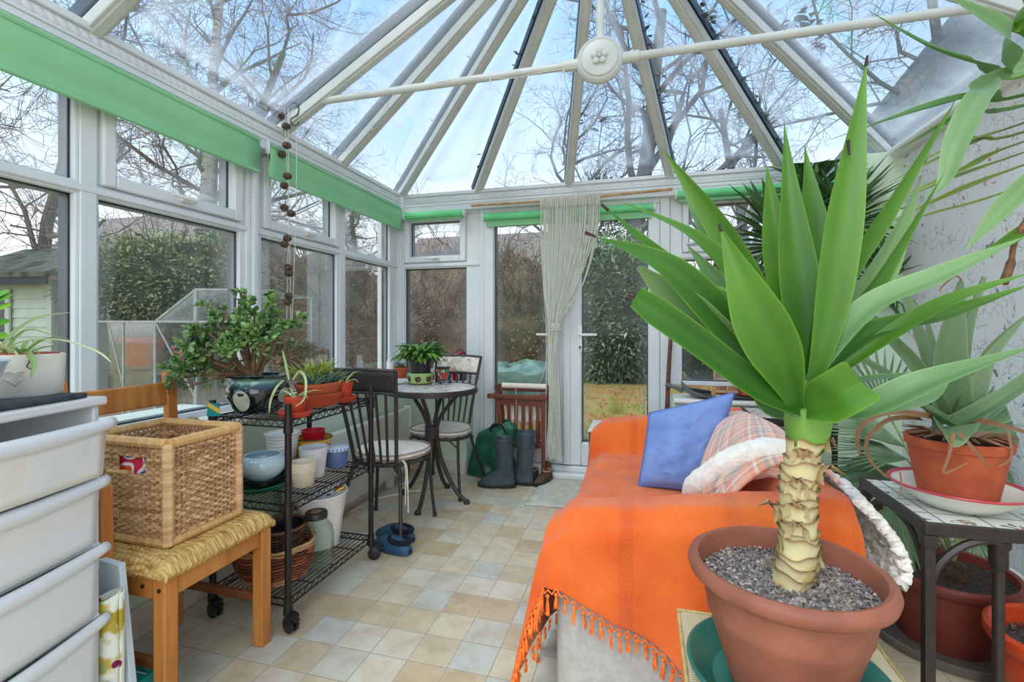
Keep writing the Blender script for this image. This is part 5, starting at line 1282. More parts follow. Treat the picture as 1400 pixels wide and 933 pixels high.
for i in range(9):
    b = c+V(rg_.uniform(-.03,.05),rg_.uniform(-.02,.02),.16+rg_.uniform(0,.05))
    for j in range(9): q.card(b, (rg_.uniform(-1,1),rg_.uniform(-1,1),rg_.uniform(-.3,1)), (rg_.uniform(-1,1),rg_.uniform(-1,1),1), .032, .026, rg_.random())
q.build('flowers', M('pink_petal',(226,70,130),(244,150,180),.6,20,attr=True,transl=.2), wbk)
for i in range(4):
    x = -1.545+i*.062; q = MB().obox((x,3.535,.7355),.042,.03,.075)
    o = q.build('glass_votive', M('votive_red',(206,20,36),rough=.2) if i % 2 == 0 else M('votive_dark',(80,70,74),rough=.2), bevel=.004)
    tag(o, ('square red' if i % 2 == 0 else 'square grey')+(' glass votive on the back sill, left one of its colour' if i < 2 else ' glass votive on the back sill, right one of its colour'), 'votive', 'votive glasses on the back sill')
# right sill
c = V(.385,3.535,.67); dp = thing('dustpan', 'grey plastic dustpan lying on the right back sill', 'dustpan', c)
def fdp(u, v):
    x = .27+.235*u; w_ = .11*(.55+.45*min(1,u*2)); y = 3.54+w_*(2*v-1); e_ = abs(2*v-1)
    return V(x, y, .674+.05*(e_**4)*(1-u)+.055*(1-u)**4)
MB().grid(fdp, 16, 14).build('pan', M('grey_plastic',(110,116,116),(98,104,104),.4), dp, solid=.004)
MB().tube(smooth_path([(.28,3.54,.71),(.23,3.53,.735),(.16,3.52,.755)],4), [.016]*4+[.014]*4+[.011], 10).build('handle', M('grey_plastic',(110,116,116)), dp)
br = thing('hand_brush', 'dark bristled hand brush resting in the grey dustpan', 'brush', (.42,3.53,.69))
MB().hexa([(.31,3.515,.715),(.46,3.515,.70),(.46,3.555,.70),(.31,3.555,.715),(.31,3.515,.74),(.46,3.515,.72),(.46,3.555,.72),(.31,3.555,.74)]).build('brush_back', m_black, br, bevel=.005)
q = MB()
for i in range(14):
    for j in range(3): x = .32+.01*i; q.tube([(x,3.52+.015*j,.712-.0007*i),(x+.012,3.52+.015*j,.682)], .0035, 4)
q.build('bristles', M('dark_bristle',(40,42,44)), br)
st2 = MB().tube(smooth_path([(.165,3.50,.04),(.17,3.53,.5),(.185,3.58,.85),(.205,3.64,1.11)],4), [.017,.016,.0165,.015,.016,.016,.015,.0155,.015,.014,.0145,.014,.013], 9)
simple('wooden_stick', 'knobbly brown walking stick leaning beside the right garden door', 'stick', st2, M('bark_brown',(120,76,62),(76,50,44),.75,40,bump=.8))
c = V(.80,3.555,.67)
simple('trough_tray', 'shallow black tray under the terracotta trough on the right sill', 'tray', MB().box(.575,1.06,3.47,3.64,.67,.695), m_black, bevel=.008)
tt = thing('terracotta_trough', 'rectangular terracotta trough of dry plants on the right back sill', 'potted plant', (.82,3.555,.695))
MB().hexa([(.645,3.50,.696),(1.03,3.50,.696),(1.03,3.61,.696),(.645,3.61,.696),(.62,3.485,.81),(1.05,3.485,.81),(1.05,3.625,.81),(.62,3.625,.81)]).box(.612,1.058,3.477,3.633,.81,.838).build('trough', m_terra, tt, bevel=.006)
MB().box(.635,1.035,3.50,3.61,.836,.841).build('soil', m_soil, tt)
q = MB()
for i in range(16):
    x, y = rg_.uniform(.65,1.0), rg_.uniform(3.52,3.59); h_ = rg_.uniform(.12,.42)
    q.tube(smooth_path([(x,y,.84),(x+rg_.uniform(-.03,.03),y,.84+h_*.5),(x+rg_.uniform(-.06,.06),y+rg_.uniform(-.03,.03),.84+h_)],4), .0035, 5)
    for j in range(5): q.card((x+rg_.uniform(-.05,.05),y,.86+h_*rg_.random()), (rg_.uniform(-1,1),rg_.uniform(-1,1),rg_.uniform(-1,.3)), (0,0,1), .06, .018, rg_.random())
q.build('dry_stems', M('dry_stem',(150,120,80),(196,180,130),.8,20,attr=True), tt)
# ------------------------------------------------------------ sofa
m_sofa = M('pale_grey_upholstery', (186,184,180), (172,170,168), .9, 60, bump=.03, bscale=300)
SX0, SX1, SY0, SY1 = -.25, .53, 1.40, 2.95
sf = thing('sofa', 'small pale grey two-seater sofa under the orange throw', 'sofa', ((SX0+SX1)/2,(SY0+SY1)/2,0))
MB().box(SX0+.02,SX1,SY0+.02,SY1-.02,.04,.30).build('base', m_sofa, sf, bevel=.02, seg=3)
for y0, y1 in ((SY0,SY0+.20),(SY1-.20,SY1)):
    MB().hexa([(SX0,y0,.03),(SX1,y0,.03),(SX1,y1,.03),(SX0,y1,.03),(SX0,y0,.555),(SX1,y0,.64),(SX1,y1,.64),(SX0,y1,.555)]).build('arm', m_sofa, sf, bevel=.05, seg=4)
MB().box(SX0+.0,.36,SY0+.205,SY1-.205,.29,.425).build('seat_cushion', m_sofa, sf, bevel=.04, seg=4)
MB().hexa([(.33,SY0+.05,.28),(SX1,SY0+.05,.04),(SX1,SY1-.05,.04),(.33,SY1-.05,.28),(.40,SY0+.05,.66),(SX1,SY0+.05,.66),(SX1,SY1-.05,.66),(.40,SY1-.05,.66)]).build('back', m_sofa, sf, bevel=.05, seg=4)
MB().box(SX0+.04,SX0+.09,SY0+.04,SY0+.09,0,.05).box(SX0+.04,SX0+.09,SY1-.09,SY1-.04,0,.05).box(SX1-.09,SX1-.04,SY0+.04,SY0+.09,0,.05).box(SX1-.09,SX1-.04,SY1-.09,SY1-.04,0,.05).build('feet', m_black, sf)
def SH(x, y):
    seat = .438; A_ = .585+.10*(x-SX0)/.85
    m1 = sstep(SY0+.245, SY0+.16, y); m2 = sstep(SY1-.245, SY1-.16, y); mb_ = sstep(.28,.41,x)
    h = max(seat, seat+(A_-seat)*m1, seat+(A_-seat)*m2, seat+(.685-seat)*mb_)
    e_ = .045
    for d in (x-SX0, y-SY0, SY1-y):
        if d < e_: h -= .040*(1-max(0, d)/e_)**2
    return h
TX0, TX1, TY0, TY1 = SX0-.018, SX1+.0, SY0-.018, SY1+.018
def bmax(x): return max(.12, min(.60, SH(max(x,SX0), SY0)-(.40-.52*(x+.25))))
def amax(y): return .40 if y < SY0+.25 else .35
def thr(s, t):
    "s along x (neg = overhang fraction of amax), t along y (neg = overhang fraction of bmax)"
    x = TX0+max(0, s); y = TY0+max(0, min(t, TY1-TY0))
    z = SH(max(x,SX0+.001), max(min(y,SY1-.001),SY0+.001))+.018+.012*noise.noise((x*5+y*3,y*6,2))+.006*noise.noise((x*16,y*10-x*8,5))+.010*(1-abs(noise.noise((x*4-y*5,y*3,9)))*4 if abs(noise.noise((x*4-y*5,y*3,9))) < .25 else 0)*sstep(SY1-.3,SY1-.1,y)
    a = max(0,-s)*amax(y); b = max(0,-t)*bmax(x); c = max(0, t-(TY1-TY0))
    if a > 0 and b > 0:
        d = math.hypot(a,b); ph = math.atan2(b,a); ro = (.012+.17*d)*(1+.25*math.sin(ph*5))
        return V(x-ro*math.cos(ph), y-ro*math.sin(ph)*.6, z-d*.96)
    if a > 0: return V(x-.012-.16*a*(1-sstep(SY0,SY0+.9,y)*.6)+.016*a/.3*math.sin(y*17+1)+.01*math.sin(y*41)*a, y, z-a)
    if b > 0: return V(x+.01*math.sin(b*9), y-.010-.06*b+.036*(b/.4)*math.sin(x*14+1.6)+.016*(b/.4)*math.sin(x*31+.4), z-b)
    if c > 0: return V(x, y+.01+.03*c+.02*c*math.sin(x*20), z-c)
    return V(x, y, z)
k = NT('orange_throw'); tc = k.new('TexCoord'); bs = k.new('BsdfPrincipled', in_Roughness=.9); bs.inputs['Sheen Weight'].default_value = .25; co = tc.outputs['Object']
n = k.new('TexNoise', in_Scale=5.0, in_Detail=3.0); k.link(co, n.inputs['Vector'])
r = k.ramp(n.outputs[0], [(.3,(220,88,18)),(.7,(240,118,40))])
g = k.new('SeparateXYZ'); k.link(co, g.inputs[0]); bnd = None
def band(o, f, th): return k.math('GREATER_THAN', k.math('ABSOLUTE', k.math('SINE', k.math('MULTIPLY', o, f))), th)
bnd = k.math('MAXIMUM', band(g.outputs[0], 11.0, .975), band(g.outputs[1], 9.0, .98))
nf = k.new('TexNoise', in_Scale=240.0, in_Detail=2.0); k.link(co, nf.inputs['Vector'])
k.link(k.mix(k.math('MULTIPLY', bnd, .09), r.outputs[0], (206,70,10)), bs.inputs['Base Color'])
hh = k.math('ADD', nf.outputs[0], k.math('MULTIPLY', k.math('MULTIPLY', bnd, nf.outputs[0]), 1.6)); n7 = k.new('TexNoise', in_Scale=12.0, in_Detail=2.0); k.link(co, n7.inputs['Vector'])
b = k.new('Bump', in_Strength=.55, in_Distance=.006); k.link(k.math('ADD', hh, k.math('MULTIPLY', n7.outputs[0], 2.5)), b.inputs['Height']); k.link(b.outputs[0], bs.inputs['Normal'])
k.link(bs.outputs[0], k.out.inputs[0]); m_or = k.m
th = thing('orange_throw', 'bright orange cotton throw with tasselled hem draped over the sofa', 'throw', (.1,2.1,.1))
NA, NB = 14, 14
ss = [-1+i/NA for i in range(NA)]+[(TX1-TX0)*i/44 for i in range(45)]
ts = [-1+i/NB for i in range(NB)]+[(TY1-TY0)*i/80 for i in range(81)]+[(TY1-TY0)+.42*i/8 for i in range(1,9)]
mbt = MB(); W_ = len(ts)
mbt.add([thr(s,t) for s in ss for t in ts], [(i*W_+j,(i+1)*W_+j,(i+1)*W_+j+1,i*W_+j+1) for i in range(len(ss)-1) for j in range(W_-1)])
mbt.build('cloth', m_or, th, sub=1, solid=.006)
rg_ = random.Random(19); m_tas = M('orange_fringe', (246,136,56), (226,92,24), .9, 60)
def tassel(p, L):
    q = MB(); q.ball(p+V(0,0,-.006), .0065, 7, 5); off = V(rg_.uniform(-.006,.006),rg_.uniform(-.006,.004),0)
    for k_ in range(5):
        o = V(rg_.uniform(-.005,.005),rg_.uniform(-.004,.004),0); q.tube([p+V(0,0,-.008), p+o*.8+off*.5+V(0,0,-L*.6), p+o*1.5+off+V(0,0,-L)], [.0032,.0036,.0012], 4)
    q.build('tassel', m_tas, th)
hem = [thr(-1, -1+i/12) for i in range(12)]; hem += [thr(-1+i/14, -1) for i in range(1,14)]; hem += [thr(.0+.55*i/22, -1) for i in range(23)]
net = MB()
for i, p in enumerate(hem):
    tassel(p+V(0,-.004,-.012), rg_.uniform(.038,.058))
    if i: net.tube([hem[i-1]+V(0,-.003,0), (hem[i-1]+p)/2+V(0,-.005,-.014), p+V(0,-.003,0)], .0028, 5)
for j in range(0,30):
    y = TY0+.04+j*.05; p = thr(-1, y-TY0)
    if j < 22: tassel(p+V(-.003,0,-.012), rg_.uniform(.035,.05))
net.build('knotted_edge', m_tas, th)
# ------------------------------------------------------------ blue cushion
m_blue = M('faded_blue_cotton', (126,154,212), (106,134,196), .85, 9, bump=.3, bscale=30)
def pillow(name, label, cat, BL, BR, TR, TL, thick, mat, pipe=None, seed=1):
    t = thing(name, label, cat, (BL+BR)/2)
    nrm = (BR-BL).cross(TL-BL).normalized()
    def f(u, v, s):
        p = (BL*(1-u)+BR*u)*(1-v)+(TL*(1-u)+TR*u)*v
        c = (BL+BR+TR+TL)/4; e_ = (4*u*(1-u)*4*v*(1-v))
        pin = .05*(math.sin(PI*u)*(1-math.sin(PI*v))+math.sin(PI*v)*(1-math.sin(PI*u)))*.6
        p = p+(c-p)*pin
        q_ = noise.noise((u*3+v*4,v*7-u*2,seed)); w_ = noise.noise((u*4+seed,v*4,1))*.012+(.006*max(0,1-abs(q_)*4))+noise.noise((u*9+v*12,v*3,seed))*.008
        return p+nrm*s*(thick*max(0,e_)**.42+ w_*min(1,e_*2))
    m_ = MB(); m_.grid(lambda u,v: f(u,v,1), 36, 36); m_.grid(lambda u,v: f(u,v,-1), 36, 36)
    m_.build('cover', mat, t)
    if pipe:
        pts = [f(i/20,0,0) for i in range(20)]+[f(1,i/20,0) for i in range(20)]+[f(1-i/20,1,0) for i in range(20)]+[f(0,1-i/20,0) for i in range(21)]
        MB().tube(pts, .0045, 6, caps=False).build('piping', pipe, t)
    return t
pillow('cushion', 'faded blue cushion leaning against the back of the orange sofa', 'cushion', at(873,664,2.09), at(966,674,1.98), at(1004,537,2.16), at(888,565,2.24), .055, m_blue, M('blue_piping',(84,104,168)), 3)
# ------------------------------------------------------------ plaid sherpa blanket
k = NT('plaid'); tc = k.new('TexCoord'); bs = k.new('BsdfPrincipled', in_Roughness=.9); bs.inputs['Sheen Weight'].default_value = .4
a_ = k.new('Attribute', attribute_name='fac'); g = k.new('SeparateXYZ'); k.link(tc.outputs['Object'], g.inputs[0])
def stripes(o, sc_):
    fr_ = k.math('FRACT', k.math('MULTIPLY', o, sc_))
    return k.ramp(fr_, [(0,(238,178,150)),(.18,(232,150,120)),(.26,(246,236,226)),(.31,(232,160,132)),(.42,(150,160,164)),(.50,(236,206,186)),(.56,(146,158,164)),(.62,(240,190,160)),(.74,(250,240,230)),(.78,(230,140,110)),(.9,(214,190,176))], 'CONSTANT').outputs[0]
c = k.mix(.5, stripes(a_.outputs['Fac'], 3.2), stripes(g.outputs[1], 4.6)); k.link(c, bs.inputs['Base Color'])
nf = k.new('TexNoise', in_Scale=160.0); k.link(tc.outputs['Object'], nf.inputs['Vector']); b = k.new('Bump', in_Strength=.3, in_Distance=.005); k.link(nf.outputs[0], b.inputs['Height']); k.link(b.outputs[0], bs.inputs['Normal'])
k.link(bs.outputs[0], k.out.inputs[0]); m_plaid = k.m
m_sherpa = M('sherpa', (255,252,246), (244,238,228), .95, 50, bump=.5, bscale=70)
bt = thing('sherpa_blanket', 'orange and grey plaid blanket with thick white fleece lining folded over the sofa back', 'blanket', (.45,2.2,.36))
prof = smooth_path([V(.12,0,.47),V(.20,0,.545),V(.28,0,.645),V(.36,0,.715),V(.44,0,.738),V(.52,0,.72),V(.57,0,.66)], 6)
def fbk(u, v, off=0):
    u = .62*v**1.3+(1-.62*v**1.3)*u
    i = u*(len(prof)-1); i0 = int(min(i, len(prof)-2)); p = prof[i0]+(prof[i0+1]-prof[i0])*(i-i0)
    y = 1.57+.92*v
    bump_ = .045*math.sin(PI*min(1,.12+v*.88))*math.sin(PI*min(1,u))**.8+.008*noise.noise((u*5,v*6,3))
    return V(p.x, y, p.z+.012+bump_+off)
MB().grid(lambda u,v: fbk(u,v), 40, 40, fac=lambda u,v: u*.9).build('plaid_side', m_plaid, bt, solid=.012)
def fuzz(mb, pts, r, seed):
    P = smooth_path(pts, 9); m_ = len(P); n = 18; vs = []; fs = []
    for i in range(m_):
        t = (P[min(i+1,m_-1)]-P[max(i-1,0)]).normalized(); u = t.orthogonal() if abs(t.y) > .9 else (V(0,1,0)-t*t.y).normalized(); w_ = t.cross(u)
        e_ = min(1, 4*min(i+.6, m_-1-i+.6)/m_*1.5)**.5
        for k_ in range(n):
            a = 2*PI*k_/n; q = u*math.cos(a)+w_*math.sin(a)
            rr_ = r*e_*(1+.14*noise.noise((P[i]+q*r)*38+V(seed,0,0))+.10*noise.noise((P[i]+q*r)*90))
            vs.append(P[i]+q*rr_)
    fs = [(i*n+k_, i*n+(k_+1)%n, (i+1)*n+(k_+1)%n, (i+1)*n+k_) for i in range(m_-1) for k_ in range(n)]+[tuple(range(n-1,-1,-1)), tuple((m_-1)*n+k_ for k_ in range(n))]
    mb.add(vs, fs)
e1 = MB(); fuzz(e1, [at(936,676,1.70),at(962,655,1.63),at(1000,630,1.56),at(1045,616,1.51),at(1085,624,1.48),at(1118,652,1.47)], .038, 1)
e1.build('fleece_roll', m_sherpa, bt)
e2 = MB(); fuzz(e2, [at(962,676,1.62),at(1000,655,1.54),at(1045,642,1.49),at(1085,652,1.46),at(1108,672,1.46)], .026, 2); e2.a = [.0+.55*(i % 18)/18 for i in range(len(e2.a))]
e2.build('plaid_fold', m_plaid, bt)
e3 = MB()
def fsh(u, v):
    return V(.535+.085*math.sin(PI*.5*u)+.02*math.sin(v*6+u*3)+.010*noise.noise((u*30,v*34,1)), 1.42+.72*v-.03*u*(1-v)+.012*noise.noise((u*28,v*30,6)), .715-.20*u-.10*u*v)
e3.grid(fsh, 44, 70); e3.build('fleece_side', m_sherpa, bt, solid=.026)
# ------------------------------------------------------------ hamper, green saucer, yucca
k = NT('cream_weave'); tc = k.new('TexCoord'); bs = k.new('BsdfPrincipled', in_Roughness=.7); w1 = k.new('TexWave', in_Scale=50.0, in_Distortion=.6); w1.bands_direction = 'Y'; w2 = k.new('TexWave', in_Scale=50.0, in_Distortion=.6); w2.bands_direction = 'X'
w3 = k.new('TexWave', in_Scale=50.0, in_Distortion=.6); w3.bands_direction = 'Z'
for w_ in (w1, w2, w3): k.link(tc.outputs['Object'], w_.inputs[0])
f = k.math('MULTIPLY', w1.outputs['Fac'], k.math('ADD', .6, k.math('MULTIPLY', w2.outputs['Fac'], .4))); f = k.math('MULTIPLY', f, k.math('ADD', .7, k.math('MULTIPLY', w3.outputs['Fac'], .3)))
r = k.ramp(f, [(0,(176,164,126)),(.6,(226,218,186)),(1,(238,232,206))]); k.link(r.outputs[0], bs.inputs['Base Color']); b = k.new('Bump', in_Strength=.5, in_Distance=.004); k.link(f, b.inputs['Height']); k.link(b.outputs[0], bs.inputs['Normal']); k.link(bs.outputs[0], k.out.inputs[0]); m_hw = k.m
hm = thing('woven_hamper', 'square cream woven hamper under the large yucca at front', 'hamper', (.295,1.04,0))
MB().box(.10,.49,.85,1.245,0,.435).build('body', m_hw, hm, bevel=.012)
MB().box(.088,.502,.838,1.257,.437,.458).build('lid', m_hw, hm, bevel=.008)
tr_ = MB(); m_cordt = M('straw_cord',(206,190,130),(176,158,98),.8,60)
for z in (.44,.455): tr_.tube([(.088,.838,z),(.502,.838,z),(.502,1.257,z),(.088,1.257,z),(.088,.838,z)], .005, 6)
tr_.build('lid_cord', m_cordt, hm)
YC = V(.268,1.03,.459)
simple('plant_saucer', 'dark green plastic saucer under the large yucca pot, on the cream hamper', 'saucer', MB().lathe([(.128,0),(.134,.002),(.172,.034),(.178,.037),(.180,.043),(.174,.046),(.166,.042),(.130,.008),(1e-4,.006)], YC, 56), M('bottle_green',(28,98,84),(40,116,100),.35,8))
m_ybig = M('weathered_terracotta', (156,96,74), (126,72,54), .6, 7, bump=.1, bscale=40)
yp = thing('potted_yucca', 'large green yucca in a terracotta-coloured pot on the cream hamper at front', 'potted plant', YC+V(0,0,.008))
PC = YC+V(0,0,.008)
MB().lathe([(.094,0),(.098,.002),(.112,.05),(.138,.135),(.141,.14),(.142,.152),(.150,.19),(.152,.203),(.166,.206),(.174,.213),(.177,.224),(.174,.234),(.165,.240),(.158,.238),(.154,.230),(.150,.20),(.145,.17)], PC, 72).build('pot', m_ybig, yp)
k = NT('gravel'); tc = k.new('TexCoord'); bs = k.new('BsdfPrincipled', in_Roughness=.85); vo = k.new('TexVoronoi', in_Scale=150.0); k.link(tc.outputs['Object'], vo.inputs['Vector']); hs = k.new('SeparateColor'); k.link(vo.outputs['Color'], hs.inputs[0])
r = k.ramp(hs.outputs[0], [(0,(70,64,62)),(.3,(150,142,136)),(.6,(112,104,104)),(.8,(196,186,176)),(1,(90,84,92))]); k.link(r.outputs[0], bs.inputs['Base Color']); b = k.new('Bump', in_Strength=1.0, in_Distance=.006); k.link(vo.outputs['Distance'], b.inputs['Height']); k.link(b.outputs[0], bs.inputs['Normal']); k.link(bs.outputs[0], k.out.inputs[0]); m_grv = k.m
gv = MB(); rg_ = random.Random(5)
gv.lathe([(1e-4,.198),(.08,.2),(.151,.196)], PC, 40)
for i in range(1500):
    a = rg_.uniform(0,6.283); q = .148*math.sqrt(rg_.random()); s = rg_.uniform(.0025,.0055); c = PC+V(math.cos(a)*q,math.sin(a)*q,.199+rg_.uniform(0,.003))
    x, y, z = [s*rg_.uniform(.6,1.3) for _ in range(3)]; al = rg_.uniform(0,3)
    u_, w_ = V(math.cos(al),math.sin(al),0), V(-math.sin(al),math.cos(al),0)
    gv.add([c+u_*x, c+w_*y, c-u_*x, c-w_*y, c+V(0,0,z), c-V(0,0,z)], [(0,1,4),(1,2,4),(2,3,4),(3,0,4),(1,0,5),(2,1,5),(3,2,5),(0,3,5)])
gb_ = gv.build('gravel', m_grv, yp, smooth=False)
# trunk with papery leaf-base rings
T0, T1 = PC+V(.008,.0,.19), at(1104,585,.945)
trk = MB(); hus = MB(); rg_ = random.Random(6)
def trp(u): return T0*(1-u)+T1*u+V(.006*math.sin(u*7),0,0)
N_ = 40; trk.tube([trp(i/N_) for i in range(N_+1)], [.031-.004*(i/N_)+.0022*math.sin(i*PI*.62) for i in range(N_+1)], 18)
for j in range(13):
    u = .02+.87*j/13; c = trp(u); ph = rg_.uniform(0,6.28); rr_ = .0325-.004*u
    # one overlapping collar, opening on one side, wavy upper edge
    def fh(a_, v_, u=u, ph=ph, rr_=rr_):
        a = ph+2*PI*.97*a_; up = trp(min(1,u+.09*v_)); q = rr_-.001+.0075*v_**1.5+.0014*math.sin(a*3+j)
        return up+V(math.cos(a)*q, math.sin(a)*q, .008*math.sin(a*1+ph)*v_+.003*math.sin(a*5+j)*v_)
    hus.grid(fh, 30, 5, fac=lambda a_, v_: .05+.95*v_**5)
    if j in (1,4,5,6,8,9,11,12):
        a = rg_.choice((PI+.3,PI-.2,-.3,.5,-1.2,PI*1.4)); d = V(math.cos(a),math.sin(a),.25); b0 = trp(u+.09)+d*rr_
        tip = b0+d*rg_.uniform(.02,.045)+V(0,0,rg_.uniform(-.025,.012)); hus.leaf([b0+V(0,0,-.02),b0+V(0,0,.006),(b0+tip)/2+V(0,0,.01),tip], [.045,.036,.020,.002], d+V(0,0,.3), .5, .4, .9)
m_husk = M('papery_husk', (216,208,158), (140,92,58), .75, 30, attr=True)
trk.build('trunk', M('trunk_cream',(216,200,142),(190,166,108),.7,26,bump=.3), yp); hus.build('leaf_bases', m_husk, yp)
stg = MB(); S1 = at(1108,515,.945); stg.tube([T1-(S1-T1)*.4, T1-(S1-T1)*.2, T1+(S1-T1)*.15, (T1+S1)/2, S1], [.030,.037,.042,.038,.018], 18)
stg.build('green_stem', M('green_crown',(120,168,70),(96,140,56),.45,10), yp)
m_yuc = M('yucca_leaf', (44,100,24), (112,164,56), .40, 7, attr=True, transl=.22, stretch=(1,1,1))
m_yuc2 = M('yucca_leaf_pale', (84,130,76), (152,188,126), .40, 7, attr=True, transl=.22)
m_tip = M('dry_tip', (60,40,34), rough=.8)
def yleaf(mb, pts, wpx, fac=.5, face=None, prof=None, fold=.16, n=7):
    P3 = [at(*p) for p in pts]; P = smooth_path(P3, n); m_ = len(P); tm = sum(p[2] for p in pts)/len(pts)
    W = wpx*tm/FPX; ws = []
    for i in range(m_):
        s = i/(m_-1)
        w_ = (.45+.55*sstep(0,.42,s))*(1-sstep(.5,1.03,s)**1.25) if prof is None else prof(s)
        ws.append(W*max(.015,w_))
    if face is None: face = V(-.2,-1,.25)
    mb.leaf(P, ws, face, fold, max(0,fac-.28), min(1,fac+.12), rich=True)
Y1 = MB(); Y2 = MB(); t0 = .945
bw_ = lambda s: (.30+.70*sstep(0,.5,s))*(1-sstep(.55,1.02,s)**1.15)
yleaf(Y1, [(1090,559,t0-.03),(1068,500,t0-.09),(1030,420,t0-.13),(983,306,t0-.12)], 68, .55, V(-.3,-1,.2), bw_)
yleaf(Y1, [(1098,552,t0),(1098,450,t0+.01),(1086,330,t0+.02),(1072,168,t0+.03)], 50, .42, V(0,-1,.1))
yleaf(Y1, [(1105,552,t0-.03),(1132,440,t0-.06),(1158,270,t0-.08),(1186,76,t0-.06)], 47, .62, V(.05,-1,.1), bw_)
yleaf(Y1, [(1102,532,t0),(1130,400,t0+.0),(1160,240,t0+.02),(1178,160,t0+.03)], 34, .72, V(.25,-1,.1))
yleaf(Y1, [(1096,552,t0+.02),(1085,440,t0+.06),(1062,330,t0+.09),(1048,225,t0+.10)], 46, .65, V(-.1,-1,.1))
yleaf(Y1, [(1101,532,t0+.02),(1118,400,t0+.08),(1112,300,t0+.12),(1100,198,t0+.14)], 42, .5, V(.1,-1,0))
yleaf(Y1, [(1092,549,t0),(1035,480,t0-.01),(930,375,t0-.04),(822,279,t0-.08)], 36, .25, V(-.4,-.7,.7))
yleaf(Y1, [(1089,537,t0+.02),(1030,410,t0+.03),(950,325,t0+.0),(838,272,t0-.04)], 34, .48, V(-.4,-.7,.7))
yleaf(Y1, [(1089,554,t0),(1020,475,t0-.05),(920,370,t0-.10),(815,324,t0-.12)], 46, .22, V(-.4,-.8,.5))
yleaf(Y2, [(1089,564,t0-.02),(1020,500,t0-.03),(940,425,t0-.06),(874,366,t0-.08)], 56, .45, V(-.5,-.8,.3), lambda s: .35+.65*sstep(0,.4,s)-.85*sstep(.62,1.02,s))
yleaf(Y1, [(1095,562,t0-.03),(1030,525,t0-.06),(950,465,t0-.10),(868,407,t0-.12)], 40, .18, V(-.4,-.8,.5), lambda s: .5+.5*sstep(0,.3,s)-.25*sstep(.85,1,s))
yleaf(Y1, [(1092,552,t0+.04),(1040,410,t0+.07),(975,300,t0+.08),(905,203,t0+.08)], 36, .5, V(-.6,-.8,.3))
yleaf(Y2, [(1089,552,t0+.08),(1020,400,t0+.12),(965,310,t0+.14),(930,250,t0+.15)], 26, .4, V(-.5,-.8,.3))
yleaf(Y1, [(1086,552,t0-.01),(1060,455,t0-.03),(1000,403,t0-.04),(924,380,t0-.04)], 26, .95, V(-.2,-.5,1))
yleaf(Y2, [(1086,562,t0+.05),(1035,450,t0+.09),(985,390,t0+.11),(938,333,t0+.12)], 34, .3, V(-.5,-.8,.3))
yleaf(Y1, [(1100,560,t0-.04),(1122,552,t0-.07),(1148,538,t0-.10),(1178,520,t0-.11)], 62, .55, V(-.1,-1,.35), lambda s: .45+.55*sstep(0,.5,s)-.12*sstep(.9,1,s), .3)
yleaf(Y1, [(1096,566,t0+.02),(1070,552,t0+.06),(1050,530,t0+.09),(1030,480,t0+.1)], 50, .1, V(-.5,-.8,.2))
yleaf(Y1, [(1105,522,t0),(1155,385,t0-.02),(1220,280,t0-.05),(1312,128,t0-.09)], 30, .6, V(.6,-.7,.3))
yleaf(Y2, [(1104,532,t0),(1160,440,t0+.02),(1215,350,t0+.02),(1262,238,t0+.03)], 52, .7, V(.6,-.8,.2))
yleaf(Y1, [(1110,512,t0-.02),(1170,430,t0-.04),(1205,380,t0-.05),(1290,238,t0-.08)], 34, .4, V(.7,-.7,.3))
yleaf(Y2, [(1107,522,t0-.03),(1180,425,t0-.08),(1285,376,t0-.12),(1405,322,t0-.14)], 36, .55, V(.2,-.6,.8))
yleaf(Y1, [(1107,527,t0),(1188,455,t0-.03),(1290,430,t0-.06),(1420,385,t0-.10)], 30, .5, V(.2,-.6,.8))
yleaf(Y1, [(1108,537,t0),(1210,462,t0-.05),(1300,410,t0-.09),(1420,370,t0-.12)], 24, .75, V(.2,-.6,.8))
yleaf(Y2, [(1102,554,t0),(1170,562,t0-.05),(1270,520,t0-.10),(1425,470,t0-.13)], 40, .35, V(.1,-.6,.8))
yleaf(Y2, [(1102,559,t0+.03),(1190,555,t0+.05),(1260,540,t0+.06),(1300,520,t0+.06)], 44, .5, V(.1,-.5,.9))
yleaf(Y2, [(1101,552,t0+.06),(1180,520,t0+.10),(1270,512,t0+.12),(1330,500,t0+.12)], 16, .4, V(.1,-.3,1))
lo_ = Y1.build('leaves', m_yuc, yp); Y2.build('pale_leaves', m_yuc2, yp)
q = MB()
for a, b in (((822,279,t0-.08),(832,288,t0-.079)),((983,306,t0-.121),(986,316,t0-.122)),((815,324,t0-.121),(800,318,t0-.122)),((868,407,t0-.121),(858,404,t0-.12)),((1186,76,t0-.06),(1184,90,t0-.061)),((1161,212,t0-.085),(1159,192,t0-.084))):
    q.tube([at(*a), at(*b)], [.002,.0035], 5)
q.build('dry_tips', m_tip, yp)
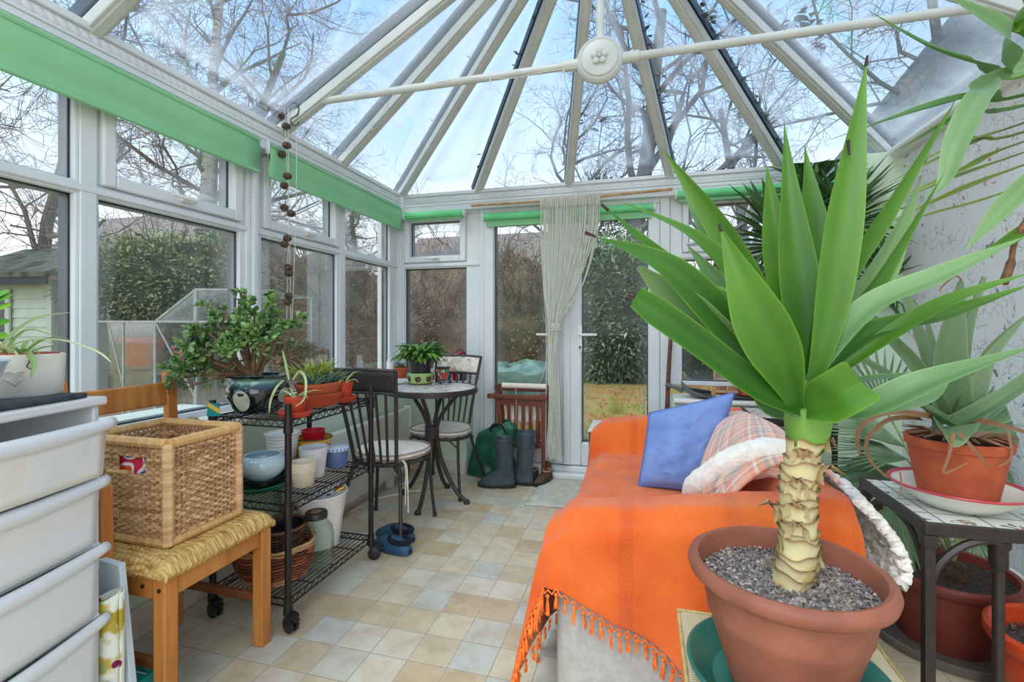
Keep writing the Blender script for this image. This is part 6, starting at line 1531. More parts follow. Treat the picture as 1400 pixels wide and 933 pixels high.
# ------------------------------------------------------------ right foreground yucca (trunk beyond the frame)
RF = thing('tall_yucca', 'tall yucca with long leaves arching down in front of the twig wallpaper', 'potted plant', (1.20,.66,0))
m_rf = M('deep_yucca_leaf', (46,104,22), (120,170,56), .40, 9, attr=True, transl=.2)
q = MB(); q2 = MB(); q3 = MB(); c0 = V(1.14,.80,1.62)
MB().tube(smooth_path([V(1.20,.66,.24),V(1.19,.68,.8),V(1.16,.75,1.3),c0],5), .035, 12).build('trunk', M('tall_trunk',(150,124,92),(112,92,70),.85,30,bump=.6), RF)
MB().lathe([(.11,0),(.115,.004),(.16,.24),(.172,.245),(.172,.29),(.16,.29),(.15,.22),(1e-4,.21)], (1.20,.66,0), 40).build('pot', m_ybig, RF)
def rl_(mb, pts, w, fac, face=V(-.1,-.8,.6), fold=.16, base=True):
    P = [at(*p) for p in pts]; 
    P = smooth_path([c0]+P if base else P, 7); m_ = len(P); W = w*pts[0][2]/FPX
    mb.leaf(P, [W*(.5+.5*sstep(0,.4,i/(m_-1)))*max(.02,1-sstep(.5,1.02,i/(m_-1))**1.2) for i in range(m_)], face, fold, fac, rich=True)
rl_(q, [(1415,100,1.1),(1340,86,1.05),(1265,60,1.0),(1180,10,.98)], 28, .35)
rl_(q2, [(1420,85,1.0),(1385,50,.92),(1340,20,.88),(1280,-15,.86)], 36, .5, V(.2,-1,.2))
rl_(q, [(1420,40,1.1),(1405,10,1.1),(1390,-20,1.1)], 34, .6, V(.8,-.6,.1))
rl_(q2, [(1400,95,1.0),(1345,125,.94),(1312,185,.90),(1290,250,.90),(1262,268,.91)], 30, .6, V(-.5,-.8,.4))
rl_(q, [(1410,128,1.05),(1340,128,1.0),(1280,143,.97),(1225,160,.96),(1118,197,.96)], 30, .3, V(0,-.4,1))
rl_(q, [(1410,142,1.1),(1340,150,1.1),(1300,165,1.1),(1210,215,1.1)], 22, .35, V(0,-.6,.9))
for pts, w in (([(1410,165,1.1),(1312,203,1.15),(1192,262,1.2)],15),([(1410,205,1.1),(1294,247,1.15),(1211,283,1.2)],11),([(1410,222,1.1),(1290,270,1.15),(1181,322,1.2)],14),([(1410,178,1.1),(1330,190,1.15),(1222,238,1.2)],18),([(1410,250,1.1),(1275,292,1.15),(1186,318,1.2)],9),([(1410,190,1.1),(1310,235,1.12),(1160,300,1.14)],12)): rl_(q3, pts, w, .4, V(0,-.5,1))
rl_(q2, [(1440,215,1.0),(1400,255,.99),(1360,298,.97),(1318,344,.96)], 26, .8, V(-.4,-.8,.4), base=False)
rl_(q, [(1440,290,1.0),(1405,312,1.0),(1370,335,.98),(1325,352,.97)], 18, .5, V(-.2,-.7,.6), base=False)
q.build('leaves', m_rf, RF); q2.build('pale_leaves', m_yuc2, RF); q3.build('yellow_leaves', M('yellowing_leaf',(90,136,44),(190,196,84),.45,9,attr=True,transl=.2), RF)
MB().tube(smooth_path([at(1410,290,1.0),at(1388,330,1.0),at(1382,360,1.0),at(1372,388,1.0)],4), [.006]*4+[.005]*4+[.008]*5, 6).build('dry_leaf', M('dead_leaf',(150,106,72),(100,70,52),.8,40), RF)
# ------------------------------------------------------------ tile-topped tables
k = NT('painted_tiles'); tc = k.new('TexCoord'); bs = k.new('BsdfPrincipled', in_Roughness=.25); co = tc.outputs['Object']
mp = k.new('Mapping'); mp.inputs['Scale'].default_value = (9.3,9.3,9.3); k.link(co, mp.inputs[0]); sp = k.new('SeparateXYZ'); k.link(mp.outputs[0], sp.inputs[0])
ax = k.math('ABSOLUTE', k.math('SUBTRACT', k.math('FRACT', sp.outputs[0]), .5)); ay = k.math('ABSOLUTE', k.math('SUBTRACT', k.math('FRACT', sp.outputs[1]), .5))
gr = k.math('GREATER_THAN', k.math('MAXIMUM', ax, ay), .472)
v2 = k.new('TexVoronoi', in_Scale=46.0); k.link(co, v2.inputs['Vector']); hs = k.new('SeparateColor'); k.link(v2.outputs['Color'], hs.inputs[0])
ctr = k.math('LESS_THAN', k.math('ADD', k.math('MULTIPLY', ax, 1.0), k.math('MULTIPLY', ay, 1.6)), .34)
n9 = k.new('TexNoise', in_Scale=70.0); k.link(co, n9.inputs['Vector'])
fl2 = k.ramp(hs.outputs[0], [(0,(150,90,80)),(.3,(90,120,90)),(.55,(120,116,140)),(.8,(180,140,100))], 'CONSTANT')
c = k.mix(k.math('MULTIPLY', ctr, k.math('GREATER_THAN', n9.outputs[0], .5)), (232,234,228), fl2.outputs[0]); c = k.mix(gr, c, (148,136,124)); k.link(c, bs.inputs['Base Color']); k.link(bs.outputs[0], k.out.inputs[0]); m_tile = k.m
def tile_table(label, x0, x1, y0, y1, z, legs):
    t = thing('tile_table', label, 'table', ((x0+x1)/2,(y0+y1)/2,0), 'tile-topped metal tables')
    MB().box(x0+.011,x1-.011,y0+.011,y1-.011,z-.012,z).build('tiles', m_tile, t, smooth=False)
    f = MB(); w_ = .022
    w_ = .012; f.box(x0,x1,y0,y0+w_,z-.03,z+.003).box(x0,x1,y1-w_,y1,z-.03,z+.003).box(x0,x0+w_,y0+w_,y1-w_,z-.03,z+.003).box(x1-w_,x1,y0+w_,y1-w_,z-.03,z+.003); f.build('frame', m_bronze, t, bevel=.002)
    for (x, y, dx, dy) in legs:
        MB().box(x-.012,x+.012,y-.012,y+.012,0,z-.03).box(x-.016,x+.016,y-.016,y+.016,z-.06,z-.03).build('leg', m_bronze, t, bevel=.002)
        for (ux, uy) in ((dx,0),(0,dy)):
            if ux == 0 and uy == 0: continue
            R_ = .15; pts = []
            for i in range(11):
                a = PI/2*i/10; pts.append((x+ux*R_*(1-math.cos(a)), y+uy*R_*(1-math.cos(a)), z-.03-R_*1.15*(1-math.sin(a))))
            MB().tube(pts, .010, 6, flat=(uy,ux,0)).build('arch_bracket', m_bronze, t)
    return t
tile_table('tile-topped metal table at right holding the aloe pot', .715, 1.25, 1.49, 1.885, .645, [(.727,1.502,1,1),(.727,1.873,1,-1),(1.238,1.873,-1,-1),(1.238,1.502,-1,1)])
tile_table('tile-topped metal table in the back right corner, behind the sofa', .62, 1.035, 2.99, 3.38, .64, [(.632,3.002,1,1),(1.023,3.002,-1,1),(1.023,3.368,-1,-1),(.632,3.368,1,-1)])
st3 = thing('side_table', 'small brown wooden side table with pale top behind the sofa arm', 'table', (-.12,3.22,0))
MB().box(-.33,.08,3.06,3.40,.49,.505).build('top', M('pale_top',(226,226,220),(208,208,200),.4), st3, bevel=.003)
MB().box(-.325,.075,3.065,3.395,.44,.489).build('apron', m_teak, st3, bevel=.003)
for x in (-.31,.06):
    for y in (3.08,3.38): MB().box(x-.015,x+.015,y-.015,y+.015,0,.44).build('leg', m_teak, st3, bevel=.003)
cs2 = thing('plant_stand', 'slim dark metal plant stand leg set under the near edge of the aloe table', 'stand', (.905,1.55,0))
MB().tube([(.905,1.55,0),(.905,1.55,.585)], .013, 12).lathe([(.013,.52),(.02,.53),(.02,.575),(.026,.585),(.026,.60),(1e-4,.60)], (.905,1.55,0), 20).build('post', m_bronze, cs2)
MB().lathe([(1e-4,0),(.06,0),(.06,.008),(.02,.014),(.013,.03)], (.905,1.55,0), 24).build('foot', m_bronze, cs2)
# aloe in terracotta pot in enamel bowl
AC = V(.872,1.66,.650)
eb = thing('enamel_bowl', 'white enamel bowl with a pinkish red rim on the right tile table', 'bowl', AC)
MB().lathe([(.085,0),(.09,.001),(.135,.03),(.163,.055),(.168,.058),(.160,.056),(.128,.03),(.085,.006),(1e-4,.005)], AC, 56, .94, .94).build('bowl', M('white_enamel',(236,236,226),(226,226,214),.25), eb)
MB().lathe([(.158,.0555),(.1665,.0605),(.1705,.0585),(.1675,.055)], AC, 56, .94, .94, caps=False).ring(AC+V(0,0,.0585), .1665, .0035, 56, 6, .94, .94).build('rim', M('rose_enamel',(206,70,84),(190,58,72),.3), eb)
ap = thing('potted_aloe', 'grey-green aloe in a terracotta pot standing in the enamel bowl', 'potted plant', AC+V(0,0,.006))
MB().lathe([(.088,.006),(.091,.008),(.122,.165),(.128,.168),(.131,.19),(.127,.194),(.120,.192),(.116,.16)], AC, 56, .92, .92).build('pot', m_terra, ap)
MB().lathe([(1e-4,.175),(.110,.172)], AC, 30).build('soil', m_soil, ap)
ta = 1.36; AL = MB(); DR = MB()
m_alo = M('aloe_leaf', (100,132,92), (150,176,136), .5, 10, attr=True, transl=.1)
cone_ = lambda s: (1-s)**.8*.98+.02
def aleaf(pts, w, fac, face=V(0,-1,.2), prof=cone_, mb=None): yleaf(mb or AL, pts, w, fac, face, prof, .35)
aleaf([(1297,585,ta),(1294,500,ta-.04),(1303,435,ta-.05),(1314,382,ta-.04)], 58, .45)
aleaf([(1288,570,ta),(1256,508,ta-.05),(1220,466,ta-.07),(1180,424,ta-.08)], 30, .3, V(-.3,-1,.3), lambda s: .8-.45*s)
aleaf([(1283,575,ta),(1228,524,ta-.04),(1182,495,ta-.06),(1144,477,ta-.07)], 22, .15, V(-.3,-.8,.6), lambda s: .8-.4*s)
aleaf([(1285,560,ta+.05),(1270,500,ta+.08),(1250,440,ta+.1),(1230,380,ta+.11)], 22, .75, V(0,-1,.1), lambda s: 1-.6*s)
aleaf([(1290,560,ta+.06),(1275,480,ta+.1),(1262,420,ta+.12)], 20, .9, V(0,-1,.1))
aleaf([(1305,560,ta+.03),(1318,460,ta+.05),(1330,420,ta+.06),(1345,378,ta+.07)], 24, .5, V(.2,-1,.1), lambda s: .9-.6*s)
aleaf([(1308,580,ta),(1328,530,ta-.02),(1352,482,ta-.03),(1402,432,ta-.04)], 46, .6, V(.4,-1,.3))
aleaf([(1302,582,ta-.03),(1345,560,ta-.08),(1380,538,ta-.1),(1415,512,ta-.11)], 28, .35, V(.1,-.6,.8), lambda s: .9-.3*s)
aleaf([(1300,580,ta-.03),(1262,556,ta-.07),(1240,541,ta-.08),(1222,522,ta-.08)], 24, .25, V(0,-.6,.8))
aleaf([(1296,575,ta-.05),(1300,590,ta-.10),(1304,600,ta-.125),(1303,612,ta-.13)], 62, .55, V(0,-.8,.6))
for pts, w in (([(1303,592,ta-.135),(1296,625,ta-.14),(1289,646,ta-.14),(1304,642,ta-.14),(1322,633,ta-.14)],7),([(1310,592,ta-.13),(1334,618,ta-.145),(1352,640,ta-.145)],9),([(1275,570,ta-.06),(1215,564,ta-.1),(1178,582,ta-.11),(1171,604,ta-.11),(1176,622,ta-.11)],13),([(1260,572,ta-.02),(1215,574,ta-.08),(1185,602,ta-.09),(1190,630,ta-.09),(1212,653,ta-.1)],11),([(1320,572,ta-.03),(1372,583,ta-.07),(1420,598,ta-.08)],14),([(1378,590,ta-.1),(1382,625,ta-.11),(1364,638,ta-.12)],6),([(1314,384,ta-.04),(1306,378,ta-.05),(1290,390,ta-.05),(1284,398,ta-.05)],5),([(1230,646,ta-.12),(1232,665,ta-.15),(1228,682,ta-.17)],4)):
    P = smooth_path([at(*p) for p in pts], 5); DR.leaf(P, [w*.62*ta/FPX*(1-.6*i/(len(P)-1)) for i in range(len(P))], (0,-1,.3), .6, .5)
for i in range(26):
    a = i*2.4; b0 = AC+V(math.cos(a)*.03,math.sin(a)*.03,.185); e_ = AC+V(math.cos(a)*.125,math.sin(a)*.125,.195+rg_.uniform(-.01,.015)); DR.leaf([b0,(b0+e_)/2+V(0,0,.012),e_],[.022,.018,.006],(0,0,1),.4,rg_.random())
AL.build('leaves', m_alo, ap); DR.build('dry_leaves', M('dry_aloe',(118,80,58),(176,140,106),.8,30,attr=True), ap)
# fan palm in red-brown pot on a tray
PP = V(1.085,2.14,0)
simple('plant_tray', 'wide round grey tray on the floor under the big palm pot', 'tray', MB().lathe([(.20,.0),(.235,.002),(.245,.035),(.240,.037),(.230,.01),(1e-4,.008)], PP, 56), M('pewter_tray',(116,112,106),(96,92,88),.5,14))
pm = thing('potted_palm', 'fan palm in a big red-brown pot on the floor under the table', 'potted plant', PP+V(0,0,.009))
m_mar = M('red_brown_plastic', (142,66,54), (120,54,44), .45, 6)
MB().lathe([(.135,.009),(.14,.011),(.17,.12),(.19,.225),(.205,.23),(.215,.245),(.216,.265),(.208,.275),(.198,.270),(.19,.22)], PP, 60).build('pot', m_mar, pm)
MB().lathe([(1e-4,.245),(.193,.240)], PP, 36).build('soil', m_soil, pm)
m_palm = M('palm_leaf', (60,100,54), (140,170,130), .5, 12, attr=True, transl=.15)
FP = MB(); ST = MB(); rg_ = random.Random(55)
def fan(hub, axis, face, L, n, spread, droop=.15, fac=.5, w=.016, root=None):
    axis = Vector(axis).normalized(); face = (Vector(face)-axis*Vector(face).dot(axis)).normalized(); sd = axis.cross(face)
    for i in range(n):
        a = spread*(-.5+i/(n-1)); d = axis*math.cos(a)+sd*math.sin(a); l = L*(1-.28*abs(a)/max(.1,spread*.5))*rg_.uniform(.92,1.05)
        p1 = hub+d*l*.5+face*.02*l; p2 = hub+d*l+V(0,0,-droop*l); FP.leaf([hub, hub+d*l*.25, p1, p1*.45+p2*.55, p2], [.004,w*.75,w,w*.7,.001], face, .5, min(1,max(0,fac+rg_.uniform(-.25,.25))))
    if root is not None: ST.tube(bez(root, (root+hub)/2+V(0,0,.08), hub, 8), .005, 6)
crown = PP+V(.02,-.02,.30)
tow = V(-.4,-1,.3)
fan(at(1226,690,1.9), at(1212,770,1.85)-at(1226,690,1.9), V(-.5,-1,.4), .30, 17, 1.5, .1, .7, .018, crown)
fan(at(1258,735,1.9), at(1246,810,1.85)-at(1258,735,1.9), V(-.3,-1,.3), .20, 13, 1.2, .15, .35, .013, crown)
fan(at(1335,735,1.95), at(1325,790,1.9)-at(1335,735,1.95), V(0,-1,.4), .17, 12, 2.4, .2, .6, .011, crown)
fan(at(1290,735,1.8), at(1272,690,1.75)-at(1290,735,1.8), V(0,-1,.3), .18, 10, 1.5, .1, .3, .011, crown)
fan(at(1238,612,2.15), at(1130,556,2.3)-at(1238,612,2.15), V(.1,-.5,1), .44, 18, 1.0, .12, .75, .018, crown)
fan(at(1232,640,2.2), at(1120,665,2.35)-at(1232,640,2.2), V(.1,-.7,.7), .40, 16, 1.1, .08, .5, .015, crown)
fan(at(1240,628,2.1), at(1150,610,2.2)-at(1240,628,2.1), V(.1,-.5,1), .32, 14, 1.3, .1, .4, .014, crown)
fan(at(1330,592,2.1), at(1400,540,2.1)-at(1330,592,2.1), V(0,-.8,.6), .34, 18, 1.9, .1, .6, .016, crown)
fan(at(1345,630,2.1), at(1410,640,2.1)-at(1345,630,2.1), V(0,-.8,.6), .28, 14, 1.6, .1, .5, .015, crown)
fan(at(1190,690,2.3), at(1160,745,2.4)-at(1190,690,2.3), V(-.3,-.8,.5), .28, 14, 1.7, .15, .3, .013, crown)
fan(at(1210,560,2.3), at(1175,470,2.4)-at(1210,560,2.3), V(-.3,-.8,.4), .36, 14, 1.6, .05, .5, .014, crown)
fan(at(1180,620,2.5), at(1190,690,2.5)-at(1180,620,2.5), V(0,-1,.3), .22, 12, 2.0, .2, .25, .014, crown)
FP.build('fan_leaves', m_palm, pm); ST.build('leaf_stalks', M('palm_stalk',(140,150,90),(110,120,70),.6), pm)
MB().tube([PP+V(.02,-.02,.24),PP+V(.02,-.02,.28),crown], [.05,.045,.03], 12).build('trunk', M('palm_fibre',(96,70,50),(60,44,36),.95,60,bump=1), pm)
op = thing('orange_pot', 'bright orange-red plastic pot of bare soil at the bottom right corner', 'plant pot', (1.165,1.70,0))
OC = V(1.165,1.70,0)
MB().lathe([(.12,0),(.125,.003),(.165,.235),(.175,.24),(.186,.258),(.184,.282),(.172,.290),(.162,.282),(.155,.22)], OC, 60).build('pot', M('orange_red_plastic',(222,82,40),(206,66,30),.35), op)
sl_ = MB().lathe([(1e-4,.235),(.157,.23)], OC, 36)
for i in range(500):
    a = rg_.uniform(0,6.283); q_ = .15*math.sqrt(rg_.random()); sl_.card(OC+V(math.cos(a)*q_,math.sin(a)*q_,.234), (rg_.uniform(-1,1),rg_.uniform(-1,1),rg_.uniform(0,.8)), (0,0,1), rg_.uniform(.01,.03), .006, rg_.random())
sl_.build('soil', M('chip_soil',(26,22,24),(112,104,100),.8,50,attr=True), op)
rw = random.Random(3); c = V(1.0,2.58,0); q = MB()
for j in range(22): weave(q, circpath(c,.12+.03*math.sin(PI*j/26)), .012+j*.0135, .016+j*.0135, 1, 17, .005, .005, rw)
for i in range(34): p, o = circpath(c,.12)(i/34); q.tube([p+V(0,0,.003),p+o*.028+V(0,0,.17),p+o*.012+V(0,0,.31)], .003, 4)
q.lathe([(1e-4,.003),(.12,.003),(.12,.01),(1e-4,.01)], c, 24)
simple('floor_basket', 'tall brown wicker basket on the floor between sofa and tile table', 'basket', q, M('brown_wicker',(140,84,56),(92,52,36),.6,22,attr=True))
# ------------------------------------------------------------ dracaena on the back table
DC = V(.85,3.19,.643)
dr = thing('potted_dracaena', 'tall spiky dark green dracaena in a wide cream pot in the back right corner', 'potted plant', DC)
MB().lathe([(.10,0),(.105,.004),(.155,.17),(.182,.27),(.186,.28),(.178,.282),(.165,.26)], DC, 48).lathe([(1e-4,.25),(.163,.245)], DC, 30).build('pot', M('cream_stone',(226,212,186),(212,196,168),.6,8), dr)
tk = MB(); h1 = at(1060,318,3.05); h2 = at(1150,300,3.0); h3 = at(1205,380,2.95); h4 = at(1105,260,3.2)
tk.tube(smooth_path([DC+V(-.03,0,.25),DC+V(-.05,0,.55),at(1056,420,3.05),h1],5), .016, 8).tube(smooth_path([DC+V(.04,0,.25),DC+V(.12,.02,.6),at(1135,420,3.0),h2],5), .018, 8).tube(smooth_path([DC+V(.05,-.02,.25),at(1150,470,2.98),h3],5), .014, 8).tube(smooth_path([DC+V(.0,.03,.25),at(1095,400,3.2),h4],5), .014, 8)
tk.build('canes', M('cane_bark',(150,122,90),(104,82,62),.85,30,bump=.6), dr)
lf = MB(); rg_ = random.Random(23)
def head(c, n, L, up, W):
    for i in range(n):
        a = i*2.399; e_ = -.55+1.9*((i/n)**.8)+up; d = V(math.cos(a),math.sin(a)*.8,e_).normalized(); l = L*rg_.uniform(.75,1.1)
        c_ = c+V(0,0,-.12+.16*i/n); p1 = c_+d*l*.55; p2 = c_+d*l+V(0,0,-.10*l*(1.4-min(1.3,max(0,e_))))
        cl = lambda p: V(min(p.x,1.50), min(p.y,3.43), min(p.z,2.2))
        lf.leaf([c_, c_+d*l*.2, cl(p1), cl(p1*.4+p2*.6), cl(p2)], [W*.6,W,W*.9,W*.5,.001], d+V(0,0,1.5), .3, rg_.random()*.8)
head(h1, 70, .40, .0, .046); head(h2, 95, .40, -.1, .034); head(h3, 50, .34, -.15, .026); head(h4, 40, .36, .3, .030)
lf.build('leaves', M('dracaena_leaf',(36,80,38),(104,146,88),.4,12,attr=True,transl=.12), dr)
# ------------------------------------------------------------ garden
k = NT('lawn'); tc = k.new('TexCoord'); bs = k.new('BsdfPrincipled', in_Roughness=.95); co = tc.outputs['Object']
n = k.new('TexNoise', in_Scale=.9, in_Detail=6.0, in_Roughness=.7); k.link(co, n.inputs['Vector']); n2 = k.new('TexNoise', in_Scale=16.0, in_Detail=4.0); k.link(co, n2.inputs['Vector'])
r = k.ramp(k.math('ADD', k.math('MULTIPLY', n.outputs[0], .6), k.math('MULTIPLY', n2.outputs[0], .4)), [(.34,(104,116,44)),(.45,(156,156,78)),(.53,(176,140,88)),(.60,(168,104,62)),(.7,(128,90,60))])
k.link(r.outputs[0], bs.inputs['Base Color']); b = k.new('Bump', in_Strength=.8, in_Distance=.03); k.link(n2.outputs[0], b.inputs['Height']); k.link(b.outputs[0], bs.inputs['Normal']); k.link(bs.outputs[0], k.out.inputs[0])
GZ = -.12
gm = MB(); gm.grid(lambda u,v: V(-40+80*u, -14+60*v, GZ-.0), 8, 8); st(gm.build('ground', k.m))
rg_ = random.Random(101)
gl = MB()
for i in range(2200):
    y = 4.2+rg_.random()**1.6*8; x = rg_.uniform(-7,4); gl.card((x,y,GZ+.005), (rg_.uniform(-1,1),rg_.uniform(-1,1),rg_.uniform(0,.4)), (0,0,1), rg_.uniform(.04,.09), .04, rg_.random())
tag(gl.build('leaf_litter', M('autumn_leaf',(150,86,46),(206,130,70),.8,5,attr=True)), 'orange and brown fallen leaves scattered on the lawn outside', 'leaves', kind='stuff')
gg = MB()
for i in range(2600):
    y = 4.1+rg_.random()**1.5*6; x = rg_.uniform(-4,3); h_ = rg_.uniform(.04,.14); a = rg_.uniform(0,6.28); gg.card((x,y,GZ), (math.cos(a)*.4,math.sin(a)*.4,1), (math.sin(a),-math.cos(a),0), h_, .014, rg_.random())
for (px, py, n_) in ((765,598,26),(842,566,30),(745,545,0)):
    c = onz(px,py,GZ)
    for i in range(n_): a = rg_.uniform(0,6.28); gg.card(c+V(rg_.uniform(-.12,.12),rg_.uniform(-.1,.1),0), (math.cos(a)*.6,math.sin(a)*.6,1), (math.sin(a),-math.cos(a),0), rg_.uniform(.2,.4), .022, .8+.2*rg_.random())
tag(gg.build('lawn_grass', M('garden_grass',(92,110,44),(176,176,90),.8,4,attr=True)), 'rough winter grass growing on the lawn outside the doors', 'grass', kind='stuff')

def shrub(name, label, c, rx, ry, rz, n, size, mat, seed, core=None, group=None, cat='shrub', twigs=0, squash=1.0):
    rg = random.Random(seed); c = Vector(c); t = thing(name, label, cat, (c.x,c.y,GZ), group); lf = MB()
    for i in range(n):
        d = V(rg.gauss(0,1),rg.gauss(0,1),rg.gauss(0,1)).normalized(); q = rg.uniform(.72,1.08)
        nn = 1+.28*noise.noise(d*2.3+V(seed,0,0))
        p = c+V(d.x*rx,d.y*ry,d.z*rz)*q*nn
        if p.z < GZ: p.z = GZ+rg.random()*.2
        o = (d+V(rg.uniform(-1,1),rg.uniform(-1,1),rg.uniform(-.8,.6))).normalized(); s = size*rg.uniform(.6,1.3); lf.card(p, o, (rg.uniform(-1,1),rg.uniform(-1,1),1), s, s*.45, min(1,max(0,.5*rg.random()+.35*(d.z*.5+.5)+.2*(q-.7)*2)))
    lf.build('foliage', mat, t)
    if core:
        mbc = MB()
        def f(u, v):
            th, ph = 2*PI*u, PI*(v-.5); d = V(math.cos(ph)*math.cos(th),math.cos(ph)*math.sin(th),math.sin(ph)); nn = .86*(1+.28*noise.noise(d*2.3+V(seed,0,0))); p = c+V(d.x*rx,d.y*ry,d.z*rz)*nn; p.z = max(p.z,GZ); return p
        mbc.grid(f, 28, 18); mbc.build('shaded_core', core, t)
    if twigs:
        tw = MB()
        for i in range(twigs):
            d = V(rg.gauss(0,1),rg.gauss(0,1),abs(rg.gauss(0,1))).normalized(); p = c+V(d.x*rx*.8,d.y*ry*.8,d.z*rz*.7); e_ = p+(d+V(rg.uniform(-.6,.6),rg.uniform(-.6,.6),rg.uniform(-.2,.8)))*rg.uniform(.3,.8); tw.tube([p,(p+e_)/2+V(rg.uniform(-.06,.06),0,rg.uniform(-.06,.06)),e_], [.012,.008,.003], 3, caps=False, fac=rg.random())
        tw.build('bare_twigs', M('twig_brown',(112,88,74),(156,134,118),.9,6,attr=True), t)
    return t
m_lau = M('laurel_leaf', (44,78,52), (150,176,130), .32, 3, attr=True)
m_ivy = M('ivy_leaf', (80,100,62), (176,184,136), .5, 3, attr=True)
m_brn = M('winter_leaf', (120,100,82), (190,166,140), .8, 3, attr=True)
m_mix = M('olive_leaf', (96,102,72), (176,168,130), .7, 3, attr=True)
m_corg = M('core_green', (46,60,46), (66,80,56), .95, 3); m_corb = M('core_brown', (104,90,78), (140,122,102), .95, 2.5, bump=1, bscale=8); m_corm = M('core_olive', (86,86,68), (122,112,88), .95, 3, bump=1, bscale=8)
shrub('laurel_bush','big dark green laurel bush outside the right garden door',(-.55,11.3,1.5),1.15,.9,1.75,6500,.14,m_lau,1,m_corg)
GRP = 'overgrown winter hedge behind the lawn'
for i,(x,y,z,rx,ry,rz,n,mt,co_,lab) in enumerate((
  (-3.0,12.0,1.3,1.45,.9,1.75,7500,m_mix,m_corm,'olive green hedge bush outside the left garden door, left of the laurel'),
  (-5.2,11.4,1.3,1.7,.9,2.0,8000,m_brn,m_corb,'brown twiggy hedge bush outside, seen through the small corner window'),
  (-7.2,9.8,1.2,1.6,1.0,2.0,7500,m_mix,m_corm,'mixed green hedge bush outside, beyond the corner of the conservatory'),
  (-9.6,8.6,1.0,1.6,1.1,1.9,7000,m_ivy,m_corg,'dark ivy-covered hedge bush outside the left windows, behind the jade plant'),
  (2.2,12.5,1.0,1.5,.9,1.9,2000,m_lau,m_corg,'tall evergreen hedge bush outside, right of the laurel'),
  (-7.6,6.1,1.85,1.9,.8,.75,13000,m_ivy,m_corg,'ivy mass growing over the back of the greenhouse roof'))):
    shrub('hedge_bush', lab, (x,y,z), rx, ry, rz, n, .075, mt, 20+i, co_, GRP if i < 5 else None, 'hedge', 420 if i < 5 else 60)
shrub('bronze_bush','low red-brown bush outside at the foot of the left hedge',(-5.9,6.6,.35),.6,.5,.55,800,.09,M('bronze_leaf',(120,70,64),(170,110,96),.7,3,attr=True),44,None,None,'shrub',60)
# bare trees
def grow(mb, rg, p, d, L, r, lvl, mx, P):
    n = 5 if lvl < 2 else 3; pts = [p]; rs = [r]; q = Vector(p); dd = Vector(d)
    for i in range(n):
        dd = (dd+V(rg.gauss(0,1),rg.gauss(0,1),rg.gauss(0,1))*P['wob']*(1.2 if lvl else .35)+V(0,0,P['trop'][min(lvl,len(P['trop'])-1)])).normalized()
        q = q+dd*(L/n); pts.append(q.copy()); rs.append(max(P['rmin'], r*(1-P['tap']*(i+1)/n)))
    mb.tube(pts, rs, 7 if lvl == 0 else (5 if lvl == 1 else 3), caps=False, fac=min(1,lvl*.22+rg.random()*.2))
    if lvl >= mx: return
    k_ = P['kids'][lvl]
    for i in range(k_):
        s = P['from'] + (1-P['from'])*(i+rg.random())/k_ if lvl == 0 else .2+.8*(i+rg.random())/k_
        j = min(n-1, int(s*n)); b_ = pts[j]+(pts[j+1]-pts[j])*(s*n-j); t = (pts[j+1]-pts[j]).normalized()
        o = t.orthogonal().normalized(); o.rotate(Matrix.Rotation(rg.uniform(0,6.283), 3, t))
        an = P['ang'][min(lvl,len(P['ang'])-1)]*rg.uniform(.7,1.25); nd = (t*math.cos(an)+o*math.sin(an)).normalized()
        grow(mb, rg, b_, nd, L*P['len'][lvl]*rg.uniform(.6,1.1)*(1-.35*s if lvl == 0 else 1), max(P['rmin'], rs[j]*P['rad']), lvl+1, mx, P)
OAK = dict(wob=.24, trop=[.03,.03,.02,.02,.0], kids=[13,7,6,5], ang=[1.0,.85,.8,.8], len=[.62,.55,.5,.5], rad=.46, tap=.62, rmin=.0055)
OAK['from'] = .22
BIR = dict(wob=.15, trop=[.05,.02,-.10,-.22,-.25], kids=[20,6,5,4], ang=[.8,.7,.6,.5], len=[.34,.55,.62,.7], rad=.38, tap=.75, rmin=.0045)
BIR['from'] = .3
m_bark = M('tree_bark', (92,96,98), (150,150,150), .95, 3, attr=True, bump=.4, bscale=12)
m_barkb = M('brown_bark', (104,92,84), (164,150,140), .95, 3, attr=True)
k = NT('birch_bark'); tc = k.new('TexCoord'); bs = k.new('BsdfPrincipled', in_Roughness=.8); mp = k.new('Mapping'); mp.inputs['Scale'].default_value = (1.5,1.5,9); k.link(tc.outputs['Object'], mp.inputs[0])
n = k.new('TexNoise', in_Scale=1.4, in_Detail=4.0); k.link(mp.outputs[0], n.inputs['Vector']); r = k.ramp(n.outputs[0], [(.40,(70,62,56)),(.48,(206,196,180)),(.7,(224,216,204))]); a_ = k.new('Attribute', attribute_name='fac')
k.link(k.mix(k.math('MULTIPLY', a_.outputs['Fac'], 3.5, clamp=True), r.outputs[0], (110,100,96)), bs.inputs['Base Color']); k.link(bs.outputs[0], k.out.inputs[0]); m_birch = k.m
def tree(name, label, base, h, r, d, seed, P, mat, mx=4, group=None):
    rg = random.Random(seed); t = thing(name, label, 'tree', base, group); m_ = MB(); m_.fac = 0
    grow(m_, rg, Vector(base), Vector(d).normalized(), h, r, 0, mx, P); m_.build('trunk_and_branches', mat, t); return t
tree('oak_tree','large bare tree with a thick trunk above the garden doors',(-.25,14.2,GZ),10.5,.34,(0,0,1),4,OAK,m_bark)
tree('oak_tree','bare spreading tree seen through the roof left of the thick-trunked one',(-2.4,16.0,GZ),8.8,.22,(-.03,0,1),9,OAK,m_bark)
tree('oak_tree','bare leaning tree seen through the roof right of the boss',(3.0,15.0,GZ),8.2,.2,(.12,0,1),12,OAK,m_bark)
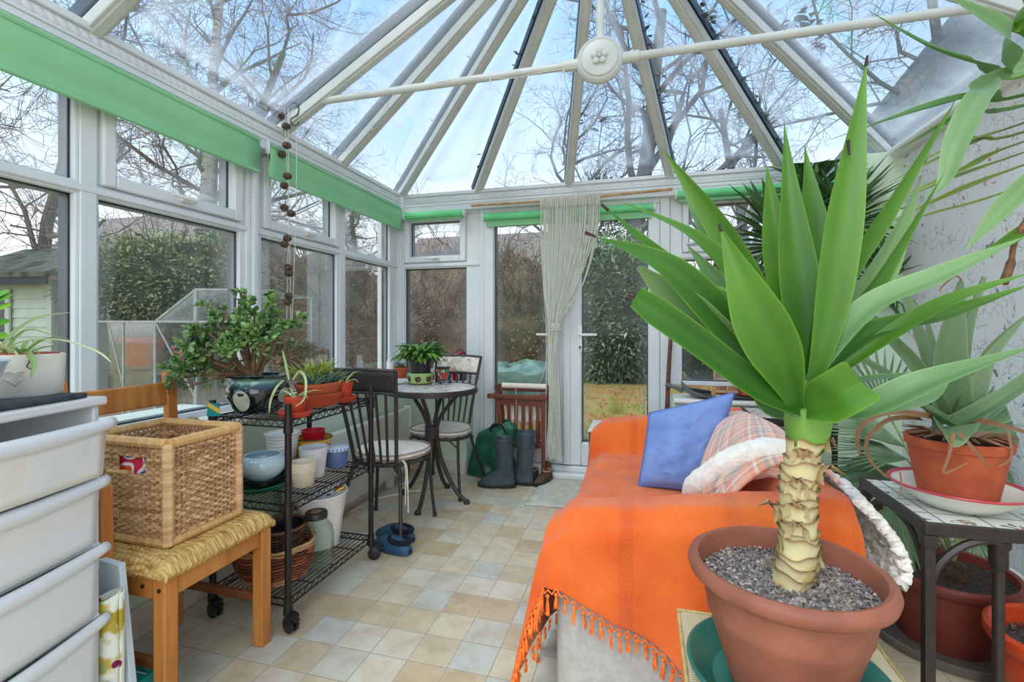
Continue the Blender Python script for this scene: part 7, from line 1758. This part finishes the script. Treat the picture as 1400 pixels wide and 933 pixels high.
tree('ash_tree','bare tree seen through the roof at the far right by the house gable',(6.2,12.5,GZ),9.0,.2,(.05,0,1),15,OAK,m_bark)
shrub('ivy_trunk','ivy-clad dark tree stump behind the hedge, left of the thick trunk',(-1.2,13.6,2.6),.75,.6,2.8,2600,.15,M('dark_ivy',(30,46,38),(90,104,84),.6,3,attr=True),61,None,None,'tree',60)
tree('birch_tree','white-barked birch with drooping twigs outside the left windows',(-10.3,8.85,GZ),12.5,.20,(.03,0,1),21,BIR,m_birch)
tree('birch_tree','dark-stemmed tree outside the left windows, just right of the white birch',(-11.2,10.4,GZ),10,.22,(.08,0,1),25,OAK,m_barkb)
for i,(x,y,h,s,lab) in enumerate(((-13.0,7.5,9,31,'bare brown tree outside, left of the white birch trunk'),(-9.0,4.3,8.0,35,'dark bare tree outside at the far left, above the shed'),(-12.5,4.6,8.5,38,'bare brown tree behind the pale shed'),(-8.2,12.6,4.6,41,'thin bare tree outside beyond the corner window'),(-13.5,12.5,9,47,'distant bare tree beyond the greenhouse'))):
    tree('bare_tree',lab,(x,y,GZ),h,.15,(0,0,1),s,OAK,m_barkb,4,'bare trees outside the left windows')
# shed
m_clap = M('pale_green_boards', (214,226,208), (200,214,196), .7, 3)
A0 = at(-40,400,8.3); A1 = at(72,400,8.0); A0.z = A1.z = GZ
sd_ = thing('garden_shed','pale green clapboard shed with a mossy roof outside the left window','shed',(A0+A1)/2)
ex = (A1-A0).normalized(); ey = V(-ex.y,ex.x,0); L_s = (A1-A0).length; HE = 1.95
q = MB(); nb = 13
for i in range(nb):
    z0 = GZ+(HE-GZ)*i/nb; z1 = GZ+(HE-GZ)*(i+1)/nb
    q.hexa([A0+V(0,0,z0-GZ)-ey*.018, A1+V(0,0,z0-GZ)-ey*.018, A1+V(0,0,z0-GZ)+ey*1.8, A0+V(0,0,z0-GZ)+ey*1.8, A0+V(0,0,z1-GZ)-ey*.0, A1+V(0,0,z1-GZ)-ey*.0, A1+V(0,0,z1-GZ)+ey*1.8, A0+V(0,0,z1-GZ)+ey*1.8])
q.build('clapboard_walls', m_clap, sd_, smooth=False)
q = MB(); e0, e1 = A0-ex*.3, A1+ex*.25; o1, o2 = -ey*.28, ey*1.0; up = HE-GZ
q.hexa([e0+o1+V(0,0,up), e1+o1+V(0,0,up), e1+o2+V(0,0,up+.62), e0+o2+V(0,0,up+.62), e0+o1+V(0,0,up+.10), e1+o1+V(0,0,up+.10), e1+o2+V(0,0,up+.72), e0+o2+V(0,0,up+.72)])
q.build('mossy_roof', M('mossy_felt',(70,78,56),(132,130,118),.95,4,bump=.8,bscale=10), sd_)
q = MB(); q.hexa([e0+o1+V(0,0,up-.10), e1+o1+V(0,0,up-.10), e1+o1+ey*.03+V(0,0,up-.10), e0+o1+ey*.03+V(0,0,up-.10), e0+o1+V(0,0,up+.02), e1+o1+V(0,0,up+.02), e1+o1+ey*.03+V(0,0,up+.02), e0+o1+ey*.03+V(0,0,up+.02)]); q.build('fascia', M('dark_fascia',(60,66,66),rough=.7), sd_)
w0 = A1-ex*.86
q = MB(); q.hexa([w0-ex*.55-ey*.04+V(0,0,.9), w0-ey*.04+V(0,0,.9), w0-ey*.02+V(0,0,.9), w0-ex*.55-ey*.02+V(0,0,.9), w0-ex*.55-ey*.04+V(0,0,1.9), w0-ey*.04+V(0,0,1.9), w0-ey*.02+V(0,0,1.9), w0-ex*.55-ey*.02+V(0,0,1.9)]); wn_ = q.build('window', M('shed_window',(36,44,46),(60,68,70),.15), sd_, smooth=False)
q = MB(); q.beam(w0-ey*.05+V(0,0,.85), w0-ey*.05+V(0,0,1.92), .09, .03, ey); q.build('window_frame', m_clap, wn_)
q = MB(); q.beam(A1-ey*.03+V(0,0,0), A1-ey*.03+V(0,0,up), .09, .05, ey); q.build('corner_board', m_clap, sd_)
# fence between shed and greenhouse
fn_ = MB(); F0 = at(70,430,9.2); F1 = at(140,430,9.2); F0.z = F1.z = GZ
for i in range(9):
    a = F0+(F1-F0)*i/9; b_ = F0+(F1-F0)*(i+.94)/9; n_ = V(0,0,1).cross((F1-F0).normalized())*.02
    fn_.hexa([a,b_,b_+n_,a+n_,a+V(0,0,1.75),b_+V(0,0,1.75),b_+n_+V(0,0,1.75),a+n_+V(0,0,1.75)])
tag(fn_.build('board_fence', M('weathered_boards',(110,96,82),(84,76,66),.9,6,stretch=(8,8,1)), smooth=False), 'grey-brown board fence between the shed and the greenhouse', 'fence')
# greenhouse
m_alu = M('aluminium', (176,180,174), (150,156,150), rough=.6)
G = [at(128,440,6.9), at(212,440,6.5), at(268,396,6.5), at(345,396,6.5)]
for p in G: p.z += 0
ghx = (G[3]-G[1]); ghx.z = 0; ghx.normalize(); ghy = V(-ghx.y,ghx.x,0)
gh = thing('greenhouse','small aluminium framed greenhouse with orange pots inside, outside the left window','greenhouse',(G[1].x,G[1].y,GZ))
q = MB(); zE = G[1].z; zR = G[2].z; B = [V(p.x,p.y,GZ) for p in G]; dp = ghy*1.9
def bar(a, b_, w_=.026): q.beam(a, b_, w_, w_, (0.3,.1,1) if abs((b_-a).normalized().z) < .9 else ghx)
for off in (V(0,0,0), dp):
    bar(B[1]+off,G[1]+off); bar(G[1]+off,G[2]+off); bar(V(G[2].x,G[2].y,GZ)+off,G[2]+off,.045); bar(G[2]+off,G[3]+off); bar(B[3]+off,G[3]+off); bar(G[1]+off,V(G[2].x,G[2].y,zE)+off,.025); bar(V(G[2].x,G[2].y,zE)+off, V(G[3].x,G[3].y,zE)+off,.025)
    bar(G[0]+off,G[1]+off); bar(B[0]+off,G[0]+off); m1 = (B[0]+B[1])/2; bar(m1+off, V(m1.x,m1.y,zE)+off,.025); bar(V(G[0].x,G[0].y,zE)+(G[1]-G[0])*.25+off, V(m1.x,m1.y,GZ)+(B[1]-B[0])*.12+off,.018); bar(G[1]+off, V(G[2].x,G[2].y,GZ+.3)+off,.018)
for p in G: bar(p, p+dp); 
for p in B: bar(p+V(0,0,.05), p+dp+V(0,0,.05))
q.build('frame', m_alu, gh)
m_gg = glassmat('greenhouse_glass', (.86,.9,.86,1), .10, .2, .3)
q = MB(); pane(q,[B[0],B[1],G[1],V(G[0].x,G[0].y,zE)],6); pane(q,[B[1],V(G[2].x,G[2].y,GZ),G[2],G[1]],6); pane(q,[V(G[2].x,G[2].y,GZ),B[3],G[3],G[2]],6); pane(q,[G[1],G[2],G[2]+dp,G[1]+dp],6); pane(q,[G[2],G[3],G[3]+dp,G[2]+dp],6)
q.build('glazing', m_gg, gh)
m_op = M('faded_orange_pot',(216,110,66),(196,90,54),.7,8)
for i,(px,py,t_,r_,lab) in enumerate(((196,500,7.4,.28,'big faded orange flowerpot in the greenhouse, on the left'),(262,505,7.4,.24,'faded orange flowerpot in the greenhouse, right of the biggest one'),(238,545,5.4,.2,'orange flowerpot standing on the ground before the greenhouse'))):
    c = at(px,py,t_); zb = c.z if i < 2 else GZ
    o = MB().lathe([(r_*.7,0),(r_*.72,.002),(r_,r_*1.3),(r_*1.08,r_*1.32),(r_*1.08,r_*1.55),(r_*.98,r_*1.55),(r_*.9,r_*1.3),(1e-4,r_*1.2)], V(c.x,c.y,zb), 24).build('flowerpot', m_op); tag(o, lab, 'flowerpot')
q = MB(); c = at(230,505,7.4); q.hexa([c-ghx*1.2+V(0,0,-.06)-ghy*.3, c+ghx*1.0+V(0,0,-.06)-ghy*.3, c+ghx*1.0+V(0,0,-.06)+ghy*.3, c-ghx*1.2+V(0,0,-.06)+ghy*.3, c-ghx*1.2+V(0,0,-.02)-ghy*.3, c+ghx*1.0+V(0,0,-.02)-ghy*.3, c+ghx*1.0+V(0,0,-.02)+ghy*.3, c-ghx*1.2+V(0,0,-.02)+ghy*.3])
for s_ in (-1.1,.9):
    for w_ in (-.25,.25): p = c+ghx*s_+ghy*w_; q.beam(V(p.x,p.y,GZ), V(p.x,p.y,c.z-.06), .05, .05, ghx)
tag(q.build('staging_bench', M('staging_wood',(120,116,100),(96,92,80),.85,6), smooth=False), 'wooden staging bench holding pots inside the greenhouse', 'bench')
pp = at(195,640,3.9)
q = MB().box(-4.6,-2.6,1.2,3.9,.30,.36)
for x in (-4.5,-2.7):
    for y in (1.3,3.8): q.box(x-.03,x+.03,y-.03,y+.03,GZ,.30)
tag(q.build('garden_table', M('pale_green_table',(206,220,206),(190,206,192),.6,3), bevel=.01), 'pale green garden table just outside the left windows', 'table')
# tarp-covered table outside the door, bird bath, lattice
q = MB(); c = V(-1.45,5.2,0)
def ftp(u, v):
    a = 2*PI*u; s_ = abs(math.cos(a))**.6*(1 if math.cos(a) > 0 else -1); t_ = abs(math.sin(a))**.6*(1 if math.sin(a) > 0 else -1); r_ = min(1,v*1.7); z = .72-(max(0,v-.58)/.42)*.34
    n_ = noise.noise((s_*2,t_*2,v*3)); return c+V(.66*r_*s_*(1+.06*n_*v),.5*r_*t_*(1+.06*n_*v),z+.09*n_+.03*noise.noise((s_*6,t_*6,v*8)))
q.grid(ftp, 40, 18); tp_ = thing('covered_table','garden table under a crumpled green tarpaulin outside the left door','table',(c.x,c.y,GZ)); q.build('tarpaulin', M('pale_tarp',(70,110,92),(150,180,164),.4,5,bump=.5,bscale=12), tp_)
for x in (-.5,.5):
    for y in (-.35,.35): MB().box(c.x+x-.03,c.x+x+.03,c.y+y-.03,c.y+y+.03,GZ,.62).build('leg', m_teak, tp_)
q = MB()
for i in range(10):
    for j in range(2): pass
LX0, LX1, LY, LZ1 = .9, 3.6, 6.6, 1.55
tl = thing('trellis_fence','brown wooden fence of square lattice outside the right-hand window','fence',((LX0+LX1)/2,LY,GZ))
MB().box(LX0,LX1,LY+.02,LY+.04,GZ,LZ1).build('backing_boards', M('fence_brown',(150,116,84),(116,90,68),.9,5,stretch=(6,1,1)), tl)
q = MB(); n_ = 18
for i in range(n_+1): x = LX0+(LX1-LX0)*i/n_; q.box(x-.014,x+.014,LY-.01,LY+.01,GZ,LZ1)
for i in range(12): z = GZ+(LZ1-GZ)*i/11; q.box(LX0,LX1,LY-.025,LY-.005,z-.014,z+.014)
q.build('lattice', M('lattice_brown',(176,140,104),(140,108,80),.9,8), tl)
# houses beyond
m_brick = M('dull_brick', (160,140,128), (136,118,108), .9, 20); m_slate = M('roof_slate', (110,118,122), (88,98,104), .85, 3, stretch=(1,1,6)); m_tile2 = M('brown_roof_tiles', (156,144,136), (128,118,112), .9, 4, stretch=(1,1,8))
def house(label, x0, x1, y0, y1, ze, zr, axis, mw, mr):
    t = thing('house', label, 'house', ((x0+x1)/2,(y0+y1)/2,GZ))
    MB().box(x0,x1,y0,y1,GZ,ze).build('walls', mw, t, smooth=False); q = MB()
    if axis == 'x':
        ym = (y0+y1)/2; q.hexa([V(x0-.3,y0-.35,ze-.1),V(x1+.3,y0-.35,ze-.1),V(x1+.3,y1+.35,ze-.1),V(x0-.3,y1+.35,ze-.1),V(x0-.3,ym-.02,zr),V(x1+.3,ym-.02,zr),V(x1+.3,ym+.02,zr),V(x0-.3,ym+.02,zr)])
    else:
        xm = (x0+x1)/2; q.hexa([V(x0-.35,y0-.3,ze-.1),V(x1+.35,y0-.3,ze-.1),V(x1+.35,y1+.3,ze-.1),V(x0-.35,y1+.3,ze-.1),V(xm-.02,y0-.3,zr),V(xm+.02,y0-.3,zr),V(xm+.02,y1+.3,zr),V(xm-.02,y1+.3,zr)])
    q.build('roof', mr, t, smooth=False)
    return t
h_ = house('brown-roofed brick house far behind the hedge, left of the garden doors', -12,-2.5,22,28, 2.8, 6.2,'x', m_brick, m_tile2)
for x in (-10.5,-8,-5.5,-3.6): MB().box(x-.5,x+.5,21.95,22,1.0,2.3).build('window', M('house_window',(60,66,70),rough=.2), h_, smooth=False)
house('grey slate-roofed house rising close by on the right, seen through the roof', 3.9,12,7.6,14, 3.9, 9.6,'y', m_brick, m_slate)
house('brown-roofed house far beyond the greenhouse, seen through the left windows', -26,-17,14,22, 3.4, 6.6,'x', m_brick, m_tile2)

q = MB().tube([(-2.24,3.82,GZ),(-2.24,3.82,2.2)], .036, 12)
for z in (.5,1.75): q.tube([(-2.24,3.82,z),(-2.24,3.82,z+.04)], .042, 12)
tag(q.build('downpipe', m_white), 'white plastic downpipe just outside the corner of the conservatory', 'pipe')
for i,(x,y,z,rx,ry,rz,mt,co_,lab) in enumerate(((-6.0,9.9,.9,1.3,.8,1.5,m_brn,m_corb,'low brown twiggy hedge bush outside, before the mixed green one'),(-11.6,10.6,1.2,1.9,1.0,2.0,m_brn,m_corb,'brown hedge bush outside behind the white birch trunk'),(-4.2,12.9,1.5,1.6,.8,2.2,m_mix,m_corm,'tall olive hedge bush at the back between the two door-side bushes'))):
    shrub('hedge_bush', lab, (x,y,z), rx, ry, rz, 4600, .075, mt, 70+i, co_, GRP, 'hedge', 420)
